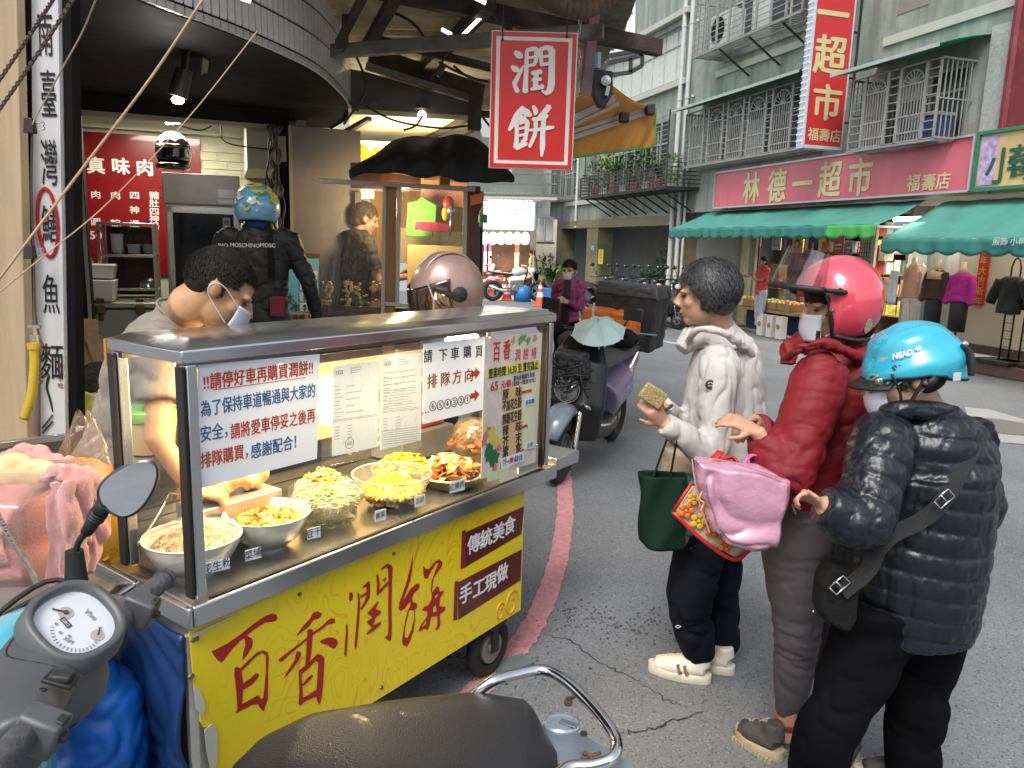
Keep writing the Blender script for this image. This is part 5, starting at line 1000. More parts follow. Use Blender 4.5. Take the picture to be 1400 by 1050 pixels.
# ========================== CLOTHES SHOP AND GROCERY UNDER THE TEAL AWNINGS
cl=thing('shop_interior','cream walled clothes shop front behind the mannequins at the right','shop',FA.w(-1.5,0,1))
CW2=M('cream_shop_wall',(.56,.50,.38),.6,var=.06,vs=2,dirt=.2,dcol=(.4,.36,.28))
def sp(x,y,o):s_,z=FA.px(x,y,o);return s_,z
SX=sp(1306,400,1.25)[0];m=FB();fbox(m,-6,SX,.17,2.6,1.25,1.35);pw('cream_wall',m,CW2,cl)
m=FB();fbox(m,SX,SX+1.0,.17,2.6,1.6,1.7);fbox(m,SX+1.0,SX+1.06,.1,2.5,1.2,1.7);pw('grey_window_wall',m,M('grey_display',(.26,.25,.23),.5,var=.3,vs=2,stretch=(3,3,.3)),cl)
m=FB();fbox(m,-6,SX+1,2.45,2.5,-.02,1.7);pw('ceiling',m,CREAM,cl)
m=FB();fbox(m,-6,SX,.17,.3,1.15,1.24);pw('skirting',m,M('dark_skirting',(.06,.04,.03),.5),cl)
lamp('clothes_shop_light','AREA',FA.w(-.6,2.35,.9),30,(1,.9,.72),1.6,cl)
m=FB();s_,z=sp(1341,380,1.2);fbox(m,s_-.09,s_+.09,z-.42,z+.52,1.22,1.235);bn=thing('red_banner','long red new year banner with gold characters on the cream wall','banner',FA.w(s_,z-.4,1.2));pw('cloth',m,M('banner_red',(.48,.02,.02),.5,var=.2,vs=20),bn)
for i,ch in enumerate('新年大吉新年'):text(ch,.14,M('banner_gold',(.65,.38,.06),.4,.3),bn,FA.mat(s_,z+.37-i*.155,1.212,True),.02,'CENTER',name='character')
SKINM=M('mannequin_skin',(.55,.42,.27),.5)
def mannequin(label,x,ytop,yhem,top,skirt,hem2,w_=.19,o=.62,col2=None,sleeves=True):
 s_,z1=sp(x,ytop,o);_,zh=sp(x,yhem,o);_,zb_=sp(x,hem2,o);t=thing('mannequin',label,'mannequin',FA.w(s_,.17,o),group='mannequins before the clothes shop')
 f=lambda ds,do,z:FA.w(s_+ds,z,o+do)
 zs=z1-.16
 m=MB();m.tube([f(0,0,z1),f(0,0,z1-.08),f(0,0,zs)],[.035,.04,.07],12);m.tube([f(0,0,zs+.02),f(0,0,zs-.12)],[.06,.1],12,sq=.8,up=FA.d);pw('neck_form',m,SKINM,t,smooth=1)
 m=MB();P=[f(0,0,zs+.01),f(0,0,zs-.06),f(0,0,(zs+zh)/2),f(0,0,zh)];m.tube(P,[.09,w_*.86,w_*.8,w_*.95],18,sq=.62,up=FA.n,smooth=3)
 if sleeves:
  for d in(-1,1):m.tube([f(d*w_*.75,0,zs-.05),f(d*w_*1.05,0,zs-.2),f(d*w_*1.15,-.02,zs-.45),f(d*w_*1.1,-.05,zh+.02)],[.06,.055,.05,.045],10,smooth=3)
 sculpt('top',m,top,t,.014,lambda p,n_:folds(p,(9,9,6),.022,int(x)))
 if col2:m=MB();m.tube([f(0,-.01,zs+.0),f(0,-.012,zs-.05),f(0,-.014,zs-.15)],[.08,w_*.8,w_*.82],18,sq=.64,up=FA.n);pw('yoke',m,col2,t,smooth=1)
 m=MB();m.tube([f(0,0,zh+.02),f(0,0,zb_)],[w_*.8,w_*.75],16,sq=.6,up=FA.n);pw('skirt',m,skirt,t,smooth=1)if skirt else None
 m=MB();m.tube([f(0,0,zb_+.02),f(0,0,.2)],.018,8);m.lathe([(.14,0),(.13,.02),(.02,.03)],16,f(0,0,.172));pw('stand',m,CHR if skirt is None else BLKM,t,smooth=1,ang=40);return t
BLKC=M('black_cloth',(.012,.012,.014),.85,sheen=.1)
mannequin('mannequin in a beige yoked dark brown sweater and black skirt',1284,354,410,M('brown_knit',(.045,.02,.017),.9),BLKC,450,col2=M('beige_knit',(.5,.35,.22),.9))
mannequin('mannequin in a magenta zip cardigan and black trousers',1319,358,414,M('magenta_knit',(.36,.012,.20),.85,var=.15),BLKC,455)
mo=mannequin('mannequin in an orange top wrapped in clear plastic',1251,352,408,M('orange_knit',(.5,.15,.05),.85,var=.2),None,412,sleeves=False)
m=MB();s_,z=sp(1249,385,.6);q=FA.w(s_,z,.6);m.tube([q+Vector((0,0,.3)),q+Vector((0,0,.2)),q-Vector((0,0,.34))],[.06,.22,.25],18,sq=.6,up=FA.n,smooth=4);pw('plastic_cover',m,G('plastic_wrap',(.92,.92,.9),.12,.08,bump=.8,bs=14,boost=2.2),mo,smooth=1)
t=thing('hanging_cloth','pale blue white apron hanging left of the mannequins','apron',FA.w(*sp(1221,420,.5)[:1],1));m=FB();s_,z=sp(1221,393,.5);m.grid(lambda u,v:(s_-.08+.16*u,.5+.015*sin(u*12),z+.27-.54*v),12,6);pw('cloth',m,M('pale_cloth',(.55,.62,.68),.8,var=.15,vs=30),t,smooth=1,thick=.015)
def shirt_rail(label,x,y0,y1,mat,o,w_=.22,stand=True):
 s_,z1=sp(x,y0,o);_,zh=sp(x,y1,o);t=thing('clothes_stand',label,'clothes stand',FA.w(s_,.17,o),group='tops on stands by the cream wall');f=lambda ds,do,z:FA.w(s_+ds,z,o+do)
 m=MB();m.tube([f(0,0,z1),f(0,0,z1-.05),f(0,0,(z1+zh)/2),f(0,0,zh)],[.12,w_*.85,w_*.8,w_*.9],18,sq=.3,up=FA.n,smooth=3)
 for d in(-1,1):m.tube([f(d*w_*.8,0,z1-.05),f(d*w_*1.25,0,z1-.3),f(d*w_*1.35,0,zh+.12)],[.07,.07,.06],10,smooth=3)
 sculpt('top',m,mat,t,.015,lambda p,n_:folds(p,(9,9,6),.02,int(x)))
 if stand:
  m=MB()
  for d in(-.07,.07):m.tube([f(d,.04,.2),f(d,.04,z1+.12),f(d*.6,.04,z1+.22),f(0,.04,z1+.25)],.012,8)
  for k in range(10):zz=.3+k*.11;m.bar(f(-.07,.04,zz),f(.07,.04,zz),.008)
  m.box((0,0,0),(.01,.01,.01))if 0 else None
  pw('frame',m,BLKM,t,smooth=1);m=FB();m.box((s_,o,.2),(.55,.4,.06));pw('foot',m,BLKM,t,bevel=.01)
 return t
shirt_rail('black top with a faint red motif on a black grid stand',1385,378,430,BLKC,.5)
shirt_rail('maroon top cut by the right edge beside the black top',1412,382,426,M('maroon_knit',(.13,.012,.02),.9),.62)
t=thing('street_litter','small blue and dark bundle at the foot of the shop step','bundle',gp(1392,512));m=MB();p=gp(1392,510);m.ell(p+Vector((0,0,.04)),(.2,.12,.06));sculpt('bundle',m,M('navy_bundle',(.02,.03,.12),.6,var=.5,vs=9),t,.015,lambda p,n_:folds(p,(14,14,14),.03))
# ---- grocery
gr_=thing('shop_interior','dim crowded grocery interior under the wide teal awning','shop',FA.w(4,0,2))
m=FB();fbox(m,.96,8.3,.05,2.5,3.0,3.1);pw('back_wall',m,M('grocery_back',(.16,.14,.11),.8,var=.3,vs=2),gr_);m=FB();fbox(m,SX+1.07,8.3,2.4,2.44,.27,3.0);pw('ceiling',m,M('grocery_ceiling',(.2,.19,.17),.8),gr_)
m=FB();fbox(m,6.2,6.35,.05,2.4,.3,.5);fbox(m,5.7,5.78,.05,2.4,.3,.36);pw('door_post',m,OLIVE,gr_)
lamp('grocery_light','AREA',FA.w(3.5,2.25,1.5),20,(1,.88,.68),2.2,gr_)
rnd=random.Random(77);GC=[(.45,.06,.04),(.5,.33,.08),(.1,.2,.35),(.5,.48,.4),(.3,.18,.08),(.04,.1,.05),(.55,.3,.3),(.3,.3,.3),(.55,.5,.1),(.25,.05,.12)]
GM=[M('goods%s'%'abcdefghij'[i],c,.45,var=.55,vs=9)for i,c in enumerate(GC)]
sh=thing('goods_shelf','tall shelves packed with coloured packets inside the grocery','shelf',FA.w(4,.05,2.6))
m=FB()
for z in(.45,.85,1.25,1.65,2.0):fbox(m,1.2,7.6,z-.015,z+.015,2.3,2.9)
for s_ in(1.2,2.8,4.4,6.0,7.6):fbox(m,s_-.02,s_+.02,.05,2.3,2.3,2.9)
pw('rack',m,M('rack_wood',(.22,.13,.06),.6),sh)
for z in(.465,.865,1.265,1.665,2.015):
 s_=1.26
 while s_<7.5:
  w_=rnd.uniform(.1,.28);h=rnd.uniform(.15,.32);m=FB();m.box((s_+w_/2,2.42,z+h/2),(w_*.93,.2,h));pw('packet',m,rnd.choice(GM),sh);s_+=w_+.01
posters=[(1035,325,.3,.34,(.55,.5,.4),'white poster with a red star shape hanging under the awning'),(1091,332,.34,.34,(.55,.38,.04),'yellow poster with a drawn face hanging under the awning'),(1112,338,.3,.4,(.02,.02,.025),'black poster with a figure beside the yellow one'),(1062,330,.3,.3,(.5,.47,.4),'cream paper hanging between white and yellow posters'),(1034,350,.2,.48,(.05,.02,.02),'narrow dark picture frame by the olive post'),(1147,334,.26,.3,(.3,.05,.05),'dark red packet card hanging under the awning'),(1160,338,.2,.22,(.08,.14,.2),'navy card beside the wire grid')]
for x,y,w_,h,c,lb in posters:
 s_,z=sp(x,y,.6);t=thing('hanging_poster',lb,'poster',FA.w(s_,z,.6));m=FB();m.box((s_,.6,z-.02),(w_,.015,h));pw('sheet',m,M('poster%d'%x,c,.5,var=.15,vs=6),t)
 m=FB()
 if x==1091:
  m.lathe([(.085,0),(.085,.004)],18,(s_,.585,z-.02),(0,-1,0));pw('face_print',m,INK,t);m=FB();m.lathe([(.055,0),(.055,.004)],18,(s_,.579,z-.03),(0,-1,0));pw('face_print',m,M('face_tan',(.6,.42,.25),.5),t)
 elif x==1112:m.lathe([(.04,0),(.04,.004)],12,(s_,.588,z+.05),(0,-1,0));m.poly([(s_-.06,z-.12),(s_+.06,z-.12),(s_+.03,z+.01),(s_-.03,z+.01)],lambda p,d=0:(p[0],.587-d,p[1]),d=.003);struct(pw('figure_print',m,M('figure_grey',(.35,.3,.27),.5),t),'stuff')
 elif x==1035:m.poly([(s_-.02,z-.14),(s_+.13,z-.05),(s_+.1,z+.13),(s_-.05,z+.08)],lambda p,d=0:(p[0],.59-d,p[1]),d=.003);pw('red_print',m,M('print_red',(.5,.03,.02),.5),t)
 else:
  for k in range(3):q=FB();q.box((s_,.590,z-.08+k*.07),(w_*.7,.004,.025));pw('print_bar',q,GM[(x+k)%10],t)
t=thing('wire_grid','cream wire grid panel standing at the grocery doorway','rack',FA.w(*sp(1181,400,.5)[:1],.05));s_,z=sp(1181,350,.5);m=FB()
for i in range(7):m.bar((s_-.16+.32*i/6,.5,.9),(s_-.16+.32*i/6,.5,2.1),.01)
for i in range(17):m.bar((s_-.16,.5,.9+1.2*i/16),(s_+.16,.5,.9+1.2*i/16),.01)
pw('grid',m,M('black_wire',(.05,.05,.05),.5),t);m=FB();fbox(m,s_-.18,s_+.18,.05,2.2,.55,.6);pw('cream_board',m,M('cream_board',(.5,.48,.36),.6),t)
def crate(label,x,y,w_,d,h,mat,o,z0,fruit=None):
 s_,_=sp(x,y,o);t=thing('produce_box',label,'box',FA.w(s_,z0,o),group='produce boxes before the grocery');m=FB()
 for a,b,c,dd in((-w_/2,w_/2,-d/2,-d/2+.02),(-w_/2,w_/2,d/2-.02,d/2),(-w_/2,-w_/2+.02,-d/2,d/2),(w_/2-.02,w_/2,-d/2,d/2)):fbox(m,s_+a,s_+b,z0,z0+h,o+c,o+dd)
 fbox(m,s_-w_/2,s_+w_/2,z0,z0+.02,o-d/2,o+d/2);pw('carton',m,mat,t,bevel=.004)
 if fruit:
  m=FB();rr=random.Random(x)
  for k in range(26):m.ell((s_+rr.uniform(-.4,.4)*w_,o+rr.uniform(-.38,.38)*d,z0+h*.9+rr.uniform(-.02,.03)),.045,nu=8,nv=5)
  struct(pw('produce',m,fruit,t,smooth=1),'stuff')
CB=M('carton_brown',(.30,.18,.085),.8,var=.2,vs=6);CBW=M('carton_white',(.5,.48,.42),.6,var=.25,vs=7);OF=M('orange_fruit',(.55,.2,.02),.45,var=.2);YF=M('yellow_fruit',(.5,.4,.08),.5,var=.3)
for i,(x,lb,mt,fr_)in enumerate(((1018,'leftmost open carton on the produce table',CBW,YF),(1034,'second open carton on the produce table',CB,OF),(1050,'third open carton on the produce table',CBW,YF),(1066,'fourth open carton beside the pink helmet',CB,YF),(1082,'fifth open carton partly behind the pink helmet',CB,OF))):crate(lb,x,425,.42,.4,.14,mt,.15,.52,fr_)
m=FB();s0_,_=sp(1012,430,.1);s1_,_=sp(1095,430,.1);fbox(m,s1_,s0_,.46,.515,-.05,.35);tb_=thing('produce_table','low table carrying open cartons before the grocery','table',FA.w(4,0,.2));pw('top',m,CB,tb_);m=FB();fbox(m,s1_,s0_,.06,.46,.25,.3);pw('dark_skirt',m,M('navy_skirt',(.015,.03,.07),.8),tb_)
for i,x in enumerate((1042,1055,1068)):
 s_,z=sp(x,447,-.12);t=thing('printed_carton','white carton with red and green print on the ground, %s of three from the left'%('first','second','third')[i],'box',FA.w(s_,0,-.12),group='printed cartons below the produce table');m=FB();m.box((s_,-.12,.22),(.17,.14,.42));pw('box',m,M('fruit_carton',(.52,.5,.45),.5,var=.1),t,bevel=.006)
 for k,c in enumerate((M('print_red',(.5,.03,.02),.5),M('print_green',(.05,.25,.05),.5))):q=FB();q.lathe([(.05-.018*k,0),(.05-.018*k,.004+.002*k)],14,(s_,-.191,.24),(0,-1,0));pw('print',q,c,t)
for i,(x,y,w_,h,c,lb)in enumerate(((1062,378,.4,.5,4,'wooden rack of goods behind the shopkeeper'),(1020,395,.35,.6,3,'clear bagged goods left of the shopkeeper'),(1205,395,.3,.4,4,'brown carton on a chair by the grocery doorway'),(1200,355,.16,.5,0,'red frame at the right post of the grocery'),(1212,345,.14,.3,3,'white notice frame by the red frame'))):
 s_,z=sp(x,y,.9);t=thing('grocery_item',lb,'goods',FA.w(s_,z-h/2,.9));m=FB();m.ell((s_,.9,z),(w_/2,.12,h/2))if 'net'in lb or 'bagged'in lb else m.box((s_,.9,z),(w_,.2,h));pw('body',m,GM[c],t,bevel=.01)
# ========================== THE FOOD CART
CP=Plane(pz(265,830,.75),R(35.6))
CMx=Matrix((CP.d,CP.n,Vector((0,0,1)))).transposed().to_4x4();CMx.translation=CP.p
def KB():return MB(CMx)
def kbox(m,s0,s1,z0,z1,o0,o1):return m.box(((s0+s1)/2,(o0+o1)/2,(z0+z1)/2),(abs(s1-s0),abs(o1-o0),abs(z1-z0)))
L_,DP,ZS,ZT=1.475,.29,.76,1.336
ct=thing('food_cart','stainless food cart with lit glass case and bright yellow front panel','food cart',CP.w(.7,0,-.3))
BR=M('brushed_steel',(.58,.59,.60),.24,.95,var=.05,vs=5,rv=.07,dirt=.15,dcol=(.35,.34,.33),ds=3)
BRD=M('dark_steel',(.20,.19,.18),.32,.8,var=.2,vs=5,rv=.1);RUB=M('black_gasket',(.01,.01,.01),.6)
m=KB();kbox(m,-.012,L_+.03,ZS-.045,ZS,-.62,.02);pw('counter',m,BR,ct,bevel=.006)
m=KB();kbox(m,-.02,L_+.04,ZS-.046,ZS+.007,.022,.034);pw('front_edge',m,BR,ct,bevel=.004)
m=KB();kbox(m,-.034,-.022,ZS-.046,ZS+.007,-.62,.034);pw('end_edge',m,BR,ct,bevel=.004)
m=KB();kbox(m,L_+.042,L_+.21,ZS-.02,ZS+.03,-.26,.03);pw('folding_tray',m,BR,ct,bevel=.004)
m=KB();kbox(m,.0,L_-.14,.22,ZS-.072,-.62,-.002);pw('body',m,M('cart_body',(.3,.3,.3),.5,.4),ct)
z0,z1,z2=ZT-.012,ZT+.017,ZT+.030
def hood(a,b,o0,o1):return a,b,o0,o1
m=KB();s0,s1,o0,o1=-.014,L_+.012,-DP-.006,.022;i=.04
m.rings([[(s0,o0,z0),(s1,o0,z0),(s1,o1,z0),(s0,o1,z0)],[(s0,o0,z1),(s1,o0,z1),(s1,o1,z1),(s0,o1,z1)],[(s0+i,o0+i*.7,z2),(s1-i*.6,o0+i*.7,z2),(s1-i*.6,o1-i,z2),(s0+i,o1-i,z2)]]);pw('hood',m,BR,ct,bevel=.003)
m=KB();kbox(m,.002,L_-.002,ZT-.024,ZT-.013,-.03,.010);kbox(m,.002,L_,ZT-.03,ZT-.013,-DP,-DP+.03);pw('top_rail',m,BRD,ct)
for s_,o_,nm in((.009,.008,''),(.009,-DP+.006,''),(L_-.018,.008,''),(L_-.018,-DP+.006,'')):
 m=KB();m.box((s_,o_,(ZS+ZT)/2),(.026,.028,ZT-ZS-.03));pw('post',m,BR,ct,bevel=.003)
 m=KB();m.box((s_-.021 if s_<.5 else s_-.021,o_,(ZS+ZT)/2),(.006,.028,ZT-ZS-.04));pw('post_seal',m,RUB,ct)
m=KB();kbox(m,.034,L_-.036,ZS+.001,ZS+.008,.008,.018);pw('lower_seal',m,RUB,ct)
m=KB();kbox(m,L_-.042,L_-.036,ZS+.01,ZT-.03,-.012,.014);pw('lower_seal',m,RUB,ct)
GL=G('case_glass',(.985,.99,.985),0,.02,fres=1.5)
m=KB();kbox(m,.036,L_-.044,ZS+.008,ZT-.03,.004,.008);pw('front_glass',m,GL,ct)
m=KB();kbox(m,.001,.005,ZS+.004,ZT-.03,-DP+.024,-.012);pw('end_glass',m,GL,ct)
m=KB();kbox(m,L_-.012,L_-.008,ZS+.004,ZT-.03,-DP+.024,-.012);pw('end_glass',m,GL,ct)
m=KB();kbox(m,.65,L_-.04,1.075,1.125,-DP+.0,-DP+.04);pw('inner_rail',m,BRD,ct,bevel=.003)
m=KB();kbox(m,.58,.72,ZT-.36,ZT-.24,-.12,-.1);pw('perforated_shade',m,M('perf_steel',(.5,.48,.45),.35,.6),ct)
m=KB()
for a in range(5):
 for b in range(4):m.lathe([(.008,0),(.008,.003)],10,(.60+a*.026,-.098,ZT-.345+b*.027),(0,1,0))
struct(pw('perforations',m,E('lamp_holes',(1,.75,.35),1.6),ct),'stuff')
LW_=E('warm_bulb',(1,.80,.42),26)
lt=thing('case_lamp','bright warm lamp glowing inside the glass case of the cart','lamp',CP.w(.6,ZT-.1,-.12))
for s_,z in(CP.px(447,548,-.13),(1.12,ZT-.06)):m=KB();m.ell((s_,-.13,z),(.03,.03,.075)if s_<1 else(.09,.018,.018));pw('bulb',m,LW_,lt,smooth=1)
m=KB();kbox(m,.1,.54,ZT-.05,ZT-.035,-.2,-.14);pw('tube',m,E('warm_strip',(1,.78,.42),12),lt)
for s_,e in((.28,6.0),(.68,10),(1.12,6)):lamp('case_light','AREA',CP.w(s_,ZT-.04,-.16),e,(1,.72,.34),.25,lt)
lamp('case_glow','POINT',CP.w(.66,ZT-.2,-.2),4.5,(1,.7,.32),.05,lt)
m=KB();kbox(m,.02,L_-.03,ZS+.002,ZS+.03,-.61,-.59);pw('rear_lip',m,BRD,ct)
m=KB();kbox(m,1.30,1.425,ZS+.012,ZS+.1,-.006,.002);pw('perforated_strip',m,M('white_panel',(.55,.56,.55),.5),ct)
def yellow_mat():
 m=M('yellow_print',(.76,.58,.008),.3,var=.04,vs=2,coat=.25);n=m.node_tree.nodes;l=m.node_tree.links;b=n['Principled BSDF'];tc=[x for x in n if x.type=='TEX_COORD'][0]
 mp_=n.new('ShaderNodeMapping');mp_.inputs['Scale'].default_value=(1,1,.8);l.new(tc.outputs['Object'],mp_.inputs[0])
 nz=n.new('ShaderNodeTexNoise');nz.inputs['Scale'].default_value=5.5;nz.inputs['Detail'].default_value=.6;nz.inputs['Distortion'].default_value=2.2;l.new(mp_.outputs[0],nz.inputs['Vector'])
 a=n.new('ShaderNodeMath');a.operation='MULTIPLY';a.inputs[1].default_value=9;l.new(nz.outputs[0],a.inputs[0]);f=n.new('ShaderNodeMath');f.operation='PINGPONG';f.inputs[1].default_value=.5;l.new(a.outputs[0],f.inputs[0])
 r=n.new('ShaderNodeMapRange');r.inputs[1].default_value=.0;r.inputs[2].default_value=.10;r.inputs[3].default_value=1;r.inputs[4].default_value=0;l.new(f.outputs[0],r.inputs[0])
 g=n.new('ShaderNodeTexNoise');g.inputs['Scale'].default_value=2.2;l.new(mp_.outputs[0],g.inputs['Vector']);gr=n.new('ShaderNodeMapRange');gr.inputs[1].default_value=.42;gr.inputs[2].default_value=.55;gr.inputs[3].default_value=.1;gr.inputs[4].default_value=.85;l.new(g.outputs[0],gr.inputs[0])
 mu=n.new('ShaderNodeMath');mu.operation='MULTIPLY';l.new(r.outputs[0],mu.inputs[0]);l.new(gr.outputs[0],mu.inputs[1])
 mx=n.new('ShaderNodeMix');mx.data_type='RGBA';l.new(mu.outputs[0],mx.inputs[0]);l.new(b.inputs['Base Color'].links[0].from_socket,mx.inputs[6]);mx.inputs[7].default_value=(.62,.27,.012,1);l.new(mx.outputs[2],b.inputs['Base Color']);return m
YM=yellow_mat();YS1=1.335
yel=[(-.018,ZS-.075)]
rnd=random.Random(8)
lft=[(-.018,.70),(-.015,.62),(-.012,.55),(.0,.50),(-.002,.46),(.006,.44),(.024,.435),(.028,.38),(.024,.30),(.028,.22)]
m=KB();m.poly([(-.018,ZS-.048),(YS1,ZS-.048),(YS1,.225),(.028,.225)]+lft[:-1][::-1],lambda p,d=0:(p[0],.003+d,p[1]),d=.004);fp=pw('front_panel',m,YM,ct)
m=KB();kbox(m,-.02,.03,.2,ZS-.08,-.02,-.004);pw('panel_backing',m,M('torn_white',(.45,.44,.4),.7,var=.2,vs=20),ct)
m=KB();m.poly([(-.012,.69),(.03,.695),(.10,.70),(.03,.687),(-.01,.68)],lambda p,d=0:(p[0],.009+d+(p[0])*.1,p[1]),d=.002);pw('peeled_strip',m,M('peel_white',(.5,.48,.42),.6),ct)
m=KB();m.poly([(-.016,.56),(-.002,.545),(.012,.50),(.004,.47),(-.012,.5)],lambda p,d=0:(p[0],.0085+d,p[1]),d=.002);m.poly([(.006,.435),(.028,.44),(.04,.41),(.036,.33),(.02,.31),(.01,.37)],lambda p,d=0:(p[0],.0085+d,p[1]),d=.002);struct(pw('torn_paper',m,MC['peel_white'],ct),'stuff')
for x,y in((262,826),(409,762),(539,727),(268,838)):
 s_,z=CP.px(x,y,.01);m=KB();m.lathe([(.006,0),(.005,.005)],10,(s_,.007,min(z,ZS-.085)),(0,1,0));pw('screw',m,M('screw',(.2,.18,.15),.4,.8),ct)
for x,y in((522,940),(262,925)):s_,z=CP.px(x,y,.01);m=KB();m.lathe([(.008,0),(.006,.005)],10,(s_,.007,z),(0,1,0));pw('screw',m,MC['screw'],ct)
CRD=M('print_crimson',(.34,.006,.010),.35,coat=.2)
def kf(x,y,l):s_,z=CP.px(x,y,0);return CP.w(s_,z,.0078+l)
def shape(nm,polys,box,k,mat,par=ct,off=0):
 m=MB();nn=0
 for q in polys:
  holes=[]
  if isinstance(q,tuple):q,holes=q
  L=[box[0]+p[0]/k for p in q];P=[(box[0]+p[0]/k,box[1]+p[1]/k)for p in q]
  m.poly(P,lambda p,d=0,nn=nn:kf(p[0],p[1],off+nn*.0002),[[(box[0]+a/k,box[1]+b/k)for a,b in h]for h in holes]);nn+=1
 return pw(nm,m,mat,par)
B1=(280,800)
shape('character',[[(35,465),(60,458),(150,410),(245,345),(330,275),(420,215),(465,198),(500,205),(508,225),(500,248),(470,258),(420,262),(330,320),(240,395),(185,450),(125,530),(108,550),(80,530),(50,495)],[(258,360),(290,355),(325,375),(332,400),(325,440),(290,495),(255,535),(262,480),(278,420),(272,385)],([(200,585),(215,578),(240,590),(300,530),(360,475),(405,460),(440,475),(445,520),(440,620),(440,780),(438,810),(410,898),(385,875),(365,845),(330,850),(250,890),(205,915),(220,880),(215,780),(205,680),(198,640)],[[(250,610),(300,560),(360,500),(400,480),(425,500),(425,600),(415,720),(405,800),(388,810),(370,780),(255,845),(260,745),(330,700),(372,650),(375,630),(350,625),(310,665),(262,695),(255,650)]])],B1,5.25,CRD)
shape('character',[[(765,190),(795,182),(825,195),(825,215),(800,235),(765,245),(735,290),(690,325),(645,362),(650,345),(690,290),(740,235)],[(875,240),(895,230),(920,238),(922,262),(905,272),(870,275),(830,310),(765,350),(700,405),(650,445),(590,495),(550,535),(530,545),(510,530),(530,515),(600,460),(690,395),(760,335),(830,285)],[(722,318),(740,305),(762,315),(762,350),(755,430),(748,500),(735,560),(712,590),(706,560),(715,480),(718,400),(722,340)],[(810,395),(870,368),(910,370),(938,388),(940,415),(920,448),(895,445),(870,425),(820,410)],[(645,465),(672,470),(678,490),(660,530),(620,590),(550,668),(580,610),(630,530)],([(660,605),(700,575),(760,520),(795,485),(820,492),(845,520),(840,600),(835,700),(825,800),(810,852),(795,830),(785,790),(740,810),(700,830),(670,858),(658,845),(665,760),(660,660)],[[(682,630),(730,590),(780,535),(800,545),(795,640),(788,740),(740,775),(690,800),(685,720),(725,690),(765,645),(755,635),(730,650),(685,705),(680,660)]])],B1,5.25,CRD)
B2=(440,740)
shape('character',[[(185,365),(205,360),(212,385),(205,415),(190,430),(182,410)],[(160,588),(172,590),(175,650),(170,740),(165,810),(155,822),(147,805),(152,720),(160,640)],[(243,358),(256,370),(262,450),(255,560),(245,680),(237,755),(228,768),(220,750),(228,660),(240,520),(245,430)],[(275,325),(320,280),(333,290),(332,350),(330,400),(300,450),(268,490),(262,480),(290,430),(305,395),(308,320),(285,330)],[(262,385),(335,345),(330,365),(262,405)],[(405,192),(455,155),(485,165),(495,190),(488,300),(485,450),(488,600),(485,690),(475,712),(455,700),(435,685),(460,665),(465,600),(462,450),(465,300),(462,195),(450,180),(420,200)],[(375,235),(390,228),(400,290),(398,345),(440,300),(465,280),(465,300),(420,350),(385,385),(378,370),(383,300)],[(420,275),(440,252),(448,260),(435,285)],[(340,480),(385,425),(395,430),(370,480),(408,492),(405,515),(375,535),(350,600),(408,570),(412,585),(370,625),(310,665),(305,655),(345,610),(312,580),(308,570),(350,540),(310,510),(318,500)]],B2,5.25,CRD)
shape('character',[[(640,95),(640,130),(635,210),(615,300),(585,380),(570,425),(620,340),(665,300),(690,300),(688,330),(650,370),(635,400),(640,430),(670,440),(672,470),(650,490),(618,480),(625,430),(610,440),(580,480),(550,495),(538,480),(545,430),(575,350),(600,270),(622,180)],([(612,470),(655,485),(658,560),(645,640),(620,715),(598,752),(570,740),(562,710),(575,620),(590,540)],[[(615,490),(600,550),(585,620),(580,680),(600,690),(630,630),(650,550),(650,490)]]),[(715,170),(735,195),(760,190),(800,140),(830,125),(852,145),(850,170),(820,215),(790,260),(785,300),(775,360),(768,355),(775,280),(800,210),(825,155),(810,150),(770,210),(745,265),(725,262),(715,235)],([(775,365),(815,315),(828,330),(832,355),(865,350),(850,380),(835,400),(830,460),(875,465),(870,490),(835,520),(835,600),(820,632),(800,630),(815,600),(815,530),(770,540),(760,600),(745,632),(720,620),(690,645),(680,635),(700,590),(740,540),(745,500),(705,490),(720,465),(750,455),(775,410)],[[(795,395),(815,370),(820,385),(800,405)],[(785,470),(805,450),(810,500),(785,505)],[(705,605),(735,560),(735,590),(715,605)]])],B2,5.25,CRD)
MAR=M('print_maroon',(.10,.010,.013),.35,coat=.2);MARL=M('scroll_roll',(.2,.015,.02),.35);KW=M('print_white',(.68,.68,.68),.4)
B3=(600,680);K3=5.25
shape('scroll_plate',[[(180,245),(600,60),(600,62),(580,260),(180,495)]],B3,K3,MAR,off=.0002);shape('scroll_plate',[[(125,605),(583,368),(575,590),(125,875)]],B3,K3,MAR,off=.0002)
shape('scroll_roll',[[(152,238),(180,226),(180,500),(142,510)]],B3,K3,MARL,off=.0004);shape('scroll_roll',[[(100,602),(125,590),(120,872),(90,882)]],B3,K3,MARL,off=.0004)
def kch(s,x,y,size,mat,par=ct,off=.0095,bold=.02,sx=1.0,al='CENTER',sh=0,name='character',rot=0):
 s_,z=CP.px(x,y,off);mm=CP.mat(s_,z,off);
 if rot:mm=mm@Matrix.Rotation(rot,4,'Z')
 mm=mm@Matrix.Translation((0,-size*.38,0));return text(s,size,mat,par,mm,bold,al,sx=sx,ext=.0003,name=name,shear=sh)
for ch,x,y in(('傳',648,743),('統',665,735),('美',682,727),('食',697,718)):kch(ch,x,y,.072,KW,bold=.03)
for ch,x,y in(('手',637,811),('工',655,803),('現',671,795),('做',687,783)):kch(ch,x,y,.072,KW,bold=.03)
m=KB()
for cx,cz,r0 in((1.27,.275,.045),(1.20,.27,.03)):
 m.tube([(cx+(r0*(1-k/36))*cos(k*.33),.0075,cz+(r0*(1-k/36))*1.3*sin(k*.33))for k in range(26)],.004,4)
pw('scroll_print',m,M('ochre_print',(.6,.29,.015),.4),ct)
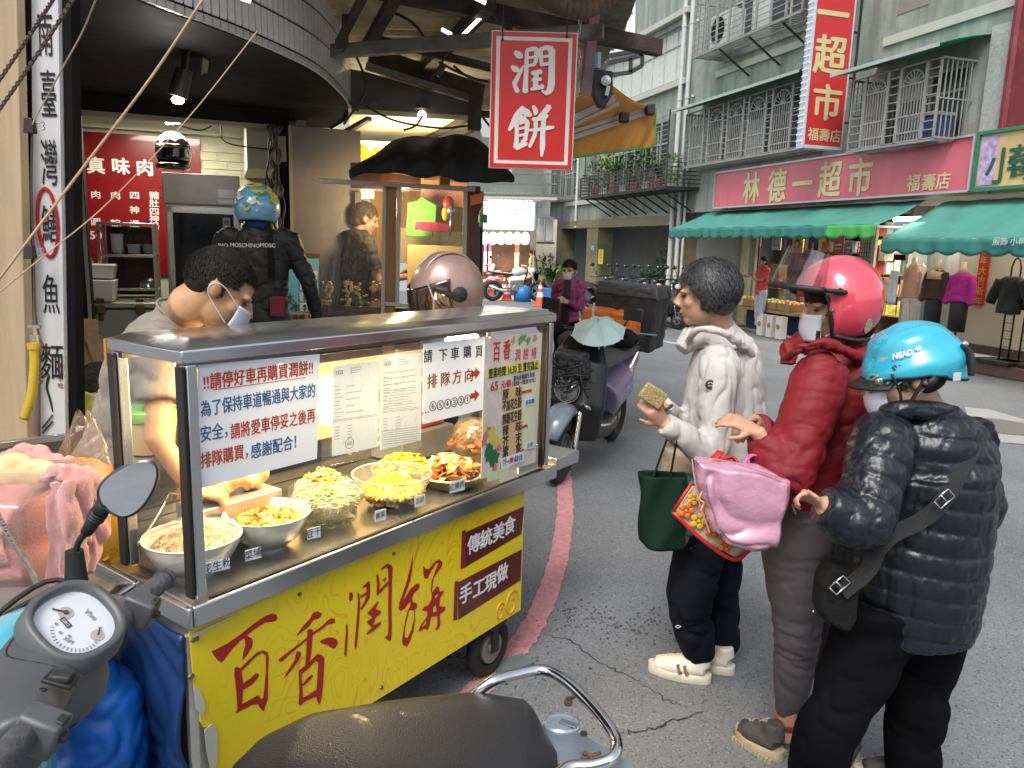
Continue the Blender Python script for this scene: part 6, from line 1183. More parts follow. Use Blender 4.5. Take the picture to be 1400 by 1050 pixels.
def cwheel(s_,o_,label=None):
 m=KB();r,w_=.115,.05;c=.115
 m.rings([[(s_+(r-w_/2+w_/2*sin(b))*cos(a),o_+w_/2*cos(b),c+(r-w_/2+w_/2*sin(b))*sin(a))for b in[2*pi*j/10 for j in range(10)]]for a in[2*pi*k/30 for k in range(30)]],close=True)
 w_o=pw('wheel',m,TY,ct,smooth=1)
 m=KB();m.lathe([(.055,-.02),(.058,-.022),(.058,.022),(.05,.024),(.02,.016),(.018,.03),(0,.03)],20,(s_,o_,c),(0,1,0));pw('hub',m,M('hub_grey',(.3,.26,.25),.5,.5,dirt=.6,dcol=(.15,.06,.03)),w_o,smooth=1,ang=40)
 m=KB();kbox(m,s_-.02,s_+.02,c-.01,.26,o_+.03,o_+.038);kbox(m,s_-.02,s_+.02,c-.01,.26,o_-.038,o_-.03);kbox(m,s_-.05,s_+.05,.21,.25,o_-.05,o_+.05);pw('fork',m,BLKM,w_o)
for s_,o_ in((1.20,-.045),(1.20,-.5),(.16,-.05),(.16,-.5)):cwheel(s_,o_)
m=MB();p=pz(685,905);m.box((p.x+.04,p.y-.03,.010),(.16,.08,.006),rz=.6);tag(put('wheel_chock',m,M('chock_plate',(.16,.2,.2),.4,.4),None),'flat grey green plate lying under the cart wheel','plate')
TARP=M('blue_tarp',(.006,.030,.115),.42,var=.3,vs=4,bump=.25,bs=22);TARPL=M('blue_tarp_bag',(.008,.10,.42),.38,var=.2,vs=5,bump=.25,bs=20)
m=KB();m.grid(lambda u,v:(-.028-.03*sin(u*9+v*4)*v-.014*sin(u*23-v*13)*v-.008*abs(sin(u*17+v*21+2*sin(v*9))),.0-.6*u,ZS-.07-.62*v),60,50);tg=put('tarp',m,TARP,smooth=1,thick=.008);tag(tg,'dark blue tarp hanging over the near end of the cart','tarp')
t=thing('blue_bag','bright blue tarpaulin bag on the ground behind the scooter handlebar','bag',py(150,960,1.75))
m=MB();c=py(130,990,1.72);m.tube([(c.x-.02,c.y,.15),(c.x-.02,c.y,.35),(c.x-.01,c.y,c.z-.02),(c.x-.01,c.y,c.z+.10),(c.x,c.y,c.z+.17)],[.13,.15,.14,.12,.05],16,sq=.8)
sculpt('body',m,TARPL,t,.01,lambda p,n_:folds(p,(7,7,9),.026,4))
# -------------------------- posters on the glass
PP=PAPER('paper_white',(.72,.77,.86),.35);PP2=PAPER('paper_doc',(.78,.83,.92),.42);BLUEI=M('blue_ink',(.02,.13,.30),.5);REDI=M('poster_red_ink',(.42,.045,.02),.5);BKI=M('poster_black_ink',(.02,.02,.03),.5);GRYI=M('grey_ink',(.2,.2,.23),.5)
def sheet(name,label,cat,q,mat,off,thick=.0012):
 """a sheet whose four corners are measured on the glass"""
 P=[CP.px(x,y,off)for x,y in q];t=thing(name,label,cat,CP.w(P[3][0],P[3][1],off));m=KB()
 m.rings([[(s_,off,z)for s_,z in P],[(s_,off+thick,z)for s_,z in P]]);pw('sheet',m,mat,t);return t,P
p1,P1=sheet('notice_poster','large white queue notice in blue and red characters on the case glass','poster',[(270,499),(437,484),(433,627),(272,668)],PP,.0095)
rows=[('!!請停好車再購買潤餅!!',357,513,REDI,.040,.96),('為了保持車道暢通與大家的',352,545,BLUEI,.0385,.99),('安全，',292,596,BLUEI,.0385,.96),('請將愛車停妥之後再',374,581,REDI,.0385,.99),('排隊購買，',301,624,REDI,.0385,.96),('感謝配合！',365,610,BLUEI,.0385,.96)]
def kline(s,x0,x1,y0,y1,mat,par,off=.0115,bold=.012,hgt=None):
 """a line of print stretched between two measured points"""
 a=CP.px(x0,y0,off);b=CP.px(x1,y1,off);n=sum(1 if ord(c)>255 else.55 for c in s);W_=abs(b[0]-a[0]);size=hgt or W_/n;mm=CP.mat(a[0],(a[1]+b[1])/2-size*.38,off)
 o=text(s,size,mat,par,mm,bold,'LEFT',ext=.0003);me=o.data;xs=[v.co for v in me.vertices]
 inv=(chainmat(par).inverted()@mm);fw=inv.inverted()
 L=[fw@c for c in xs];x_0=min(p.x for p in L);x_1=max(p.x for p in L);k=W_/(x_1-x_0)
 for v,p in zip(me.vertices,L):p.x=(p.x-x_0)*k;v.co=inv@p
 return o
kline('!!請停好車再購買潤餅!!',278,428,520,504,REDI,p1,bold=.03,hgt=.040);kline('為了保持車道暢通與大家的',274,431,556,536,BLUEI,p1,bold=.025,hgt=.040)
kline('安全，',274,311,593,588,BLUEI,p1,bold=.025,hgt=.040);kline('請將愛車停妥之後再',315,431,587,570,REDI,p1,bold=.025,hgt=.040);kline('排隊購買，',274,339,628,618,REDI,p1,bold=.025,hgt=.040);kline('感謝配合！',343,405,616,605,BLUEI,p1,bold=.025,hgt=.040)
a=CP.px(292,533,.011);b=CP.px(418,516,.011);m=KB();m.bar((a[0],.0112,a[1]),(b[0],.0112,b[1]),.0015,.0015);pw('underline',m,REDI,p1)
slv,_=sheet('clear_sleeve','crinkled clear plastic sleeve holding two report sheets on the glass','sleeve',[(438,485),(578,468),(577,612),(440,638)],G('sleeve_clear',(.99,.99,.98),.02,.06,bump=.5,bs=26,boost=1.0),.0125)
for i,(q,lb)in enumerate((([(455,501),(518,492),(516,611),(454,624)],'left laboratory report sheet inside the clear sleeve'),([(521,489),(576,482),(575,602),(520,616)],'right laboratory report sheet with a table inside the clear sleeve'))):
 t,P=sheet('report_sheet',lb,'paper',q,PP2,.0095);x0,x1=q[0][0],q[1][0];yt,yb=q[0][1],q[3][1]
 kch('SGS',x0+9,yt+8,.016,GRYI,t,.0115,.01,name='heading');m=KB();rnd=random.Random(i)
 def ln(xa,xb,y,w_=.0011):
  sl=(q[1][1]-q[0][1])/(x1-x0);ya=y+sl*(xa-x0);yb_=y+sl*(xb-x0);a=CP.px(xa,ya,.0112);b=CP.px(xb,yb_,.0112);m.bar((a[0],.0112,a[1]),(b[0],.0112,b[1]),w_,w_)
 for k in range(3):ln(x0+24,x0+24+rnd.uniform(8,16),yt+6+k*3.2)
 for k in range(9):ln(x0+3,x0+rnd.uniform(8,14),yt+28+k*5.2);
 for k in range(5):ln(x0+18,x0+rnd.uniform(24,44),yt+30+k*9)
 ln(x0+2,x1-3,yt+74,.0009);ln(x0+2,x1-3,yt+76,.0009)
 for k in range(5):ln(x0+3,x0+9,yt+84+k*4);ln(x0+20,x0+26,yt+84+k*4)
 if i:
  for k in range(7):ln(x0+3,x0+rnd.uniform(35,50),yt+50+k*3.6,.0008)
  for k in range(7):ln(x0+2,x1-3,yt+101+k*3,.0008)
  for yy in(22,30,38,46):ln(x0+3,x1-8,yt+yy)
 struct(pw('print_lines',m,GRYI,t),'stuff')
 if not i:
  s_,z=CP.px(x0+23,yb-18,.0114);m=KB();m.tube([(s_+.015*cos(a),.0114,z+.015*sin(a))for a in[2*pi*k/24 for k in range(25)]],.0009,5);pw('stamp',m,GRYI,t);kch('SGS',x0+23,yb-18,.012,GRYI,t,.0115,.01)
p3,P3=sheet('notice_poster','white notice with red arrows and circled numbers showing the queue direction','poster',[(579,470),(664,460),(660,560),(578,580)],PP,.0095)
for ch,x,y in(('請',585,487),('下',606,485),('車',622,483),('購',639,481),('買',655,480)):kch(ch,x,y,.042,BKI,p3,.0112)
for ch,x,y in(('排',591,521),('隊',609,518),('方',625,515),('向',641,513)):kch(ch,x,y,.048,M('brown_red_ink',(.30,.05,.015),.5),p3,.0112)
for ch,x,y in(('⑥',592,555),('⑤',602,553.5),('④',612,551.5),('③',621,549.5),('②',630,547.5),('①',639,545.5)):kch(ch,x,y,.038,BKI,p3,.0112,.015)
kch('…',582,559,.036,BKI,p3,.0112)
ARR=M('arrow_red',(.55,.05,.01),.5)
for x,y in((650,511),(649,541)):
 m=KB();s_,z=CP.px(x,y,.0112);m.poly([(-.022,-.008),(.0,-.008),(.0,-.019),(.026,.001),(.0,.021),(.0,.01),(-.022,.01)],lambda p,d=0:(s_+p[0],.0108+d,z+p[1]),d=.0006);pw('arrow',m,ARR,p3)
p4,P4=sheet('menu_poster','tall printed menu poster with vegetables at the right end of the glass','poster',[(663,460),(741,455),(732,632),(657,655)],M('menu_print',(.58,.52,.46),.4,var=.22,vs=9,coat=.2),.0105)
def shp(nm,q,mat,par,off):P=[CP.px(x,y,off)for x,y in q];m=KB();m.poly(P,lambda p,d=0:(p[0],off+d,p[1]),d=.0005);return pw(nm,m,mat,par)
shp('pale_field',[(686,530),(736,524),(730,610),(690,622)],M('menu_pale',(.56,.60,.42),.5),p4,.0122)
RI=M('menu_red_ink',(.5,.012,.02),.5)
kch('百',679,480,.072,RI,p4,.0125,.02,sx=.62);kch('香',693,478,.072,RI,p4,.0125,.02,sx=.62)
for ch,x in(('潤',708),('餅',719),('捲',730)):kch(ch,x,485-(x-708)*.12,.045,RI,p4,.0125,.0,sx=.8)
shp('yellow_band',[(666,505),(737,492),(737,503),(666,517)],M('band_yellow',(.68,.62,.02),.5),p4,.0125);kline('營業時間 16:30 至 賣完為止',668,736,511,498,BKI,p4,.0133,.03,.036)
kch('65',676,527,.045,RI,p4,.0125,.03);kline('元/個',685,698,527,523,RI,p4,.0125,.01,.03);kline('還有各種請先告知',702,731,517,512,BKI,p4,.0125,.0,.02);kline('〔加料一律加10元〕',700,732,525,519,BKI,p4,.0125,.0,.02)
TNB=M('tan_blob',(.55,.38,.18),.5)
items=[('原　味',538,537),('不加花生粉',555,550),('無糖花生粉',573,567),('辣　味㈱',588,583),('芥　末',603,598),('素　食',617,612)]
for i,(s,y0,y1)in enumerate(items):
 shp('tan_patch',[(686,y0-7),(714,y1-9),(714,y1+5),(686,y0+7)],TNB,p4,.0126);kline(s.replace('㈱',''),687,713,y0,y1,BKI,p4,.0134,.03,.043)
for x,y,s in((720,535,'(加購花生粉)'),(717,583,'(辣椒粉)'),(714,616,'(素)')):kch(s,x,y,.012,RI,p4,.0134)
shp('blue_label',[(718,545),(731,542),(731,553),(718,556)],M('label_paper',(.62,.64,.68),.5),p4,.0134);kch('沒有糖',724.5,549,.019,BLUEI,p4,.0142);shp('blue_label',[(718,605),(731,602),(731,612),(718,615)],MC['label_paper'],p4,.0134);kch('全素',724.5,608,.02,GRYI,p4,.0142)
shp('price_slip',[(685,627),(716,616),(716,630),(685,642)],MC['label_paper'],p4,.0135);kch('芥',690,632,.028,M('green_ink',(.05,.3,.2),.5),p4,.0145);kch('+辣=',699,629,.024,RI,p4,.0145);kch('綜合',709,626,.026,BLUEI,p4,.0145)
m=KB();rnd=random.Random(3);s_,z=CP.px(674,612,.0125)
def blob(nm,cs,mat,par,r,off):
 m=KB();k=0
 for x,y in cs:
  s1_,z1_=CP.px(x,y,off);k+=1;m.poly([(s1_+r*(1+.4*sin(a*3+x))*cos(a),z1_+r*(1+.4*cos(a*4+y))*sin(a))for a in[2*pi*j/14 for j in range(14)]],lambda p,d=0,k=k:(p[0],off+k*.0001+d,p[1]))
 return struct(pw(nm,m,mat,par),'stuff')
blob('leaf_print',[(668,612),(674,620),(667,625),(678,626),(673,632)],M('print_leaf',(.01,.13,.05),.5),p4,.02,.0127);blob('leaf_print',[(674,598),(679,605),(672,592)],M('print_yellow',(.5,.45,.08),.5),p4,.02,.0132);blob('leaf_print',[(664,596),(668,588),(661,605),(682,612),(686,636),(677,641)],M('print_pink',(.45,.16,.14),.5),p4,.014,.0130);blob('leaf_print',[(716,462),(722,466),(711,466)],M('print_green2',(.12,.3,.1),.5),p4,.014,.0122);blob('leaf_print',[(702,466),(731,462),(695,470)],M('print_orange',(.55,.25,.12),.5),p4,.013,.0122)
for i,(x0,x1,y)in enumerate(((666,681,650),(682,696,645))):shp('price_slip',[(x0,y-3),(x1,y-7),(x1,y+5),(x0,y+9)],M('greenish_slip',(.5,.58,.42),.5),p4,.0142)
for s,x,y,w_,mt in(('花生粉',297,773,34,BKI),('菜埔',346,757,22,BKI),('豆干',429,728,18,BKI),('香菜',520,704,15,BKI),('高麗',574,684,14,M('yellow_ink',(.35,.3,.1),.5)),('紅燒肉',625,664,20,BKI)):
 q=[(x-w_/2,y-7+w_*.12),(x+w_/2,y-7-w_*.12),(x+w_/2,y+8-w_*.12),(x-w_/2,y+8+w_*.12)]
 t,_=sheet('name_card',{'花生粉':'first card from the left taped on the lower glass, three characters','菜埔':'second card from the left under the bowl of diced vegetables','豆干':'card under the bowl wrapped in clear film','香菜':'card under the glass bowl of yellow kernels','高麗':'faded card between the kernel bowl and the plate of meat','紅燒肉':'rightmost card taped below the plate of roasted meat'}[s],'label',q,M('card_white',(.66,.70,.74),.5),.0095);kch(s,x,y,.026 if w_>16 else.02,mt,t,.0112,0)
# ========================== FOOD INSIDE THE CASE
POR=M('porcelain',(.62,.62,.58),.18,var=.04,coat=.5);CGL=G('bowl_glass',(.92,.93,.92),.10,.04,boost=2.4);FILM=G('cling_film',(.96,.96,.94),.04,.08,bump=.9,bs=30,boost=2.2)
def bowl_prof(r,h,t=.006):return[(r*.42,0),(r*.44,.008),(r*.5,.012),(r*.8,h*.42),(r*.95,h*.78),(r,h),(r-t,h),(r*.93-t,h*.76),(r*.76-t,h*.42),(r*.4,.018),(0,.016)]
def bowl(name,label,s_,o,r,h,mat,z=ZS):
 c=CP.w(s_,z,o);t=thing(name,label,'bowl',c);m=MB();m.lathe(bowl_prof(r,h),40);put('vessel',m,mat,t,smooth=1,ang=50);m=MB();m.tube([(r*cos(a),r*sin(a),h)for a in[2*pi*k/40 for k in range(41)]],.0022,6);put('rim',m,POR if mat is POR else M('glass_rim',(.5,.5,.48),.1,coat=1),t,smooth=1);return t,c
def heap(t,r,h0,h1,n,mats,size,seed,shape='cube',names='food'):
 """loose pieces lying on a mound; one stuff part per colour"""
 rnd=random.Random(seed);B=[MB()for _ in mats]
 for k in range(n):
  a=rnd.uniform(0,6.283);q=math.sqrt(rnd.random());x,y=r*q*cos(a),r*q*sin(a);z=h0+(h1-h0)*(1-q*q)+rnd.uniform(-.004,.006);s_=size*rnd.uniform(.6,1.3);e=Euler((rnd.uniform(-.9,.9),rnd.uniform(-.9,.9),rnd.uniform(0,6)));m=B[rnd.randrange(len(B))]
  if shape=='cube':m.box((x,y,z),(s_,s_*rnd.uniform(.6,1),s_*rnd.uniform(.5,.9)),rot=e)
  elif shape=='grain':m.ell((x,y,z),(s_*.55,s_*.45,s_*.4),e,nu=7,nv=4)
  elif shape=='strand':
   d=e.to_matrix()@Vector((1,0,0));d.z*=.35;w_=Vector((rnd.gauss(0,1),rnd.gauss(0,1),rnd.gauss(0,.4)))*s_*.18;p=Vector((x,y,z+.003));m.tube([p-d*s_/2,p+w_,p+d*s_/2],s_*.045,4,smooth=3)
  elif shape=='slice':
   d=e.to_matrix();u_,v_=d@Vector((s_/2,0,0)),d@Vector((0,s_*.22,0));u_.z*=.4;w_=Vector((0,0,s_*.07));p=Vector((x,y,z));m.rings([[p-u_*(1-abs(i)*.1)*.0+u_*i-v_+w_*(1-i*i),p+u_*i+v_+w_*(1-i*i),p+u_*i+v_+w_*(1-i*i)+Vector((0,0,s_*.1)),p+u_*i-v_+w_*(1-i*i)+Vector((0,0,s_*.1))]for i in(-1,-.4,.3,1)])
 for i,(m,mt)in enumerate(zip(B,mats)):struct(put(names,m,mt,t,smooth=shape in('grain','strand')),'stuff')
YL=M('egg_yellow',(.60,.42,.04),.45,sub=0,var=.25,vs=60);ORG=M('diced_orange',(.50,.20,.03),.45,var=.3,vs=60);CRMF=M('diced_cream',(.60,.52,.28),.5,var=.2,vs=60);GRN=M('shred_green',(.10,.24,.02),.5,var=.4,vs=60);PEAN=M('peanut_powder',(.36,.23,.10),.8,var=.35,vs=90,bump=.6,bs=160);MEAT=M('roast_pork',(.40,.19,.07),.4,var=.45,vs=40,coat=.25);MEATD=M('roast_pork_dark',(.24,.08,.025),.4,var=.4,vs=40,coat=.25);WSH=M('shred_white',(.62,.58,.34),.5,var=.15,vs=60);BRN=M('braised_brown',(.20,.09,.03),.35,var=.5,vs=40,coat=.3)
b1,c1=bowl('powder_bowl','big white bowl of peanut powder under film at the near corner of the case',.095,-.15,.118,.10,POR)
m=MB();m.lathe([(.098,.07),(.08,.088),(.05,.105),(.0,.118)],40);mo_=sculpt('powder_mound',MB().lathe([(.09,.05),(.098,.078),(.07,.096),(.03,.112),(.001,.116)],40),PEAN,b1,.006,lambda p,n_:(fbm(p,60,3)-.5)*.016,1,world=False)
heap(b1,.09,.08,.112,260,[PEAN,CRMF],.006,5,'grain','peanut_crumbs')
m=MB();m.grid(lambda u,v:((.114+.006*sin(u*40))*cos(6.283*u)*v,(.114+.006*sin(u*40))*sin(6.283*u)*v,.105+.022*(1-v*v)+.004*sin(u*31+v*17)-.01*(v>.97)),60,12);put('film',m,FILM,b1,smooth=1)
b2_,c2=bowl('diced_bowl','white bowl of diced yellow and orange vegetables',.318,-.15,.115,.10,POR);heap(b2_,.094,.068,.094,620,[YL,ORG,CRMF,YL,M('chili_red',(.42,.05,.01),.4)],.0125,6);
b3,c3=bowl('shreds_bowl','clear bowl of green and white shreds wrapped in film',.535,-.155,.098,.10,CGL);heap(b3,.08,.02,.07,260,[GRN,GRN,M('shred_dark',(.04,.12,.02),.5)],.03,7,'strand','shreds');heap(b3,.088,.07,.105,420,[GRN,WSH,WSH,CRMF],.042,8,'strand','shreds')
m=MB();m.grid(lambda u,v:((.06+.052*v**.6+.006*sin(u*25+v*9))*cos(6.283*u),(.06+.052*v**.6+.006*sin(u*25+v*9))*sin(6.283*u),.002+.115*v+.004*sin(u*37)),50,16);put('film',m,FILM,b3,smooth=1)
b4,c4=bowl('kernel_bowl','clear glass bowl of yellow corn coloured cubes',.79,-.14,.128,.105,CGL);heap(b4,.08,.02,.035,200,[M('pink_beige',(.5,.3,.22),.5),CRMF],.012,9);heap(b4,.10,.045,.088,900,[M('corn_yellow',(.66,.42,.015),.4,var=.15),YL],.0125,10)
t=thing('meat_plate','grey stoneware plate piled with brown roast pork strips','plate',CP.w(1.07,ZS,-.13));m=MB();m.lathe([(.07,0),(.085,.005),(.112,.04),(.118,.043),(.115,.048),(.105,.044),(.08,.015),(0,.012)],40);put('vessel',m,M('stoneware',(.36,.33,.27),.4,var=.2,vs=20),t,smooth=1,ang=50);heap(t,.085,.04,.09,110,[MEAT,MEAT,MEATD,M('pork_fat',(.55,.36,.2),.4)],.065,11,'slice','pork_strips')
t=thing('bean_plate','heap of yellow green pickled chunks behind the glass kernel bowl','plate',CP.w(.98,ZS,-.27));m=MB();m.lathe([(.07,0),(.11,.03),(.1,.03),(0,.01)],30);put('vessel',m,SSD,t,smooth=1,ang=50);heap(t,.10,.04,.095,190,[M('pickle_yellow',(.48,.42,.03),.45,var=.3,vs=50),M('pickle_green',(.30,.33,.03),.45)],.04,12,'slice','chunks')
t=thing('food_mound','yellow shredded mound behind the clear bowl of shreds','food',CP.w(.62,ZS,-.27));heap(t,.09,.03,.12,320,[YL,WSH],.045,13,'strand','shreds')
t=thing('braised_jar','round clear container of brown braised slices behind the menu poster','container',CP.w(1.30,ZS,-.2));m=MB();m.lathe([(.07,0),(.085,.02),(.10,.09),(.085,.16),(.07,.18)],30);put('vessel',m,CGL,t,smooth=1);heap(t,.07,.03,.05,60,[BRN],.06,14,'slice','braised_slices');heap(t,.08,.09,.16,130,[BRN,MEATD,MEAT],.06,15,'slice','braised_slices')
t=thing('red_tray','shallow red tray at the back of the case near the right end','tray',CP.w(1.28,ZS+.14,-.5));m=KB();m.box((1.28,-.52,ZS+.13),(.24,.14,.03),taper=1.08);pw('tray',m,M('tray_red',(.45,.05,.04),.35),t,bevel=.006);m=KB();m.box((1.28,-.52,ZS+.058),(.3,.2,.11));pw('tray_stand',m,SSD,t,bevel=.004)
m=KB();m.box((1.05,-.60,1.02),(.85,.012,.28));tag(put('backboard',m,M('beige_backboard',(.42,.33,.2),.6,var=.15,vs=6),None),'beige splash board seen through the right half of the case','board')
t=thing('steel_spoon','long bent steel ladle handle leaning at the near end glass','spoon',CP.w(-.0,.95,-.24));m=MB();m.tube([py(188,745,1.83),py(205,722,1.87),py(224,690,1.93),py(232,675,1.98),py(246,678,2.03)],.0035,6,smooth=6);pw('handle',m,SS,t,smooth=1);m=MB();q=py(238,679,2.0);m.bar(q,py(252,682,2.05),.012);pw('grip',m,M('wood_grip',(.16,.04,.01),.5),t)
t=thing('lidded_tub','translucent tub with pale green lid seen through the end glass','tub',CP.w(.1,1.0,-.42));cc=CP.w(.16,1.015,-.44);tl=chainmat(t).inverted()
m=MB();m.lathe([(.062,0),(.07,.085),(.07,.092)],30,cc);pw('body',m,M('tub_milky',(.42,.36,.2),.35,var=.1),t,smooth=1,ang=40);m=MB();m.lathe([(.073,.088),(.076,.092),(.076,.115),(.068,.12),(.0,.12)],30,cc);pw('lid',m,M('lid_green',(.22,.45,.14),.35),t,smooth=1,ang=40)
m=KB();m.box((.26,-.45,.995),(.36,.2,.03));m.box((.1,-.53,.88),(.02,.02,.22));m.box((.42,-.53,.88),(.02,.02,.22));tag(struct(put('steel_shelf',m,SSD,None),'stuff'),'small steel shelf under the green lidded tub','shelf');bpy.data.objects['steel_shelf']['kind']=None;del bpy.data.objects['steel_shelf']['kind']
t=thing('brown_cloth','crumpled brown cloth beside the green lidded tub','cloth',CP.w(.24,1.01,-.38));m=MB();q=CP.w(.245,1.06,-.40);m.ell(q,(.045,.04,.06));sculpt('cloth',m,M('brown_rag',(.17,.11,.06),.9,var=.2,vs=20),t,.008,lambda p,n_:folds(p,(20,20,20),.02,6))
t=thing('printed_bag','pale cotton bag with a round red emblem hanging inside the case end','bag',CP.w(.3,1.1,-.5));m=KB();m.grid(lambda u,v:(.13+.26*u,-.56+.012*sin(u*11+v*3),1.30-.24*v),14,10);pw('cloth',m,M('cotton_pale',(.42,.38,.30),.85,var=.12,vs=12),t,smooth=1,thick=.004);m=KB();m.box((.30,-.60,1.13),(.34,.012,.36));pw('orange_back',m,M('orange_board',(.42,.2,.05),.6,var=.15,vs=4),t)
s_,z=CP.px(240,590,-.535);m=KB()
for rr,th_ in((.04,.004),(.03,.003)):m.tube([(s_+rr*cos(a),-.535,z+rr*sin(a))for a in[2*pi*k/28 for k in range(29)]],th_*.7,5)
pw('emblem_ring',m,M('emblem_brown',(.12,.03,.02),.6),t);m=KB();m.ell((s_,-.536,z),(.022,.004,.022));pw('emblem',m,M('emblem_red',(.4,.04,.03),.6),t)
kch('A Abs',232,516,.03,M('print_grey',(.12,.1,.08),.6),t,off=-.52,bold=.02)
# -------------------------- side table at the left: trough, towels, tub of dough, bag
tbx=thing('side_table','old wooden and steel work table beside the cart under the pink towels','table',(-1.3,1.8,0))
m=MB();m.box((-1.62,1.78,.72),(1.3,.62,.04));pw('top',m,SSD,tbx,bevel=.006);m=MB();m.box((-1.62,1.48,.6),(1.3,.02,.2));pw('apron',m,M('old_wood',(.10,.065,.04),.7,var=.3,vs=4),tbx)
for x in(-2.2,-1.02):
 for y in(1.52,2.02):m=MB();m.box((x,y,.35),(.04,.04,.7));pw('leg',m,MC['old_wood'],tbx)
tr=thing('steel_trough','steel sink rim behind the pink towels at the left edge','sink',(-1.7,2.35,.8));A=py(-30,612,2.05);B=py(92,597,2.25)
m=MB();m.bar(A,B,.02,.02);pw('rim',m,BR,tr,bevel=.003);m=MB();m.bar(A-Vector((0,0,.09)),B-Vector((0,0,.09)),.012,.17);pw('wall',m,BRD,tr);m=MB();m.bar(A+Vector((-.1,.3,-.2)),B+Vector((-.1,.3,-.2)),.6,.02);pw('basin',m,SSD,tr)
PK=M('pink_towel',(.62,.27,.24),.95,var=.08,vs=14,bump=.8,bs=420,sheen=.6)
tw=thing('pink_towel','pink terry towel draped over the clear dough tub','towel',(-1.1,1.75,.9))
def tpt(x,y,Y):return py(x,y,Y)
m=MB();
for pts,r in(([(0,640,1.8),(30,625,1.8),(60,632,1.8),(95,640,1.78)],.032),([(0,628,1.84),(40,618,1.84),(85,638,1.8)],.026),([(62,656,1.66),(85,648,1.62),(110,648,1.62),(135,665,1.66)],.026),([(76,660,1.56),(75,720,1.53),(74,800,1.52)],.020),([(88,655,1.56),(90,720,1.53),(88,806,1.52)],.024),([(105,658,1.6),(112,730,1.57),(104,800,1.55)],.026),([(120,655,1.63),(126,720,1.62),(112,782,1.6)],.024),([(135,668,1.66),(146,715,1.66),(122,768,1.62)],.022)):m.tube([tpt(*p)for p in pts],r,12,smooth=3,sq=.8)
sculpt('cloth',m,PK,tw,.008,lambda p,n_:folds(p,(18,18,5),.03,3)+(fbm(p,160,2)-.5)*.003)
t2_=thing('pink_towel','folded pink towel lining inside the clear dough tub at the left edge','towel',(-1.25,1.65,.85));m=MB();a,b=tpt(-30,735,1.62),tpt(62,730,1.6);m.tube([a,b],.115,16,sq=.95);sculpt('cloth',m,M('pink_towel_folded',(.58,.25,.22),.9,var=.06,vs=10,bump=.4,bs=200),t2_,.01,lambda p,n_:folds(p,(5,5,9),.035,8))
dt=thing('dough_tub','clear tub with pale yellow dough among the pink towels','tub',(-1.2,1.65,.9));m=MB();c=tpt(10,720,1.6);m.box((c.x-.05,c.y,c.z),(.36,.3,.22),taper=1.08);pw('tub',m,G('tub_clear',(.95,.93,.92),.10,.08,boost=1.5),dt,bevel=.012)
m=MB();a=tpt(-20,660,1.66);b=tpt(75,652,1.66);m.tube([a-Vector((0,0,.0)),(a+b)/2+Vector((0,0,.018)),b-Vector((0,0,.01))],[.06,.05,.04],12,sq=.45,up=(0,1,0));sculpt('dough',m,M('dough',(.58,.45,.22),.5,var=.1,vs=6),dt,.008,lambda p,n_:folds(p,(8,8,14),.02,12))
bg=thing('clear_bag','tall clear plastic bag holding orange yellow filling beside the towels','bag',tpt(115,640,1.85))
def bgf(u,v):a=6.283*u;p=tpt(112+(-6-20*v+0)*0+8*v,565+120*v,1.86);w_=.012+.085*v**.8;return p+Vector((w_*cos(a)*(1+.12*sin(5*a+v*6)),w_*.6*sin(a),.01*sin(a*3+v*5)))
m=MB();m.grid(bgf,40,16);pw('film',m,G('bag_film',(.95,.92,.88),.12,.10,bump=.9,bs=22,col=(.6,.45,.36),boost=1.8),bg,smooth=1)
m=MB();p=tpt(118,652,1.86);m.ell(p,(.062,.05,.05));sculpt('filling',m,M('orange_filling',(.55,.24,.02),.5,var=.35,vs=30),bg,.008,lambda p,n_:(fbm(p,40,3)-.5)*.03)
yb=thing('yellow_tub','bright orange yellow lit vessel between the towels and the case','tub',tpt(160,715,1.9));m=MB();p=tpt(158,760,1.92);m.lathe([(.055,0),(.06,.02),(.062,.16),(.058,.165)],24,(p.x-.01,p.y,p.z));pw('body',m,M('brass_lit',(.60,.33,.04),.3,.5,var=.15),yb,smooth=1,ang=40)
rope('rope',[(-10,690),(20,745),(40,775),(52,800)],1.45,.006,M('grey_rope',(.25,.21,.17),.9,var=.3,vs=60),'frayed grey rope hanging at the left edge beside the towels',True)
# ========================== PEOPLE
SKIN=M('skin',(.45,.25,.16),.5,var=.08,vs=12,sub=.12,bump=.08,bs=200);SKINW=M('skin_lamp_warm',(.42,.23,.12),.55,var=.14,vs=25,sub=.08,bump=.1,bs=200);SKIND=M('skin_tanned',(.33,.18,.11),.5,var=.08,vs=12,sub=.1,bump=.08,bs=200);EYE=M('eye_dark',(.02,.015,.012),.1,coat=.6);LIP=M('lips',(.33,.11,.08),.5)  # SKINW has the warm lamp light mixed into the vendor's skin colour
HAIRB=M('hair_black',(.012,.010,.009),.7,var=.5,vs=60,spec=.2);HAIRG=M('hair_greying',(.040,.040,.042),.5,var=1,vs=90,spec=.4)
MASK=M('face_mask',(.52,.54,.60),.75,var=.03,vs=10)
def headm(c,yaw,pitch=0,roll=0):return Matrix.Translation(c)@Euler((0,0,yaw)).to_matrix().to_4x4()@Euler((pitch,roll,0)).to_matrix().to_4x4()
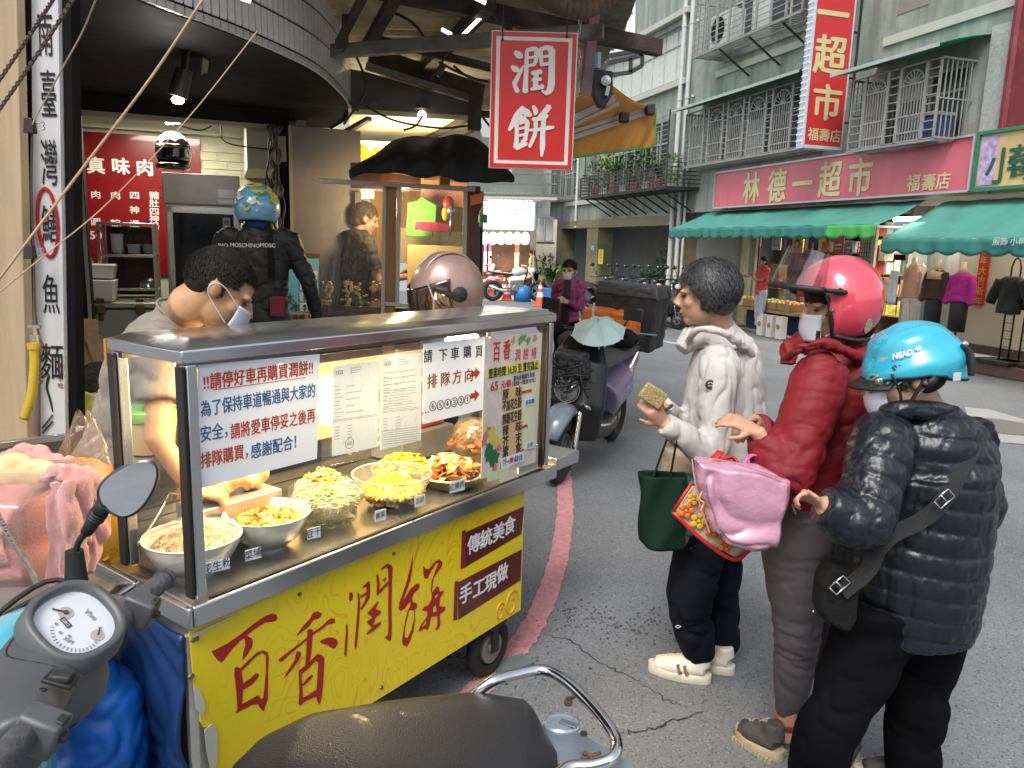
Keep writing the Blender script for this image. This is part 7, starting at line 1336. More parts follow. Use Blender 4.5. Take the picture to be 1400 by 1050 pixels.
def add_head(mb,hm,k=1.0):
 """cranium, jaw, nose, brow, lips and ears in a head frame (x right, y forward, z up)"""
 o=mb.m;mb.m=hm
 mb.ell((0,-.012*k,.025*k),(.077*k,.096*k,.090*k));mb.ell((0,.022*k,-.035*k),(.060*k,.068*k,.075*k));mb.ell((0,.062*k,-.085*k),(.030*k,.022*k,.022*k));mb.ell((0,.045*k,-.062*k),(.044*k,.036*k,.034*k))
 mb.tube([(0,.088*k,.012*k),(0,.102*k,-.012*k),(0,.110*k,-.028*k)],[.009*k,.011*k,.014*k],8);mb.ell((.012*k,.098*k,-.03*k),(.009*k,.01*k,.007*k));mb.ell((-.012*k,.098*k,-.03*k),(.009*k,.01*k,.007*k))
 for s_ in(-1,1):
  mb.ell((s_*.034*k,.072*k,.018*k),(.026*k,.018*k,.011*k));mb.ell((s_*.038*k,.052*k,-.024*k),(.024*k,.026*k,.024*k));mb.ell((s_*.078*k,-.012*k,-.008*k),(.010*k,.020*k,.030*k),Euler((.15,0,s_*.25)));mb.ell((s_*.080*k,-.016*k,.004*k),(.008*k,.016*k,.018*k))
 mb.ell((0,.086*k,-.053*k),(.022*k,.010*k,.005*k));mb.ell((0,.085*k,-.063*k),(.018*k,.010*k,.006*k));mb.m=o
def face_parts(par,hm,k=1.0):
 for s_ in(-1,1):
  m=MB(hm);m.ell((s_*.032*k,.080*k,.0),(.011*k,.006*k,.0045*k));pw('eye',m,EYE,par,smooth=1);m=MB(hm);m.tube([(s_*.018*k,.090*k,.021*k),(s_*.034*k,.089*k,.026*k),(s_*.052*k,.075*k,.021*k)],.0024*k,5);pw('eyebrow',m,HAIRB,par)
 m=MB(hm);m.ell((0,.091*k,-.058*k),(.020*k,.006*k,.0045*k));pw('mouth',m,LIP,par,smooth=1)
def add_hand(mb,wr,d,nrm,side=1,curl=.5,k=1.0,spread=.12,thumb=.6):
 """palm, four unequal bent fingers and a thumb; d points along the hand, nrm out of its back"""
 d=Vector(d).normalized();nrm=Vector(nrm);nrm=(nrm-d*nrm.dot(d)).normalized();x=d.cross(nrm)*side;wr=Vector(wr)
 mb.tube([wr-d*.02*k,wr+d*.03*k,wr+d*.07*k,wr+d*.088*k],[.024*k,.034*k,.040*k,.034*k],14,sq=.42,up=nrm)
 for i,L in enumerate((.068,.076,.071,.055)):
  ox=(-.029+.0193*i)*k;b=wr+x*ox+d*.078*k-nrm*.001;dd=(d+x*(i-1.5)*spread*.35).normalized();pts=[b-d*.018*k,b];an=0;p=b
  for seg,f in enumerate((.45,.31,.24)):an+=curl*(1.0,.95,.7)[seg]*(1+.08*i);v=dd*cos(an)-nrm*sin(an);p=p+v*L*f*k;pts.append(p)
  mb.tube(pts,[.0095*k,.0092*k,.0088*k,.0080*k,.0062*k],8)
 b=wr+x*-.026*k+d*.022*k-nrm*.006;v=(d*.62-x*.72-nrm*thumb*.6).normalized();p1=b+v*.034*k;v2=(d*.86-x*.30-nrm*thumb*.7).normalized();p2=p1+v2*.028*k;mb.tube([b-v*.01,b,p1,p2,p2+v2*.016*k],[.012*k,.0125*k,.0105*k,.0095*k,.006*k],8)
def seg_t(co,a,b):
 """distance to a segment and length along it"""
 a=np.array(a);b=np.array(b);ab=b-a;L=np.linalg.norm(ab);t=np.clip(((co-a)@ab)/(L*L),0,1);return np.linalg.norm(co-(a+t[:,None]*ab),axis=1),t*L
def strands(name,par,hm,mat,n,region,L,seed,lift=.004,flow=(0,-.3,-1),wid=.0022,rad=(.082,.104,.098),c=(0,-.014,.026)):
 """short hair as many tapered strips lying along the scalp"""
 rnd=random.Random(seed);m=MB(hm);k=0;tries=0
 while k<n and tries<n*9:
  tries+=1;d=Vector((rnd.gauss(0,1),rnd.gauss(0,1),rnd.gauss(0,1))).normalized()
  if not region(d):continue
  k+=1;p=Vector((c[0]+d.x*rad[0],c[1]+d.y*rad[1],c[2]+d.z*rad[2]));f=Vector(flow)+Vector((rnd.gauss(0,.25),rnd.gauss(0,.25),rnd.gauss(0,.2)));f=(f-d*f.dot(d)).normalized();l=L*rnd.uniform(.6,1.2);sd=f.cross(d)*wid*rnd.uniform(.6,1.4);lf=d*lift*rnd.uniform(.2,1.8)
  q=[p-d*.004,p+f*l*.4+d*.0+lf-d*(l*l*.16/.1)*.3,p+f*l*.75+lf-d*(l*l*.5/.1)*.45,p+f*l+lf*.6-d*(l*l*.9/.1)*.5]
  ids=[(m.pt(q[i]-sd*(1,1,.8,.1)[i]),m.pt(q[i]+sd*(1,1,.8,.1)[i]))for i in range(4)]
  for i in range(3):m.f.append([ids[i][0],ids[i][1],ids[i+1][1],ids[i+1][0]])
 return pw(name,m,mat,par,smooth=1,fix=False)
def shoe(par,heel,toe,mat,sole,k=1.0,h=.075,name='shoe'):
 heel=Vector(heel);toe=Vector(toe);d=(toe-heel);d.z=0;L=d.length;d.normalize();s_=d.cross(Vector((0,0,1)));fr_=Matrix((s_,d,Vector((0,0,1)))).transposed().to_4x4();fr_.translation=(heel.x,heel.y,0)
 m=MB(fr_);m.tube([(0,.025,.055),(0,L*.32,.052),(0,L*.62,.044),(0,L*.88,.034)],[.036,.040,.046,.034],16,sq=.85,up=(0,0,1));m.tube([(0,.04,.06),(0,.045,h+.03)],[.036,.033],14);m.tube([(0,L*.2,.07),(0,L*.45,.078),(0,L*.6,.06)],[.03,.028,.03],12,sq=.7);o=sculpt(name,m,mat,par,.006,None,4)
 m=MB(fr_);n=28;out=[]
 for k_ in range(n):
  a=2*pi*k_/n;y=L/2-L/2*cos(a);w_=.036+.010*sin(pi*(y/L)**1.2);out.append((sin(a)*w_*(abs(sin(a))**-.35 if abs(sin(a))>.05 else 1),y))
 m.rings([[(x*.97,y,.001)for x,y in out],[(x*1.04,y,.012)for x,y in out],[(x*1.02,y,.03+.006*(y>L*.8))for x,y in out],[(x*.9,y,.034+.006*(y>L*.8))for x,y in out]]);pw('sole',m,sole,o,smooth=1,ang=50)
 return o,fr_,L
def person(label,loc,group=None):return thing('person',label,'person',loc,group=group)
def Y3(*a):return[py(*p)for p in a]
# -------------------------- P1: woman in the white jacket
t=person('woman with short greying hair in a white hooded jacket first in the queue',(.75,2.7,0))
hc=py(966,403,2.70);hm1=headm(hc,R(72),R(-6));nk=py(990,462,2.74);ch_=py(985,545,2.74);pv=Vector((.76,2.74,.80))
shL,elL,wrL=py(984,505,2.58),py(972,622,2.52),py(908,578,2.46);shR,elR,wrR=py(975,500,2.92),py(960,610,2.92),py(905,555,2.66)
hpL,knL,anL=py(958,745,2.67),py(942,825,2.64),py(957,900,2.69);hpR,knR,anR=py(982,745,2.80),py(982,820,2.80),py(990,893,2.80)
m=MB();add_head(m,hm1,.98);m.tube([hc+Vector((.03,0,-.05)),nk,ch_],[.05,.05,.06],12);m.tube([ch_,pv],.07,10)
for a,b,c in((shL,elL,wrL),(shR,elR,wrR)):m.tube([ch_+Vector((0,0,.08)),a,b,c],[.04,.045,.036,.024],10)
for a,b,c in((hpL,knL,anL),(hpR,knR,anR)):m.tube([pv,a,b,c,c+Vector((0,0,-.05))],[.06,.06,.045,.035,.03],10)
hd=(py(876,540,2.42)-wrL).normalized();add_hand(m,wrL+hd*.0,hd,(0,-1,.2),side=1,curl=.4,k=.8,thumb=.2);add_hand(m,wrR,(py(880,552,2.5)-wrR).normalized(),(.1,.6,-.8),side=-1,curl=.6,k=.8)
sculpt('body',m,SKIN,t,.006,None,2);face_parts(t,hm1,.98)
m=MB(hm1);m.ell((0,-.020,.032),(.082,.097,.090));m.ell((0,-.052,-.012),(.073,.056,.065));m.ell((0,.045,.080),(.055,.036,.028))
cap_=sculpt('hair',m,HAIRG,t,.006,lambda p,n_:(ridge(p,(60,60,20),2)-.5)*.003,2)
strands('hair_strands',t,hm1,HAIRG,6000,lambda d:d.z>-.55 and not(d.y>.55 and d.z<.5)and not(d.y>.25 and d.z<.12),.05,3,flow=(0,-.15,-1),lift=.006,wid=.0013,rad=(.087,.103,.097))
WJ=M('white_shell',(.47,.45,.43),.85,var=.06,vs=3,bump=.22,bs=34,spec=.25);BJ=M('beige_shell',(.38,.30,.22),.85,var=.06,vs=3,bump=.22,bs=34,spec=.25)
def p1disp(co,no):
 d1,t1=seg_t(co,shL,elL);d2,t2=seg_t(co,elL,wrL);f=folds(co,(15,15,6),.020,11);dens=np.exp(-((co-np.array(elL))**2).sum(1)/.012);return f+dens*folds(co,(14,14,30),.012,3)
bias=Vector((.0,0,0));m=MB()
m.tube([nk+Vector((.01,0,.0)),nk+Vector((.015,0,-.07)),py(990,560,2.74),py(985,640,2.74),py(972,728,2.74)],[.075,.125,.155,.165,.175],24,sq=.88,up=(0,1,0),smooth=4)
for a,b,c in((shL,elL,wrL),(shR,elR,wrR)):m.tube([a+Vector((.0,.03 if a is shL else-.03,.01)),a,a.lerp(b,.5),b,b.lerp(c,.5),c],[.072,.074,.062,.057,.050,.040],16,smooth=4)
jk1=sculpt('jacket',m,WJ,t,.0075,p1disp,3)
m=MB();q=[py(968,612,2.735),py(964,670,2.735),py(958,733,2.735)];m.tube([p+Vector((-.012,-.004,0))for p in q],[.150,.163,.176],24,sq=.86,up=(0,1,0),smooth=4);sculpt('front_panel',m,BJ,t,.0085,lambda co,no:folds(co,(15,15,6),.018,11),2,label='beige lower front of the jacket')
m=MB();m.tube([nk+Vector((.01,0,-.04)),nk+Vector((-.02,0,.012)),nk+Vector((-.035,0,.035))],[.092,.074,.066],18);m.ell(py(1010,497,2.79),(.075,.115,.085),Euler((0,.3,0)))
m.tube([py(938,470,2.70),py(955,450,2.60),py(990,455,2.58),py(1022,480,2.66),py(1030,500,2.78),py(1015,480,2.9),py(975,455,2.9)],[.012,.014,.017,.021,.021,.017,.012],12,smooth=4);m.tube([py(998,475,2.74),py(1012,510,2.76),py(1014,545,2.78)],[.075,.066,.03],14,sq=1.2,smooth=3)
m.tube([py(930,478,2.7),py(945,462,2.72),py(975,452,2.75)],[.03,.045,.05],12)
sculpt('hood',m,WJ,t,.007,lambda co,no:folds(co,(18,18,14),.014,4),2)
m=MB();p=snap(jk1,py(945,522,2.45),.001)[0];m.lathe([(.0185,0),(.0185,.003)],20,p,(-.2,-1,.1));pw('badge',m,INK,t);m=MB();m.lathe([(.0185,.003),(.0185,.004),(.0165,.004),(.0165,.003)],20,p,(-.2,-1,.1),cap=False);pw('badge_ring',m,M('grey_ring',(.3,.3,.3),.5),t)
m=MB();m.tube([p+Vector((-.009,-.006,.006)),p+Vector((0,-.006,.01)),p+Vector((.008,-.006,.005))],.0012,5);text('ICON',.007,KW,t,Matrix(((1,0,0),(0,0,-1),(0,1,0))).to_4x4()@Matrix.Identity(4)if 0 else Matrix.Translation(p+Vector((.001,-.0055,-.004)))@Matrix(((1,0,0),(0,0,-1),(0,1,0))).to_4x4(),0,'CENTER',name='badge_print');pw('badge_print',m,KW,t)
NV=M('navy_trousers',(.006,.007,.013),.85,var=.2,vs=5,bump=.1,bs=200,spec=.15)
m=MB()
for a,b,c in((hpL,knL,anL),(hpR,knR,anR)):m.tube([a+Vector((0,0,.12)),a,a.lerp(b,.6),b,b.lerp(c,.6),c+Vector((0,0,.012))],[.10,.100,.092,.085,.070,.055],18,smooth=4)
sculpt('trousers',m,NV,t,.009,lambda co,no:folds(co,(6,6,8),.030,21));p=py(927,857,2.565);m=MB();m.tube([p+Vector((-.01,0,0)),p+Vector((0,0,-.006)),p+Vector((.01,0,.002)),p+Vector((0,0,.006)),p+Vector((-.01,0,.001))],.0013,5);pw('logo',m,KW,t)
SHW=M('white_leather',(.62,.58,.50),.5,var=.06,vs=12,bump=.15,bs=90);SHS=M('cream_sole',(.58,.53,.44),.6)
for hl,tt,nm in((pz(972,934),pz(886,915),0),(pz(1004,922),pz(945,905),1)):
 so,fr_,L=shoe(t,hl,tt,SHW,SHS);m=MB(fr_);xx=-.046
 for y0_ in(.085,.11):m.bar((xx+.002,y0_,.035),(xx+.010,y0_+.012,.068),.012,.008)
 pw('gold_stripe',m,M('gold_strip',(.35,.24,.11),.3,.6),so);m=MB(fr_)
 for k_ in range(5):m.tube([fr_.inverted()@snap(so,fr_@Vector((x_,L*.42+k_*.019+.006*(x_>0),.12)),.001)[0]for x_ in(-.018,-.006,.006,.018)],.0028,5)
 pw('lace',m,M('lace_white',(.6,.58,.53),.8),so)
w_=thing('wallet','glittering gold wallet held by the woman in the white jacket','wallet',py(890,542,2.42));m=MB();m.box(py(893,541,2.425),(.085,.016,.058),rot=Euler((0.1,.55,.1)));pw('body',m,M('gold_glitter',(.42,.31,.14),.45,.3,var=.7,vs=180,bump=.6,bs=300),w_,bevel=.005)
gt=thing('tote_bag','dark green cloth tote bag hanging from the forearm of the woman in white','bag',py(905,700,2.5));GTM=M('bottle_green',(.003,.018,.010),.75,var=.2,vs=4,bump=.15,bs=200,spec=.2)
def tote(u,v):
 a=6.283*u;e=4;ca,sa=cos(a),sin(a);q=(abs(ca)**e+abs(sa)**e)**(-1/e);c=py(906,648+97*v,2.50);w_=.078*(1-.04*v)*(1 if v<.97 else.9);return Vector((c.x+w_*ca*q+.006*sin(v*7+a*2),c.y+.035*sa*q*(1+.5*v)+.005*sin(a*4+v*6),c.z))
m=MB();m.grid(tote,48,24);bt=[tote(k/24,1)for k in range(24)];m.f.append([m.pt(p)for p in bt]);pw('body',m,GTM,gt,smooth=1,thick=.003,ang=60)
m=MB()
for x0,x1 in((893,916),):
 for dy in(-.03,.03):
  q=spline([py(x0,652,2.5+dy),py(908,610,2.49+dy),py(918,586,2.485),py(924,600,2.485+dy),py(x1,652,2.5+dy)],8);nn=len(q);m.rings([[Vector(p)+Vector((0,-.011,0)),Vector(p)+Vector((0,.011,0)),Vector(p)+Vector((.0025,.011,.0015)),Vector(p)+Vector((.0025,-.011,.0015))]for p in q])
pw('handle',m,GTM,gt);m=MB();m.box(py(941,690,2.53),(.035,.1,.2));pw('side_gusset',m,M('teal_green',(.006,.07,.065),.55),gt,bevel=.01)
# -------------------------- P2: red coat and pink helmet
t=person2=person('person in a dark red padded coat and shiny pink helmet with raised visor',(.95,2.3,0))
hc=py(1147,422,2.29);hm2=headm(hc,R(88),R(-4));nk=py(1150,480,2.3);ch_=py(1150,570,2.3);pv=Vector((.96,2.3,.80))
shL,elL,wrL=py(1118,525,2.14),py(1078,655,2.05),py(1034,588,2.10);shR,elR,wrR=py(1130,515,2.46),py(1075,640,2.46),py(1030,575,2.24)
hpL,knL,anL=py(1092,745,2.24),py(1090,872,2.22),py(1076,992,2.28);hpR,knR,anR=py(1122,745,2.38),py(1128,872,2.36),py(1150,1000,2.30)
m=MB();add_head(m,hm2,.98);m.tube([hc+Vector((.03,0,-.05)),nk,ch_],[.05,.05,.06],12);m.tube([ch_,pv],.07,10)
for a,b,c in((shL,elL,wrL),(shR,elR,wrR)):m.tube([ch_+Vector((0,0,.08)),a,b,c],[.04,.045,.036,.024],10)
for a,b,c in((hpL,knL,anL),(hpR,knR,anR)):m.tube([pv,a,b,c,c+Vector((0,0,-.05))],[.06,.06,.045,.035,.03],10)
add_hand(m,wrL,(py(1000,573,2.12)-wrL).normalized(),(.1,-.5,.85),side=1,curl=.32,k=.80,spread=.2);add_hand(m,wrR,(py(998,588,2.16)-wrR).normalized(),(0,.6,.6),side=-1,curl=.6,k=.80)
sculpt('body',m,SKIN,t,.006,None,2);face_parts(t,hm2,.98)
m=MB(hm2);m.ell((0,-.03,-.02),(.080,.085,.085));m.ell((0,.05,.04),(.07,.04,.03));sculpt('hair',m,HAIRB,t,.008,lambda p,n_:(ridge(p,(50,50,10),2)-.5)*.01,1)
RC=M('red_nylon',(.17,.009,.014),.62,var=.08,vs=4,bump=.22,bs=40,spec=.3)
def p2disp(co,no):
 d1,t1=seg_t(co,shL,elL);d2,t2=seg_t(co,elL,wrL);w_=np.exp(-(np.minimum(d1,d2)/.11)**2);dens=np.exp(-((co-np.array(elL))**2).sum(1)/.02);return folds(co,(8,8,10),.016,5)+w_*folds(co,(6,6,17),.014,17)+dens*folds(co,(12,12,30),.012,9)
m=MB();m.tube([nk+Vector((.0,0,.02)),nk+Vector((.02,0,-.06)),py(1150,575,2.32),py(1148,650,2.32),py(1128,738,2.32)],[.085,.150,.182,.178,.178],24,sq=.92,up=(0,1,0),smooth=4)
for a,b,c in((shL,elL,wrL),(shR,elR,wrR)):m.tube([a+Vector((.02,.04 if a is shL else-.04,.01)),a,a.lerp(b,.5),b,b.lerp(c,.55),c+(c-b)*-.12],[.080,.082,.078,.074,.062,.046],18,smooth=4)
sculpt('coat',m,RC,t,.0075,p2disp,3)
m=MB();m.tube([py(1075,490,2.2),py(1090,478,2.14),py(1130,470,2.12),py(1175,490,2.18),py(1190,500,2.32),py(1170,475,2.45),py(1110,465,2.46)],[.012,.016,.019,.024,.024,.019,.013],12,smooth=4);m.tube([nk+Vector((.02,0,-.05)),nk+Vector((-.01,0,.01)),nk+Vector((-.025,0,.03))],[.105,.085,.076],18);m.tube([py(1160,492,2.3),py(1178,525,2.32),py(1178,560,2.35)],[.085,.078,.035],14,smooth=3);m.tube([py(1078,500,2.26),py(1078,475,2.28),py(1100,468,2.32)],[.03,.03,.04],12)
sculpt('hood',m,RC,t,.0075,lambda co,no:folds(co,(12,12,26),.022,14),2)
m=MB();p=py(1078,1,2.1);q=Y3((1083,690,2.15),(1088,703,2.14));m.tube([q[0],q[1]],.003,5);m.tube([q[0],q[0]+Vector((.02,0,-.01))],.003,5);pw('drawcord',m,M('cord_white',(.5,.48,.45),.7),t)
GT=M('grey_trousers',(.075,.064,.072),.75,var=.1,vs=6,bump=.15,bs=240)
m=MB()
for a,b,c in((hpL,knL,anL),(hpR,knR,anR)):m.tube([a+Vector((0,0,.12)),a,a.lerp(b,.5),b,b.lerp(c,.45),c+Vector((0,0,.05))],[.115,.112,.092,.068,.058,.042],18,smooth=4)
def p2t(co,no):
 k=np.exp(-((co[:,2]-float(knL.z))/.09)**2);return folds(co,(8,8,12),.012,22)+k*(ridge(co,(6,6,46),1,4)**3-.3)*.008
sculpt('trousers',m,GT,t,.008,p2t)
BS=M('hiking_dark',(.05,.045,.04),.8,var=.6,vs=14,bump=.3,bs=90);BSS=M('tan_sole',(.36,.28,.18),.7,var=.2,vs=30)
for hl,tt in((pz(1070,1042),pz(1007,1002)),(pz(1166,1030),pz(1128,1068))):
 so,fr_,L=shoe(t,hl,tt,BS,BSS,h=.085);m=MB(fr_)
 for k_ in range(5):m.tube([fr_.inverted()@snap(so,fr_@Vector((x_,L*.38+k_*.021+.01*(x_>0),.13)),.001)[0]for x_ in(-.02,-.007,.007,.02)],.003,5)
 pw('lace',m,M('lace_sand',(.35,.3,.22),.8),so);m=MB(fr_)
 for k_ in range(12):
  for s_ in(-1,1):m.box((s_*.040,.02+k_*(L-.04)/11,.006),(.014,.010,.012))
 struct(pw('tread',m,BSS,so),'stuff')
m=MB();m.tube([anL+Vector((0,0,.07)),anL+Vector((0,0,.0))],[.040,.039],14);pw('sock',m,M('orange_sock',(.55,.10,.015),.8,bump=.3,bs=200),t,smooth=1)
hl_=thing('helmet','glossy pink open face helmet with a big clear visor flipped up','helmet',py(1140,410,2.29));PKH=M('pink_shell',(.58,.055,.085),.10,coat=1,var=.05,vs=5,rv=.03)
hc2=py(1147,411,2.29);h4=helmet(hl_,hc2,R(88),(.112,.124,.128),PKH,M('edge_rubber',(.015,.015,.015),.6),R(4),back=-.80)
m=MB(h4);m.grid(lambda u,v:(.125*sin(-1.5+3.0*u)*(1-.10*v),.070+(.125-.040*v)*cos(-1.5+3.0*u)+.012,.030+.115*v*(.55+.45*cos((-1.5+3.0*u)*.6))),36,14);pw('visor',m,G('visor_clear',(.66,.64,.64),.03,.02,boost=3.2),hl_,smooth=1)
m=MB(h4);m.tube([(.126*sin(-1.5+3.0*k/24),.082+.125*cos(-1.5+3.0*k/24),.028)for k in range(25)],[.006]*25,6,sq=1.6);pw('visor_rim',m,RUB,hl_,smooth=1)
for s_ in(-1,1):m=MB(h4);m.tube([(s_*.124,.09,.028),(s_*.120,.050,.028),(s_*.114,.03,.028)],[.010,.014,.012],8,sq=.6);m.lathe([(.009,0),(.009,.006)],12,(s_*.118,.048,.03),(s_,0,0));pw('visor_pivot',m,RUB,hl_,smooth=1,ang=40)
for a,b,r_,mt in((.52,-.30,.006,RUB),(.42,-.20,.005,BRD)):
 lat=b;q_=Vector((-cos(a)*.112*cos(lat),sin(a)*.124*cos(lat),.128*sin(lat)));m=MB(h4);m.lathe([(r_,0),(r_,.008),(r_*.5,.009)],12,q_,q_);pw('snap_button',m,mt,hl_)
m=MB(h4);m.lathe([(.015,0),(.015,.0015)],24,(-.090,-.060,-.060),(-1,-.45,-.35),sx=1.5,sy=.8);pw('safety_label',m,M('label_gold',(.36,.33,.22),.4,var=.5,vs=200),hl_)
m=MB(h4);m.tube([(-.085,.03,-.098),(-.085,-.03,-.105),(-.06,-.08,-.10)],.012,8,sq=.6,smooth=4);pw('lower_lining',m,RUB,hl_,smooth=1);m=MB(h4);m.tube([(-.085,.075,-.09),(-.07,.07,-.14),(-.02,.08,-.165)],.006,6,smooth=4);pw('strap',m,RUB,hl_)
pb2=thing('shopping_bag','shiny pink plastic shopping bag carried at the elbow of the red coat','bag',py(1010,690,2.05));PKV=M('pink_vinyl',(.50,.26,.35),.16,coat=1,var=.14,vs=5,bump=1.0,bs=16)
qa=[(944,622),(985,628),(1035,634),(1078,652),(1076,680),(1070,715),(1062,748),(1030,750),(990,742),(968,728),(955,690),(948,655)]
def slab(nm,q,Y,th_,mat,par,puff=.0,fold_=.012,vx=.006,seed=1,rot=0):
 """a stuffed bag: its outline at real distance and thickness, rounded and creased"""
 P=[py(x,y,Y)for x,y in q];c=sum(P,Vector())/len(P);m=MB();n=5
 m.rings([[(c+(p-c)*(1-.16*abs(i)**3))+Vector((0,i*th_/2,0))for p in P]for i in(-1,-.6,0,.6,1)]);return sculpt(nm,m,mat,par,vx,lambda co,no:folds(co,(7,7,7),fold_,seed),3)
slab('body',qa,2.02,.10,PKV,pb2,fold_=.040,seed=31);m=MB();m.tube(Y3((950,625,1.98),(1000,632,1.965),(1070,655,1.97)),.0022,5,smooth=4);m.tube(Y3((946,628,1.98),(954,680,1.965),(970,728,1.965)),.0022,5,smooth=4);pw('seam',m,M('seam_pink',(.5,.22,.3),.3,coat=.5),pb2)
m=MB();q=spline(Y3((1010,640,2.02),(1030,622,2.05),(1060,640,2.06),(1066,660,2.03)),8);m.tube(q,.008,6,sq=.4);pw('handle',m,M('pink_strap',(.55,.10,.28),.5),pb2,smooth=1)
m=MB();m.tube(Y3((960,672,1.964),(956,682,1.964),(962,688,1.964),(958,698,1.964)),.003,5,smooth=5);pw('print',m,M('print_peach',(.62,.33,.10),.5),pb2)
fb=thing('shopping_bag','flower printed bag with red edges held behind the pink one','bag',py(970,720,2.12));slab('body',[(945,662),(985,680),(1020,752),(1005,762),(965,742),(922,708),(924,695)],2.10,.05,M('flower_bag',(.55,.45,.33),.5,var=.15,vs=6),fb,fold_=.006,seed=7)
FLO=M('flower_orange',(.62,.16,.02),.5);FLY=M('flower_yellow',(.65,.40,.03),.5)
for i,(x,y,r_)in enumerate(((938,698,.015),(955,712,.016),(975,725,.015),(948,682,.012),(992,745,.014))):
 m=MB();p=py(x,y,2.068);
 for k_ in range(5):a=k_*1.257;m.ell(p+Vector((r_*cos(a),-.002,r_*sin(a))),(r_*.62,.003,r_*.62),nu=10,nv=6)
 m.ell(p+Vector((0,-.004,0)),(r_*.4,.003,r_*.4),nu=8,nv=6);pw('flower_print',m,(FLO,FLY)[i%2],fb,smooth=1)
m=MB();m.tube(Y3((920,700,2.07),(960,738,2.065),(1003,765,2.07),(1025,752,2.08)),.006,6,smooth=4);m.tube(Y3((920,700,2.07),(946,660,2.07)),.005,6);pw('red_edge',m,M('edge_red',(.5,.02,.015),.45),fb,smooth=1);m=MB();m.tube(Y3((985,618,2.10),(975,630,2.08),(1000,625,2.1),(1010,634,2.08)),.014,8,sq=.4,smooth=4);pw('red_handle',m,MC['edge_red'],fb,smooth=1)
# -------------------------- P3: black puffer and blue helmet
t=person('person in a shiny black quilted jacket and turquoise half helmet nearest the camera',(1.08,1.95,0))
hc=py(1236,512,1.93);hm3=headm(hc,R(80),R(-20));hm3=hm3@Matrix.Scale(.93,4);nk=py(1262,560,1.97);ch_=py(1255,640,1.98);pv=py(1235,830,1.98)
shL,elL,wrL=py(1205,612,1.84),py(1178,715,1.74),py(1122,690,1.74);shR,elR,wrR=py(1318,610,2.08),py(1335,700,2.10),py(1240,700,2.2)
hpL,knL,anL=py(1195,865,1.92),py(1130,1000,1.86),py(1090,1150,1.95);hpR,knR,anR=py(1262,870,2.05),py(1250,1000,2.05),py(1250,1130,2.12)
m=MB();add_head(m,hm3,1.0);m.tube([hc+Vector((.03,.01,-.04)),nk,ch_],[.052,.056,.06],12);m.tube([ch_,pv],.07,10)
for a,b,c in((shL,elL,wrL),(shR,elR,wrR)):m.tube([ch_+Vector((0,0,.08)),a,b,c],[.04,.045,.036,.026],10)
for a,b,c in((hpL,knL,anL),(hpR,knR,anR)):m.tube([pv,a,b,c,c+Vector((0,0,-.05))],[.06,.06,.045,.035,.03],10)
add_hand(m,wrL+Vector((.01,0,0)),(py(1085,672,1.76)-wrL).normalized(),(.3,.5,.9),side=1,curl=1.0,k=.7,thumb=-.1);add_hand(m,wrR,(-1,0,0),(0,0,1),side=-1,curl=.7,k=.95)
sculpt('body',m,SKIN,t,.006,None,2);face_parts(t,hm3)
m=MB(hm3);m.ell((0,-.045,-.020),(.072,.058,.045));sculpt('hair',m,HAIRB,t,.006,None,1);strands('hair_strands',t,hm3,HAIRG,300,lambda d:abs(d.x)>.7 and d.y>.1 and d.y<.6 and abs(d.z)<.3,.04,5,rad=(.082,.1,.095));strands('nape_hair',t,hm3,HAIRB,700,lambda d:d.y<-.3 and d.z<-.1 and d.z>-.8,.03,6,rad=(.08,.104,.09))
PF=M('puffer_nylon',(.007,.009,.013),.32,var=.25,vs=6,bump=.42,bs=30,coat=0,spec=.42,stretch=(1.5,1.5,.5))
def quilt(t_,p_,amp):
 s_=np.abs(np.sin(np.pi*t_/p_));return(s_**.3-.8)*amp
def p3disp(co,no):
 w_=(np.stack([fbm(co,4,2,1),fbm(co,4,2,2)],1)-.5)*.02;d0=np.full(len(co),.165);t0=co[:,2]+w_[:,0]+.06*(co[:,0]-1.08)
 dA,tA=seg_t(co,shL,elL);dB,tB=seg_t(co,elL,wrL);dC,tC=seg_t(co,shR,elR);LA=(elL-shL).length
 arm=(np.minimum(dA,dB)<.088)&(co[:,1]<1.90);armR=(dC<.085)&(co[:,0]>1.24)
 q=quilt(t0,.058,.010);qa_=quilt(np.where(dA<dB,tA,LA+tB)+w_[:,1],.054,.009);qc=quilt(tC+w_[:,1],.054,.009)
 q=np.where(arm,qa_,np.where(armR,qc,q));wr_=(.2-ridge(co+np.repeat(w_[:,:1]*2,3,1),(30,30,8),2,3)**5)*.0045+(.2-ridge(co,(15,15,20),2,6)**6)*.003
 return q+wr_+(fbm(co,4,2,9)-.5)*.008
m=MB();m.tube([nk+Vector((0,0,.01)),nk+Vector((.005,0,-.045)),py(1258,620,1.99),py(1252,700,1.99),py(1240,780,1.98),py(1238,850,1.98)],[.078,.145,.184,.186,.188,.172],26,sq=1.06,up=(0,1,0),smooth=4)
for a,b,c in((shL,elL,wrL),(shR,elR,wrR)):m.tube([a+Vector((.02,.05 if a is shL else-.05,.01)),a,a.lerp(b,.5),b,b.lerp(c,.55),c],[.078,.080,.076,.072,.062,.048],18,smooth=4)
jk3=sculpt('puffer_jacket',m,PF,t,.006,p3disp,3)
m=MB();m.tube([py(1205,565,1.9),py(1240,560,1.86),py(1290,565,1.92),py(1305,572,2.02),py(1270,560,2.1),py(1220,560,2.05)],[.022,.026,.028,.028,.026,.022],12,smooth=4);m.tube([py(1213,585,1.93),py(1260,585,1.92),py(1300,590,1.98)],[.03,.05,.03],12);sculpt('collar',m,PF,t,.006,lambda co,no:folds(co,(12,12,20),.012,4))
BT=M('black_trousers',(.004,.004,.005),.9,var=.15,vs=6,bump=.1,bs=200,spec=.06)
m=MB()
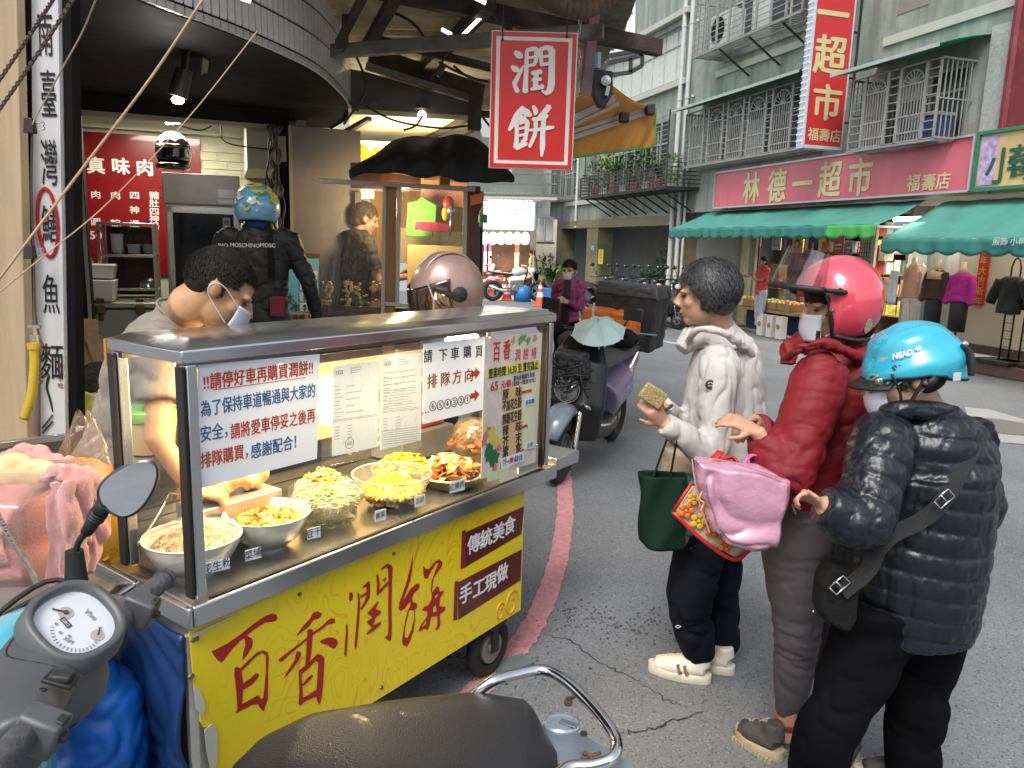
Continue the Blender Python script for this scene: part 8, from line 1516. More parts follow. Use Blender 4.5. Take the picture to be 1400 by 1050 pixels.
for a,b,c in((hpL,knL,anL),(hpR,knR,anR)):m.tube([a+Vector((0,0,.10)),a,a.lerp(b,.5),b,b.lerp(c,.45),c],[.115,.110,.092,.080,.076,.066],18,smooth=4)
sculpt('trousers',m,BT,t,.01,lambda co,no:folds(co,(6,6,7),.028,23))
for an in(anL,anR):shoe(t,(an.x+.04,an.y-.03,0),(an.x-.2,an.y+.02,0),BS,SHS)
def mask(par,hm,k=1.0,name='face_mask',mat=MASK):
 m=MB(hm);m.grid(lambda u,v:(.060*k*sin(-1.25+2.5*u)*(1-.18*v),(.048+.060*cos(-1.25+2.5*u)+.008*sin(pi*v)*cos(-1.25+2.5*u))*k,(-.012-.082*v)*k),22,10);pw(name,m,mat,par,smooth=1,thick=.002)
 for s_ in(-1,1):m=MB(hm);m.tube([(s_*.062*k,.068*k,-.02*k),(s_*.082*k,.01*k,.008*k),(s_*.088*k,-.022*k,.002*k),(s_*.084*k,-.02*k,-.03*k),(s_*.06*k,.06*k,-.075*k)],.0016,5,smooth=4);pw('ear_loop',m,mat,par)
mask(t,hm3);m=MB(hm3)
for s_ in(-1,1):m.tube([(s_*.03+.022*cos(a),.104-.006*abs(cos(a)),-.002+.016*sin(a))for a in[2*pi*k/20 for k in range(21)]],.0012,5);m.tube([(s_*.054,.098,.004),(s_*.082,.02,.006)],.0012,5)
pw('glasses',m,BLKM,t)
mask(person2,hm2,.98)
hb=thing('helmet','turquoise half helmet with white lettering and black peak','helmet',py(1247,490,1.94));TQ=M('turquoise_shell',(.025,.33,.46),.26,var=.06,vs=8,coat=.55);hc3=py(1250,505,1.945)
M4=Matrix.Translation(hc3)@Euler((0,0,R(80))).to_matrix().to_4x4()@Euler((R(-16),0,0)).to_matrix().to_4x4();RR=(.108,.120,.122)
def hshell(u,v,e=0):
 a=2*pi*u;f=cos(a);side=abs(sin(a));low=.02-.34*max(0,-f)-.06*side+.0*f;low+=.10*math.exp(-((side-.85)/.3)**2)*(1 if f>-.35 else.3)*1.0-.12*(1 if 0 else 0)
 z0=math.asin(max(-.9,low-.02));lat=pi/2-(pi/2-z0)*v;rid=.0045*sin(lat*9+.8*cos(a))*min(1,v*2)*(1 if abs(sin(a))>.25 else.2)+.004*math.exp(-((abs(sin(a)*cos(lat))-.45)/.06)**2)*(lat>.3);k=1+e+rid/.12
 return(sin(a)*RR[0]*cos(lat)*k,cos(a)*RR[1]*cos(lat)*k,RR[2]*sin(lat)*k)
m=MB(M4);m.grid(hshell,72,36);pw('shell',m,TQ,hb,smooth=1,thick=.008);m=MB(M4);m.tube([hshell(k/72,1,-.02)for k in range(73)],.0065,6);pw('rim_trim',m,RUB,hb,smooth=1)
m=MB(M4);m.grid(lambda u,v:(sin(-1.0+2.0*u)*(.100+.012*v),cos(-1.0+2.0*u)*(.106+.045*v)+.01*v,.012-.022*v-.01*(2*u-1)**2),24,6);pw('peak',m,RUB,hb,smooth=1,thick=.005)
def on_shell(x,y):
 """x forward along the side, y up, on the left (-x) side of the shell"""
 lat=y;a=-pi/2+x;k=1.075;return M4@Vector((sin(a)*RR[0]*cos(lat)*k,cos(a)*RR[1]*cos(lat)*k,RR[2]*sin(lat)*k))
c_=D.curves.new('t','FONT');c_.body='NEAD';c_.size=1;c_.offset=.03;c_.resolution_u=2;o_=D.objects.new('t',c_);COL.objects.link(o_);bpy.context.view_layer.update();me_=D.meshes.new_from_object(o_.evaluated_get(bpy.context.evaluated_depsgraph_get()));D.objects.remove(o_)
bm_=bmesh.new();bm_.from_mesh(me_);bmesh.ops.subdivide_edges(bm_,edges=bm_.edges,cuts=2);bmesh.ops.triangulate(bm_,faces=bm_.faces);bm_.to_mesh(me_);bm_.free();iv=chainmat(hb).inverted()
for v in me_.vertices:v.co=iv@on_shell(.62-.155*v.co.x,.42+.16*v.co.y+.02*v.co.x)
link_mesh('lettering',me_,KW,hb)
m=MB();q=[(2.95,.45),(3.35,.75),(3.42,.5),(3.8,.78),(3.75,.45),(4.1,.6),(3.6,.15),(3.5,.35),(3.25,.1),(3.25,.4)];m.poly(q,lambda p,d=0:on_shell(.62-.155*p[0],.42+.16*p[1]+.02*p[0]));pw('logo',m,KW,hb)
for x,y,r_,mt in((.92,.02,.013,RUB),(.74,-.02,.005,BRD),(.1,-.10,.006,BRD)):
 p=on_shell(x,y);nrm=(p-M4.translation).normalized();m=MB();m.lathe([(r_,-.004),(r_,.004),(r_*.6,.007)],14,p,nrm);m.lathe([(r_*.5,.006),(r_*.4,.009)],10,p,nrm);pw('rivet',m,mt if r_<.01 else CHR,hb,smooth=1,ang=40)
p=on_shell(-.5,-.12);nrm=(p-M4.translation).normalized();m=MB();x_,y_=frame(nrm);m.rings([[p+nrm*.001+x_*a+y_*b for a,b in((-.012,-.010),(.012,-.010),(.012,.010),(-.012,.010))],[p+nrm*.003+x_*a+y_*b for a,b in((-.012,-.010),(.012,-.010),(.012,.010),(-.012,.010))]]);pw('sticker',m,M('silver_sticker',(.5,.5,.5),.3),hb)
m=MB();q=[on_shell(-.92,.38),on_shell(-.98,.2),on_shell(-.95,-.02),on_shell(-.88,-.2)];q=[M4.translation+(p-M4.translation)*1.04 for p in q];m.tube(q,[.010,.013,.013,.009],8,sq=.7,smooth=4);pw('rear_slider',m,RUB,hb,smooth=1);m=MB();m.lathe([(.008,0),(.006,.006)],12,M4.translation+(q[0]-M4.translation)*1.03,(q[0]-M4.translation));pw('slider_button',m,CHR,hb)
m=MB(hm3);m.tube([(-.088,.05,.03),(-.086,.042,-.03),(-.06,.05,-.085),(-.02,.06,-.105)],.007,6,sq=.5,smooth=4);m.tube([(-.088,-.03,.01),(-.086,-.01,-.02),(-.075,.03,-.07)],.009,6,sq=.5,smooth=4);m.tube([(-.088,-.05,-.005),(-.085,-.02,-.03)],.012,6);pw('chin_strap',m,RUB,hb,smooth=1);m=MB(hm3);m.box((-.066,.045,-.082),(.02,.025,.02));pw('buckle',m,INK,hb,bevel=.003)
xb=thing('shoulder_bag','black shoulder bag with wide strap across the quilted jacket','bag',py(1142,800,1.8));BG=M('bag_black',(.007,.007,.007),.8,var=.2,vs=8,bump=.3,bs=120,spec=.2)
slab('body',[(1128,762),(1160,768),(1172,790),(1166,845),(1155,862),(1125,850),(1113,830),(1116,790)],1.80,.075,BG,xb,fold_=.01,seed=3)
def spj(x,y,Y):return py(x,y,Y)
q=spline([spj(1328,588,1.905),spj(1312,640,1.82),spj(1288,690,1.785),spj(1245,735,1.765),spj(1195,775,1.75),spj(1150,810,1.752)],8);m=MB();vw=Vector((0,-1,0))
rr_=[]
q=[snap(jk3,p,.005)[0].lerp(Vector(p),.25 if k_<len(q)-9 else 1)for k_,p in enumerate(q)]
for k_ in range(4):q=[q[0]]+[(q[i-1]+q[i]*2+q[i+1])/4 for i in range(1,len(q)-1)]+[q[-1]]
for i,p in enumerate(q):
 a=Vector(q[max(0,i-1)]);b=Vector(q[min(len(q)-1,i+1)]);tt=(b-a).normalized();sd=tt.cross(Vector((-.45,-.85,.25))).normalized()*.0195;nn=sd.cross(tt).normalized()*.002;p=Vector(p);rr_.append([p-sd-nn,p+sd-nn,p+sd+nn,p-sd+nn])
m.rings(rr_);pw('strap',m,M('strap_web',(.008,.008,.009),.8,bump=.4,bs=400),xb)
for x,y,Y in((1291,682,1.775),(1148,800,1.742)):
 p=spj(x,y,Y);m=MB();a=.75;ux=Vector((cos(a),0,-sin(a)));uy=Vector((sin(a),0,cos(a)));q4=[p+ux*i*.013+uy*j*.022 for i,j in((-1,-1),(1,-1),(1,1),(-1,1),(-1,-1))];m.tube(q4,.0022,6);m.tube([q4[0].lerp(q4[3],.5),q4[1].lerp(q4[2],.5)],.0018,6);pw('buckle',m,CHR,xb,smooth=1)
m=MB();p=spj(1112,836,1.78);m.ell(p,(.003,.003,.003));pw('zip_end',m,CHR,xb)
# -------------------------- P7: vendor
t=person('vendor in a grey shirt and face mask bending over the food cart',(-1.1,2.2,0));TG=M('grey_tee',(.22,.19,.16),.9,var=.12,vs=60,bump=.3,bs=300)
hc=py(301,396,2.12);hmv=headm(hc,R(-68),R(-34),R(-6))@Matrix.Scale(.95,4);nk=py(252,432,2.20);ch_=py(225,500,2.22);wst=py(195,610,2.26);pv=Vector((-1.22,2.34,.86));hips=pv
shN,elN,wrN=py(222,470,2.08),py(215,600,1.98),py(262,668,1.98);shF,elF,wrF=py(268,455,2.38),py(300,560,2.36),py(305,668,2.12)
m=MB();add_head(m,hmv,1.0);m.tube([hmv@Vector((0,-.02,-.03)),hmv@Vector((0,-.045,-.08)),nk,ch_],[.056,.056,.060,.07],14);m.tube([ch_,wst,pv],.08,10)
for a,b,c in((shN,elN,wrN),(shF,elF,wrF)):m.tube([ch_+Vector((0,0,.06)),a,b,c],[.04,.042,.034,.025],12)
for s_ in(-1,1):m.tube([pv,pv+Vector((-.03+.06*s_,.09*s_,-.05)),pv+Vector((0,.1*s_,-.42)),Vector((pv.x-.02,pv.y+.1*s_,.08))],[.07,.08,.06,.04],10)
add_hand(m,wrN,(.8,.3,-.25),(0,-.2,1),side=1,curl=.7,k=.95);add_hand(m,wrF,(.6,-.3,-.35),(.2,.1,1),side=-1,curl=.7,k=.95)
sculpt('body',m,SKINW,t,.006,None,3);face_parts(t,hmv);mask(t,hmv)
m=MB(hmv);m.ell((0,-.018,.036),(.080,.095,.084));m.ell((0,-.046,-.006),(.068,.054,.055));sculpt('hair',m,HAIRB,t,.006,None,1)
strands('hair_strands',t,hmv,HAIRB,6500,lambda d:d.z>-.45 and not(d.y>.5 and d.z<.45)and not(d.y>.2 and d.z<.05),.022,13,flow=(0,.35,-.6),lift=.004,wid=.0012,rad=(.080,.097,.087))
m=MB();m.tube([nk+(nk-ch_)*.1,nk.lerp(ch_,.35),ch_,ch_.lerp(wst,.5),wst,wst.lerp(pv,.7),pv+Vector((0,0,-.1))],[.068,.115,.155,.162,.158,.165,.17],24,sq=1.0,up=(0,1,0),smooth=4)
for a,b,c in((shN,elN,wrN),(shF,elF,wrF)):m.tube([a.lerp(ch_,.3),a,a.lerp(b,.4),a.lerp(b,.62)],[.085,.078,.066,.064],16,smooth=4)
sculpt('shirt',m,TG,t,.008,lambda co,no:folds(co,(9,9,12),.024,41));m=MB();c0=nk+(nk-ch_)*.0;ax=(nk-ch_).normalized();x_,y_=frame(ax);m.tube([c0+ax*.012+x_*.079*cos(a)+y_*.079*sin(a)for a in[2*pi*k/30 for k in range(31)]],.0045,6);pw('collar_band',m,TG,t,smooth=1)
m=MB()
for s_ in(-1,1):m.tube([pv+Vector((0,.06*s_,.05)),pv+Vector((0,.1*s_,-.42)),Vector((pv.x-.02,pv.y+.1*s_,.1))],[.12,.09,.07],14)
sculpt('trousers',m,BT,t,.014,None)
for s_ in(-1,1):shoe(t,(pv.x-.1,pv.y+.1*s_,0),(pv.x+.16,pv.y+.1*s_,0),BS,SHS)
gl=thing('gloved_hands','plump golden bundle for gloved hands, lamp yellow in its colour, above the bowls','food',CP.w(.28,ZS+.1,-.26));m=MB();c=CP.w(.30,ZS+.155,-.29)
for k_ in range(9):m.ell(c+CP.d*(-.09+.024*k_)+Vector((0,0,.012*sin(k_*1.7))),(.024,.03,.034),Euler((.2*k_,.1,.6)))
sculpt('bundle',m,M('glove_lamp_gold',(.55,.34,.14),.45,var=.2,vs=20,coat=.2),gl,.006,lambda p,n_:folds(p,(20,20,14),.014,6));m=KB();m.box((.30,-.29,ZS+.062),(.26,.12,.12));pw('steel_block',m,SSD,gl,bevel=.004)  # lumps stand for gloved hands; yellow case light is in their colour
# -------------------------- generic standing figure for the rest
def figure(label,x,Y,z0,top,yaw,skin,hair,shirt,trousers,arms,shoes=BS,pitch=0,build=1.0,vx=.012,seed=1,group=None,sleeve=1.0,lean=0,face=True,style='short',far=False):
 """z0 floor, top of the head in metres; arms: per side (elbow, wrist) offsets from the shoulder in the body's frame, or None to hang"""
 p0=py(x,330,Y);P=Vector((p0.x,Y,z0));H=top-z0;t=person(label,P,group);k=H/1.62;Bm=Matrix.Translation(P)@Euler((0,0,yaw)).to_matrix().to_4x4();L=lambda x_,y_,z_:Bm@Vector((x_*k*build,y_*k,z_*k))
 hc=L(0,.03+lean,1.62-.115);hmx=headm(hc,yaw,pitch);m=MB();add_head(m,hmx,k);m.tube([L(0,lean,1.46),L(0,lean*.8,1.36),L(0,lean*.5,1.2),L(0,0,.88)],[.05*k,.055*k,.08*k,.09*k],12)
 sl=[]
 for i,s_ in enumerate((-1,1)):
  sh_=(s_*.165,lean*.8,1.33);e,w_=arms[i]or((s_*.05,-.01,-.27),(s_*.06,.04,-.50));el=(sh_[0]+e[0],sh_[1]+e[1],sh_[2]+e[2]);wr=(sh_[0]+w_[0],sh_[1]+w_[1],sh_[2]+w_[2]);m.tube([L(0,lean*.8,1.34),L(*sh_),L(*el),L(*wr)],[.05*k,.045*k,.036*k,.024*k],10);d=(L(*wr)-L(*el));add_hand(m,L(*wr),d,(Bm.to_3x3()@Vector((s_,0,.3))),side=s_,curl=.45,k=k);sl.append((L(*sh_),L(*el),L(*wr)))
  m.tube([L(0,0,.86),L(s_*.085,0,.82),L(s_*.09,.015,.46),L(s_*.09,-.01,.07)],[.07*k,.07*k,.048*k,.034*k],10)
 sculpt('body',m,skin,t,vx*.6 if not far else vx,None,2)
 if face:face_parts(t,hmx,k)
 m=MB(hmx);m.ell((0,-.022*k,.034*k),(.082*k,.097*k,.089*k));m.ell((0,-.050*k,-.015*k),(.072*k,.056*k,.068*k));sculpt('hair',m,hair,t,vx*.6,lambda p,n_:(ridge(p,(45,45,12),2)-.5)*.005,1)
 if not far:strands('hair_strands',t,hmx@Matrix.Scale(k,4),hair,1400,lambda d:d.z>-.5 and not(d.y>.5 and d.z<.45)and not(d.y>.2 and d.z<.05),.045,seed,flow=(0,-.1,-1),lift=.005,wid=.002,rad=(.084,.100,.094))
 m=MB();m.tube([L(0,lean*.9,1.43),L(0,lean*.8,1.36),L(0,lean*.6,1.22),L(0,lean*.3,1.0),L(0,0,.80)],[.07*k,.13*k,.165*k*build,.155*k*build,.165*k*build],20,sq=.72,up=(Bm.to_3x3()@Vector((0,1,0))),smooth=4)
 for a,b,c in sl:m.tube([a.lerp(L(0,lean*.8,1.3),.3),a,a.lerp(b,.5),b,b.lerp(c,.5),c]if sleeve>.9 else[a.lerp(L(0,lean*.8,1.3),.3),a,a.lerp(b,.7)],([.075*k,.072*k,.062*k,.056*k,.05*k,.040*k]if sleeve>.9 else[.075*k,.07*k,.062*k]),14,smooth=3)
 sculpt('top',m,shirt,t,vx*.8,lambda co,no:folds(co,(8,8,14),.024,seed));m=MB()
 for s_ in(-1,1):m.tube([L(s_*.05,0,.9),L(s_*.085,0,.80),L(s_*.09,.015,.46),L(s_*.09,-.01,.10)],[.10*k,.10*k,.075*k,.058*k],14,smooth=3)
 sculpt('trousers',m,trousers,t,vx,lambda co,no:folds(co,(6,6,6),.022,seed+3))
 if not far:
  for s_ in(-1,1):a=L(s_*.09,-.06,0);b=L(s_*.10,.17,0);o_,_,_=shoe(t,(a.x,a.y,0),(b.x,b.y,0),shoes,SHS);o_.location.z+=0 if z0<.01 else z0
 return t,hmx,Bm,L,k
t,hm4_,Bm4,L4,k4=figure('man seen from behind in a black padded jacket under a patterned blue helmet',352,5.25,.14,1.90,R(6),SKIN,HAIRB,M('black_padded',(.010,.010,.011),.6,var=.2,vs=5),M('dark_jeans',(.03,.03,.035),.8),[None,((.10,.02,-.27),(.13,.10,-.50))],build=1.16,seed=51)
w_=Matrix(((1,0,0),(0,0,-1),(0,1,0))).to_4x4();w_.translation=(0,0,0)
for i,x in enumerate((305,335,366)):p=py(x,338,4.985);text('MOSCHINO'if i==1 else('INO'if i==0 else 'MOSC'),.036,KW,t,Matrix.Translation(p)@w_,.02,'CENTER',name='lettering')
m=MB();q=[L4(.09,-.155,1.36),L4(.10,-.175,1.2),L4(.10,-.17,1.1)];m.tube(q,.022,6,sq=.3);pw('backpack_strap',m,BG,t);m=MB();m.box(L4(.12,-.13,.93),(.10,.05,.14));pw('red_pouch',m,M('dark_red_pouch',(.14,.012,.02),.6),t,bevel=.012)
m=MB(hm4_);m.tube([(0,-.02,-.05),(0,-.02,-.12)],[.085,.08],16);pw('neck_gaiter',m,M('blue_gaiter',(.012,.06,.25),.8),t,smooth=1)
h_=thing('helmet','light blue open helmet with yellow and white cartoon style splashes worn from behind','helmet',L4(0,0,1.5));h_['label']='light blue open helmet with yellow and white splashes, seen from behind'
hp4=hm4_@Matrix.Translation((0,-.01,.02));q4=helmet(h_,hp4.translation,R(6),(.142,.165,.155),M('pale_blue_shell',(.16,.38,.58),.2,coat=.8,var=.15),M('navy_rubber',(.015,.018,.03),.6),back=-.62)
rnd=random.Random(5)
for i in range(26):
 a=pi+rnd.uniform(-1.2,1.2);lat=rnd.uniform(-.1,1.35);n_=Vector((sin(a)*cos(lat),cos(a)*cos(lat),sin(lat)));c=Vector((n_.x*.149,n_.y*.174,n_.z*.162));x_,y_=frame(n_);r0=rnd.uniform(.015,.046);m=MB(q4);nv_=12
 m.poly([(r0*(1+.5*sin(b*3+i))*cos(b),r0*(.6+.4*cos(b*2+i))*sin(b))for b in[2*pi*j/nv_ for j in range(nv_)]],lambda p,d=0:Vector(((c+x_*p[0]+y_*p[1]).normalized().x,(c+x_*p[0]+y_*p[1]).normalized().y,(c+x_*p[0]+y_*p[1]).normalized().z))*0+c+x_*p[0]+y_*p[1]+n_*(-.002-(p[0]**2+p[1]**2)*3+.004+i*.0001))
 pw('splash_print',m,(M('splash_yellow',(.62,.55,.03),.3),M('splash_white',(.62,.62,.6),.3),M('splash_green',(.1,.35,.08),.3))[(0,1,0,2,1)[i%5]],h_)
t,hm5,Bm5,L5,k5=figure('stall keeper in a black sleeveless hoodie behind the clear plastic curtain',483,6.65,.0,1.92,R(-62),SKIND,M('fuzzy_brown_hair',(.05,.035,.02),.8),M('black_hoodie',(.012,.012,.012),.8),BT,[((-.02,.06,-.26),(.02,.36,-.24)),((.02,.08,-.26),(-.02,.38,-.22))],sleeve=.5,lean=.05,pitch=R(-16),seed=61)
m=MB();m.tube([L5(0,-.06,1.38),L5(.08,0,1.40),L5(.05,.09,1.36),L5(-.05,.09,1.36),L5(-.08,0,1.40),L5(0,-.06,1.38)],.04,10,smooth=3);sculpt('hood',m,MC['black_hoodie'],t,.01,None);m=MB();m.ell(L5(-.14,.40,1.09),.022);pw('wrist_watch',m,INK,t,smooth=1)
t,hm6,Bm6,L6,k6=figure('rider standing behind the cart in a mauve bronze helmet and teal grey top',618,3.45,0,1.53,R(125),SKIN,HAIRB,M('teal_grey_top',(.07,.10,.10),.8),BT,[None,None],build=.95,pitch=R(-14),seed=71)
h_=thing('helmet','mauve bronze three quarter helmet with dark flip visor and grey strap','helmet',L6(0,0,1.5));BZ=M('bronze_shell',(.30,.20,.17),.35,.35,var=.08,vs=30,coat=.35,bump=.05,bs=300);c6=py(613,396,3.44)
q6=helmet(h_,c6,R(118),(.138,.163,.160),BZ,RUB,R(-12),back=-.78);m=MB(q6);m.grid(lambda u,v:(sin(-1.35+2.7*u)*.148,cos(-1.35+2.7*u)*.18+.01*sin(pi*v),.055-.135*v-.012*cos((-1.35+2.7*u)*2)),30,10);pw('visor',m,M('smoke_brown',(.025,.013,.008),.06,coat=1,var=.3,vs=5),h_,smooth=1,thick=.003)
m=MB(q6);m.tube([(sin(-1.35+2.7*k/20)*.152,cos(-1.35+2.7*k/20)*.184,-.085-.012*cos((-1.35+2.7*k/20)*2))for k in range(21)],.005,6);pw('visor_edge',m,RUB,h_,smooth=1)
for s_ in(-1,1):m=MB(q6);m.lathe([(.034,0),(.034,.012),(.02,.02),(.008,.022)],18,(s_*.138,.01,-.01),(s_,0,0));m.bar((s_*.15,.03,-.0),(s_*.14,.08,.01),.03,.012);pw('visor_pivot',m,RUB,h_,smooth=1,ang=40)
m=MB(q6);m.tube([(-.10,.125,.07),(-.118,.118,-.01),(-.11,.128,-.07)],[.010,.010,.010],6,sq=.3);pw('grey_band',m,M('band_grey',(.25,.24,.23),.5),h_)
for y_ in(-.045,.045):m=MB(q6);m.tube([(y_*1.1,.12*cos(a)*1.2,.165*sin(a))for a in[.6+.12*k for k in range(16)]],.006,6);pw('ridge',m,BZ,h_,smooth=1)
m=MB(q6);m.box((-.02,-.01,.163),(.012,.03,.01));pw('vent',m,RUB,h_)
PUR=M('purple_quilt',(.20,.02,.105),.5,var=.12,vs=4)
t,hm8,Bm8,L8,k8=figure('masked woman in an open magenta quilted jacket walking behind the black scooter',781,8.2,0,1.46,R(158),SKIN,HAIRB,PUR,BT,[((.0,.03,-.25),(.10,.24,-.18)),None],seed=81,build=.88,pitch=R(-8))
mask(t,hm8,k8);m=MB();m.tube([L8(0,.075,1.38),L8(0,.115,1.2),L8(0,.125,.9)],[.04,.05,.05],12,sq=.6,up=(Bm8.to_3x3()@Vector((0,1,0))));pw('undershirt',m,BLKC,t,smooth=1)
fz_,_z=FA.px(1052,400,-.0);pS=FA.w(fz_,0,.15)
RSH=M('red_shirt',(.42,.03,.045),.8)
figure('shopkeeper in a red shirt sorting goods under the wide teal awning',1047,pS.y,.1,pS.z+1.52,R(100),SKIND,HAIRB,RSH,M('pale_trousers',(.3,.32,.36),.8),[((0,.1,-.22),(0,.32,-.2)),((0,.08,-.22),(0,.3,-.16))],sleeve=.5,vx=.016,far=True,seed=91)
figure('far person in a grey green shirt leaning at the shop front beside the cooling units',733,24.6,0,1.45,R(60),SKIN,HAIRB,M('greygreen_shirt',(.16,.22,.20),.8),BT,[None,None],sleeve=.5,vx=.02,far=True,lean=.12,seed=95)
# ========================== DELIVERY SCOOTER WITH THE LITTLE UMBRELLA
t=thing('delivery_scooter','big black delivery scooter with pale umbrella, orange bag and black rear box','scooter',(0.60,5.72,0),R(157));t.rotation_euler[1]=R(-4);LZ=.0
BB=M('scooter_matt_black',(.010,.011,.013),.35,coat=.15,var=.15,spec=.35);GF=M('grey_blue_plastic',(.14,.17,.20),.28,coat=.5);LIL=M('lilac_panel',(.20,.17,.26),.25,coat=.5,var=.05)
wheel(t,.70,.235,.11);wheel(t,-.62,.235,.12)
m=MB();m.tube([(0,.50,.30),(0,.57,.55),(0,.50,.82),(0,.40,1.0)],[.20,.24,.21,.12],18,sq=.42,up=(0,1,0));m.tube([(0,.46,.34),(0,.1,.28),(0,-.15,.30)],[.17,.19,.17],14,sq=.5);sculpt('leg_shield',m,BB,t,.014,None,4,world=False)
m=MB();m.tube([(0,-.08,.46),(0,-.40,.58),(0,-.92,.70)],[.17,.19,.09],16,sq=.9);m.tube([(0,-.1,.4),(0,-.6,.5)],[.15,.15],12,sq=.8);sculpt('rear_body',m,LIL,t,.014,None,4,world=False)
m=MB();m.tube([(0,.10,.72),(0,-.08,.78),(0,-.5,.82),(0,-.8,.86)],[.08,.15,.17,.13],18,sq=.35,smooth=4);put('seat',m,M('seat_grey',(.06,.066,.075),.5,bump=.2,bs=200),t,smooth=1)
m=MB();m.tube([(0,.93,.36),(0,.86,.47),(0,.70,.52),(0,.52,.44)],[.05,.085,.085,.06],14,sq=.6,smooth=3);put('mudguard',m,GF,t,smooth=1)
for s_ in(-1,1):m=MB();m.tube([(s_*.09,.70,.235),(s_*.085,.60,.62)],[.026,.022],10);m.lathe([(.05,0),(.05,.015)],14,(s_*.09,.70,.235),(s_,0,0));put('fork',m,CHR if s_<0 else M('fork_grey',(.3,.31,.32),.35,.7),t,smooth=1,ang=40)
hx=M('headlamp_clear',(.10,.105,.11),.05,coat=1,var=.5,vs=30);m=MB();m.lathe([(.085,0),(.08,.03),(.05,.045)],20,(0,.685,.66),(0,1,.1));ho=put('headlight',m,hx,t,smooth=1,ang=40);m=MB();m.rings([[(.088*cos(a),.69+yy,.66+.088*sin(a))for a in[2*pi*k/20 for k in range(20)]]for yy in(0,.012)],cap=False);put('headlight_ring',m,CHR,ho,thick=.006)
m=MB();rnd=random.Random(3)
for k_ in range(26):
 a0=(rnd.uniform(-.17,.17),.70+rnd.uniform(-.02,.03),rnd.uniform(.62,.90));a1=(rnd.uniform(-.17,.17),.70+rnd.uniform(-.02,.03),rnd.uniform(.62,.90));m.tube([a0,((a0[0]+a1[0])/2,.75,(a0[2]+a1[2])/2-.02),a1],.006,5,smooth=3)
nt=put('elastic_net',m,M('net_black',(.01,.01,.01),.5),t,smooth=1);m=MB();m.tube([(0,.66,.74),(0,.67,.92)],[.15,.12],14,sq=.5,up=(0,1,0));sculpt('netted_bundle',m,M('bundle_dark',(.02,.02,.022),.6,var=.5,vs=30),t,.012,lambda p,n_:folds(p,(16,16,16),.035,3),world=False)
for s_ in(-1,1):m=MB();m.ell((s_*.15,.68,.56),(.03,.015,.014),Euler((0,s_*.5,0)));put('indicator',m,hx,t,smooth=1)
m=MB();m.tube([(-.37,.28,1.02),(-.16,.40,1.03),(.16,.40,1.03),(.37,.28,1.02)],.017,8,smooth=4);m.tube([(0,.44,.95),(0,.40,1.08)],[.10,.07],14,sq=.7);put('handlebar',m,BB,t,smooth=1)
for s_ in(-1,1):
 m=MB();m.tube([(s_*.26,.30,1.02),(s_*.38,.26,1.02)],.021,10);put('grip',m,RUB,t,smooth=1)
 m=MB();m.ell((s_*.27,.40,1.02),(.11,.05,.07));sculpt('hand_guard',m,BG,t,.01,lambda p,n_:folds(p,(16,16,16),.02,3),world=False)
 m=MB();m.tube([(s_*.22,.36,1.03),(s_*.27,.36,1.14)],.008,6);m.box((s_*.30,.36,1.18),(.13,.02,.085));mo_=put('mirror',m,BB,t,bevel=.01);m=MB();m.box((s_*.30,.347,1.18),(.11,.003,.07));put('glass',m,MIRR,mo_)
m=MB();m.tube([(.0,.3,1.1),(0,.3,1.22)],.008,6);pc=Vector((-.02,.30,1.20));put('umbrella_stalk',m,CHR,t)
m=MB();m.tube([(.17,.22,.64),(.19,.18,.45),(.18,.16,.28)],[.07,.08,.06],12);m.tube([(.12,.02,.70),(.2,.1,.55)],[.05,.07],10);sculpt('apron_cover',m,M('cover_dark_plum',(.045,.035,.045),.7),t,.012,lambda p,n_:folds(p,(9,9,6),.03,8),world=False)
m=MB();m.tube([(.12,-.1,.28),(.22,.12,.02)],.014,8);m.tube([(.10,.2,.26),(.22,.12,.02)],.010,8);m.box((.23,.12,.012),(.07,.05,.015));m.tube([(.16,.02,.16),(.25,-.02,.14)],.01,8);put('side_stand',m,BLKM,t,smooth=1)
m=MB();m.tube([(.13,-.1,.25),(.17,-.45,.26),(.17,-.85,.36)],[.03,.06,.055],12);put('exhaust',m,M('exhaust2',(.10,.10,.10),.35,.8),t,smooth=1)
q4=chainmat(t)
bxx=thing('cargo_box','large square black cargo box with covered lid strapped behind the seat','box',q4@Vector((0,-.75,.85)),0);m=MB(q4);m.box((0,-.80,1.04),(.50,.50,.50),taper=1.03);sculpt('body',m,M('box_cover',(.009,.010,.012),.6,var=.2,vs=4,bump=.15,bs=100),bxx,.012,lambda p,n_:folds(p,(6,6,5),.018,33),3)
m=MB(q4);m.box((0,-.80,1.27),(.53,.54,.10),taper=.93);sculpt('lid',m,M('lid_slate',(.030,.034,.040),.5,var=.15,vs=4),bxx,.012,lambda p,n_:folds(p,(5,5,5),.02,3),3);m=MB(q4)
for z_ in(.95,):m.tube([(-.29,-.54,z_),(.29,-.54,z_-.03),(.31,-.80,z_),(.28,-1.06,z_)],.008,6)
pw('blue_cord',m,M('blue_cord',(.1,.2,.35),.6),bxx);m=MB(q4);m.box((.2,-.98,.82),(.22,.16,.2));pw('side_pouch',m,BG,bxx,bevel=.02);m=MB(q4);m.box((.28,-.9,.66),(.01,.02,.1));pw('pink_tag',m,M('tag_pink',(.4,.1,.18),.6),bxx)
ob=thing('orange_bag','orange insulated bag resting on the seat before the black box','bag',q4@Vector((0,-.35,.9)));m=MB(q4);m.box((.04,-.36,.99),(.40,.34,.26));sculpt('body',m,M('orange_nylon',(.62,.15,.012),.42,var=.1,vs=5),ob,.012,lambda p,n_:folds(p,(8,8,8),.022,5),3);m=MB(q4);m.box((.1,-.18,1.0),(.03,.01,.14));pw('black_clip',m,INK,ob)
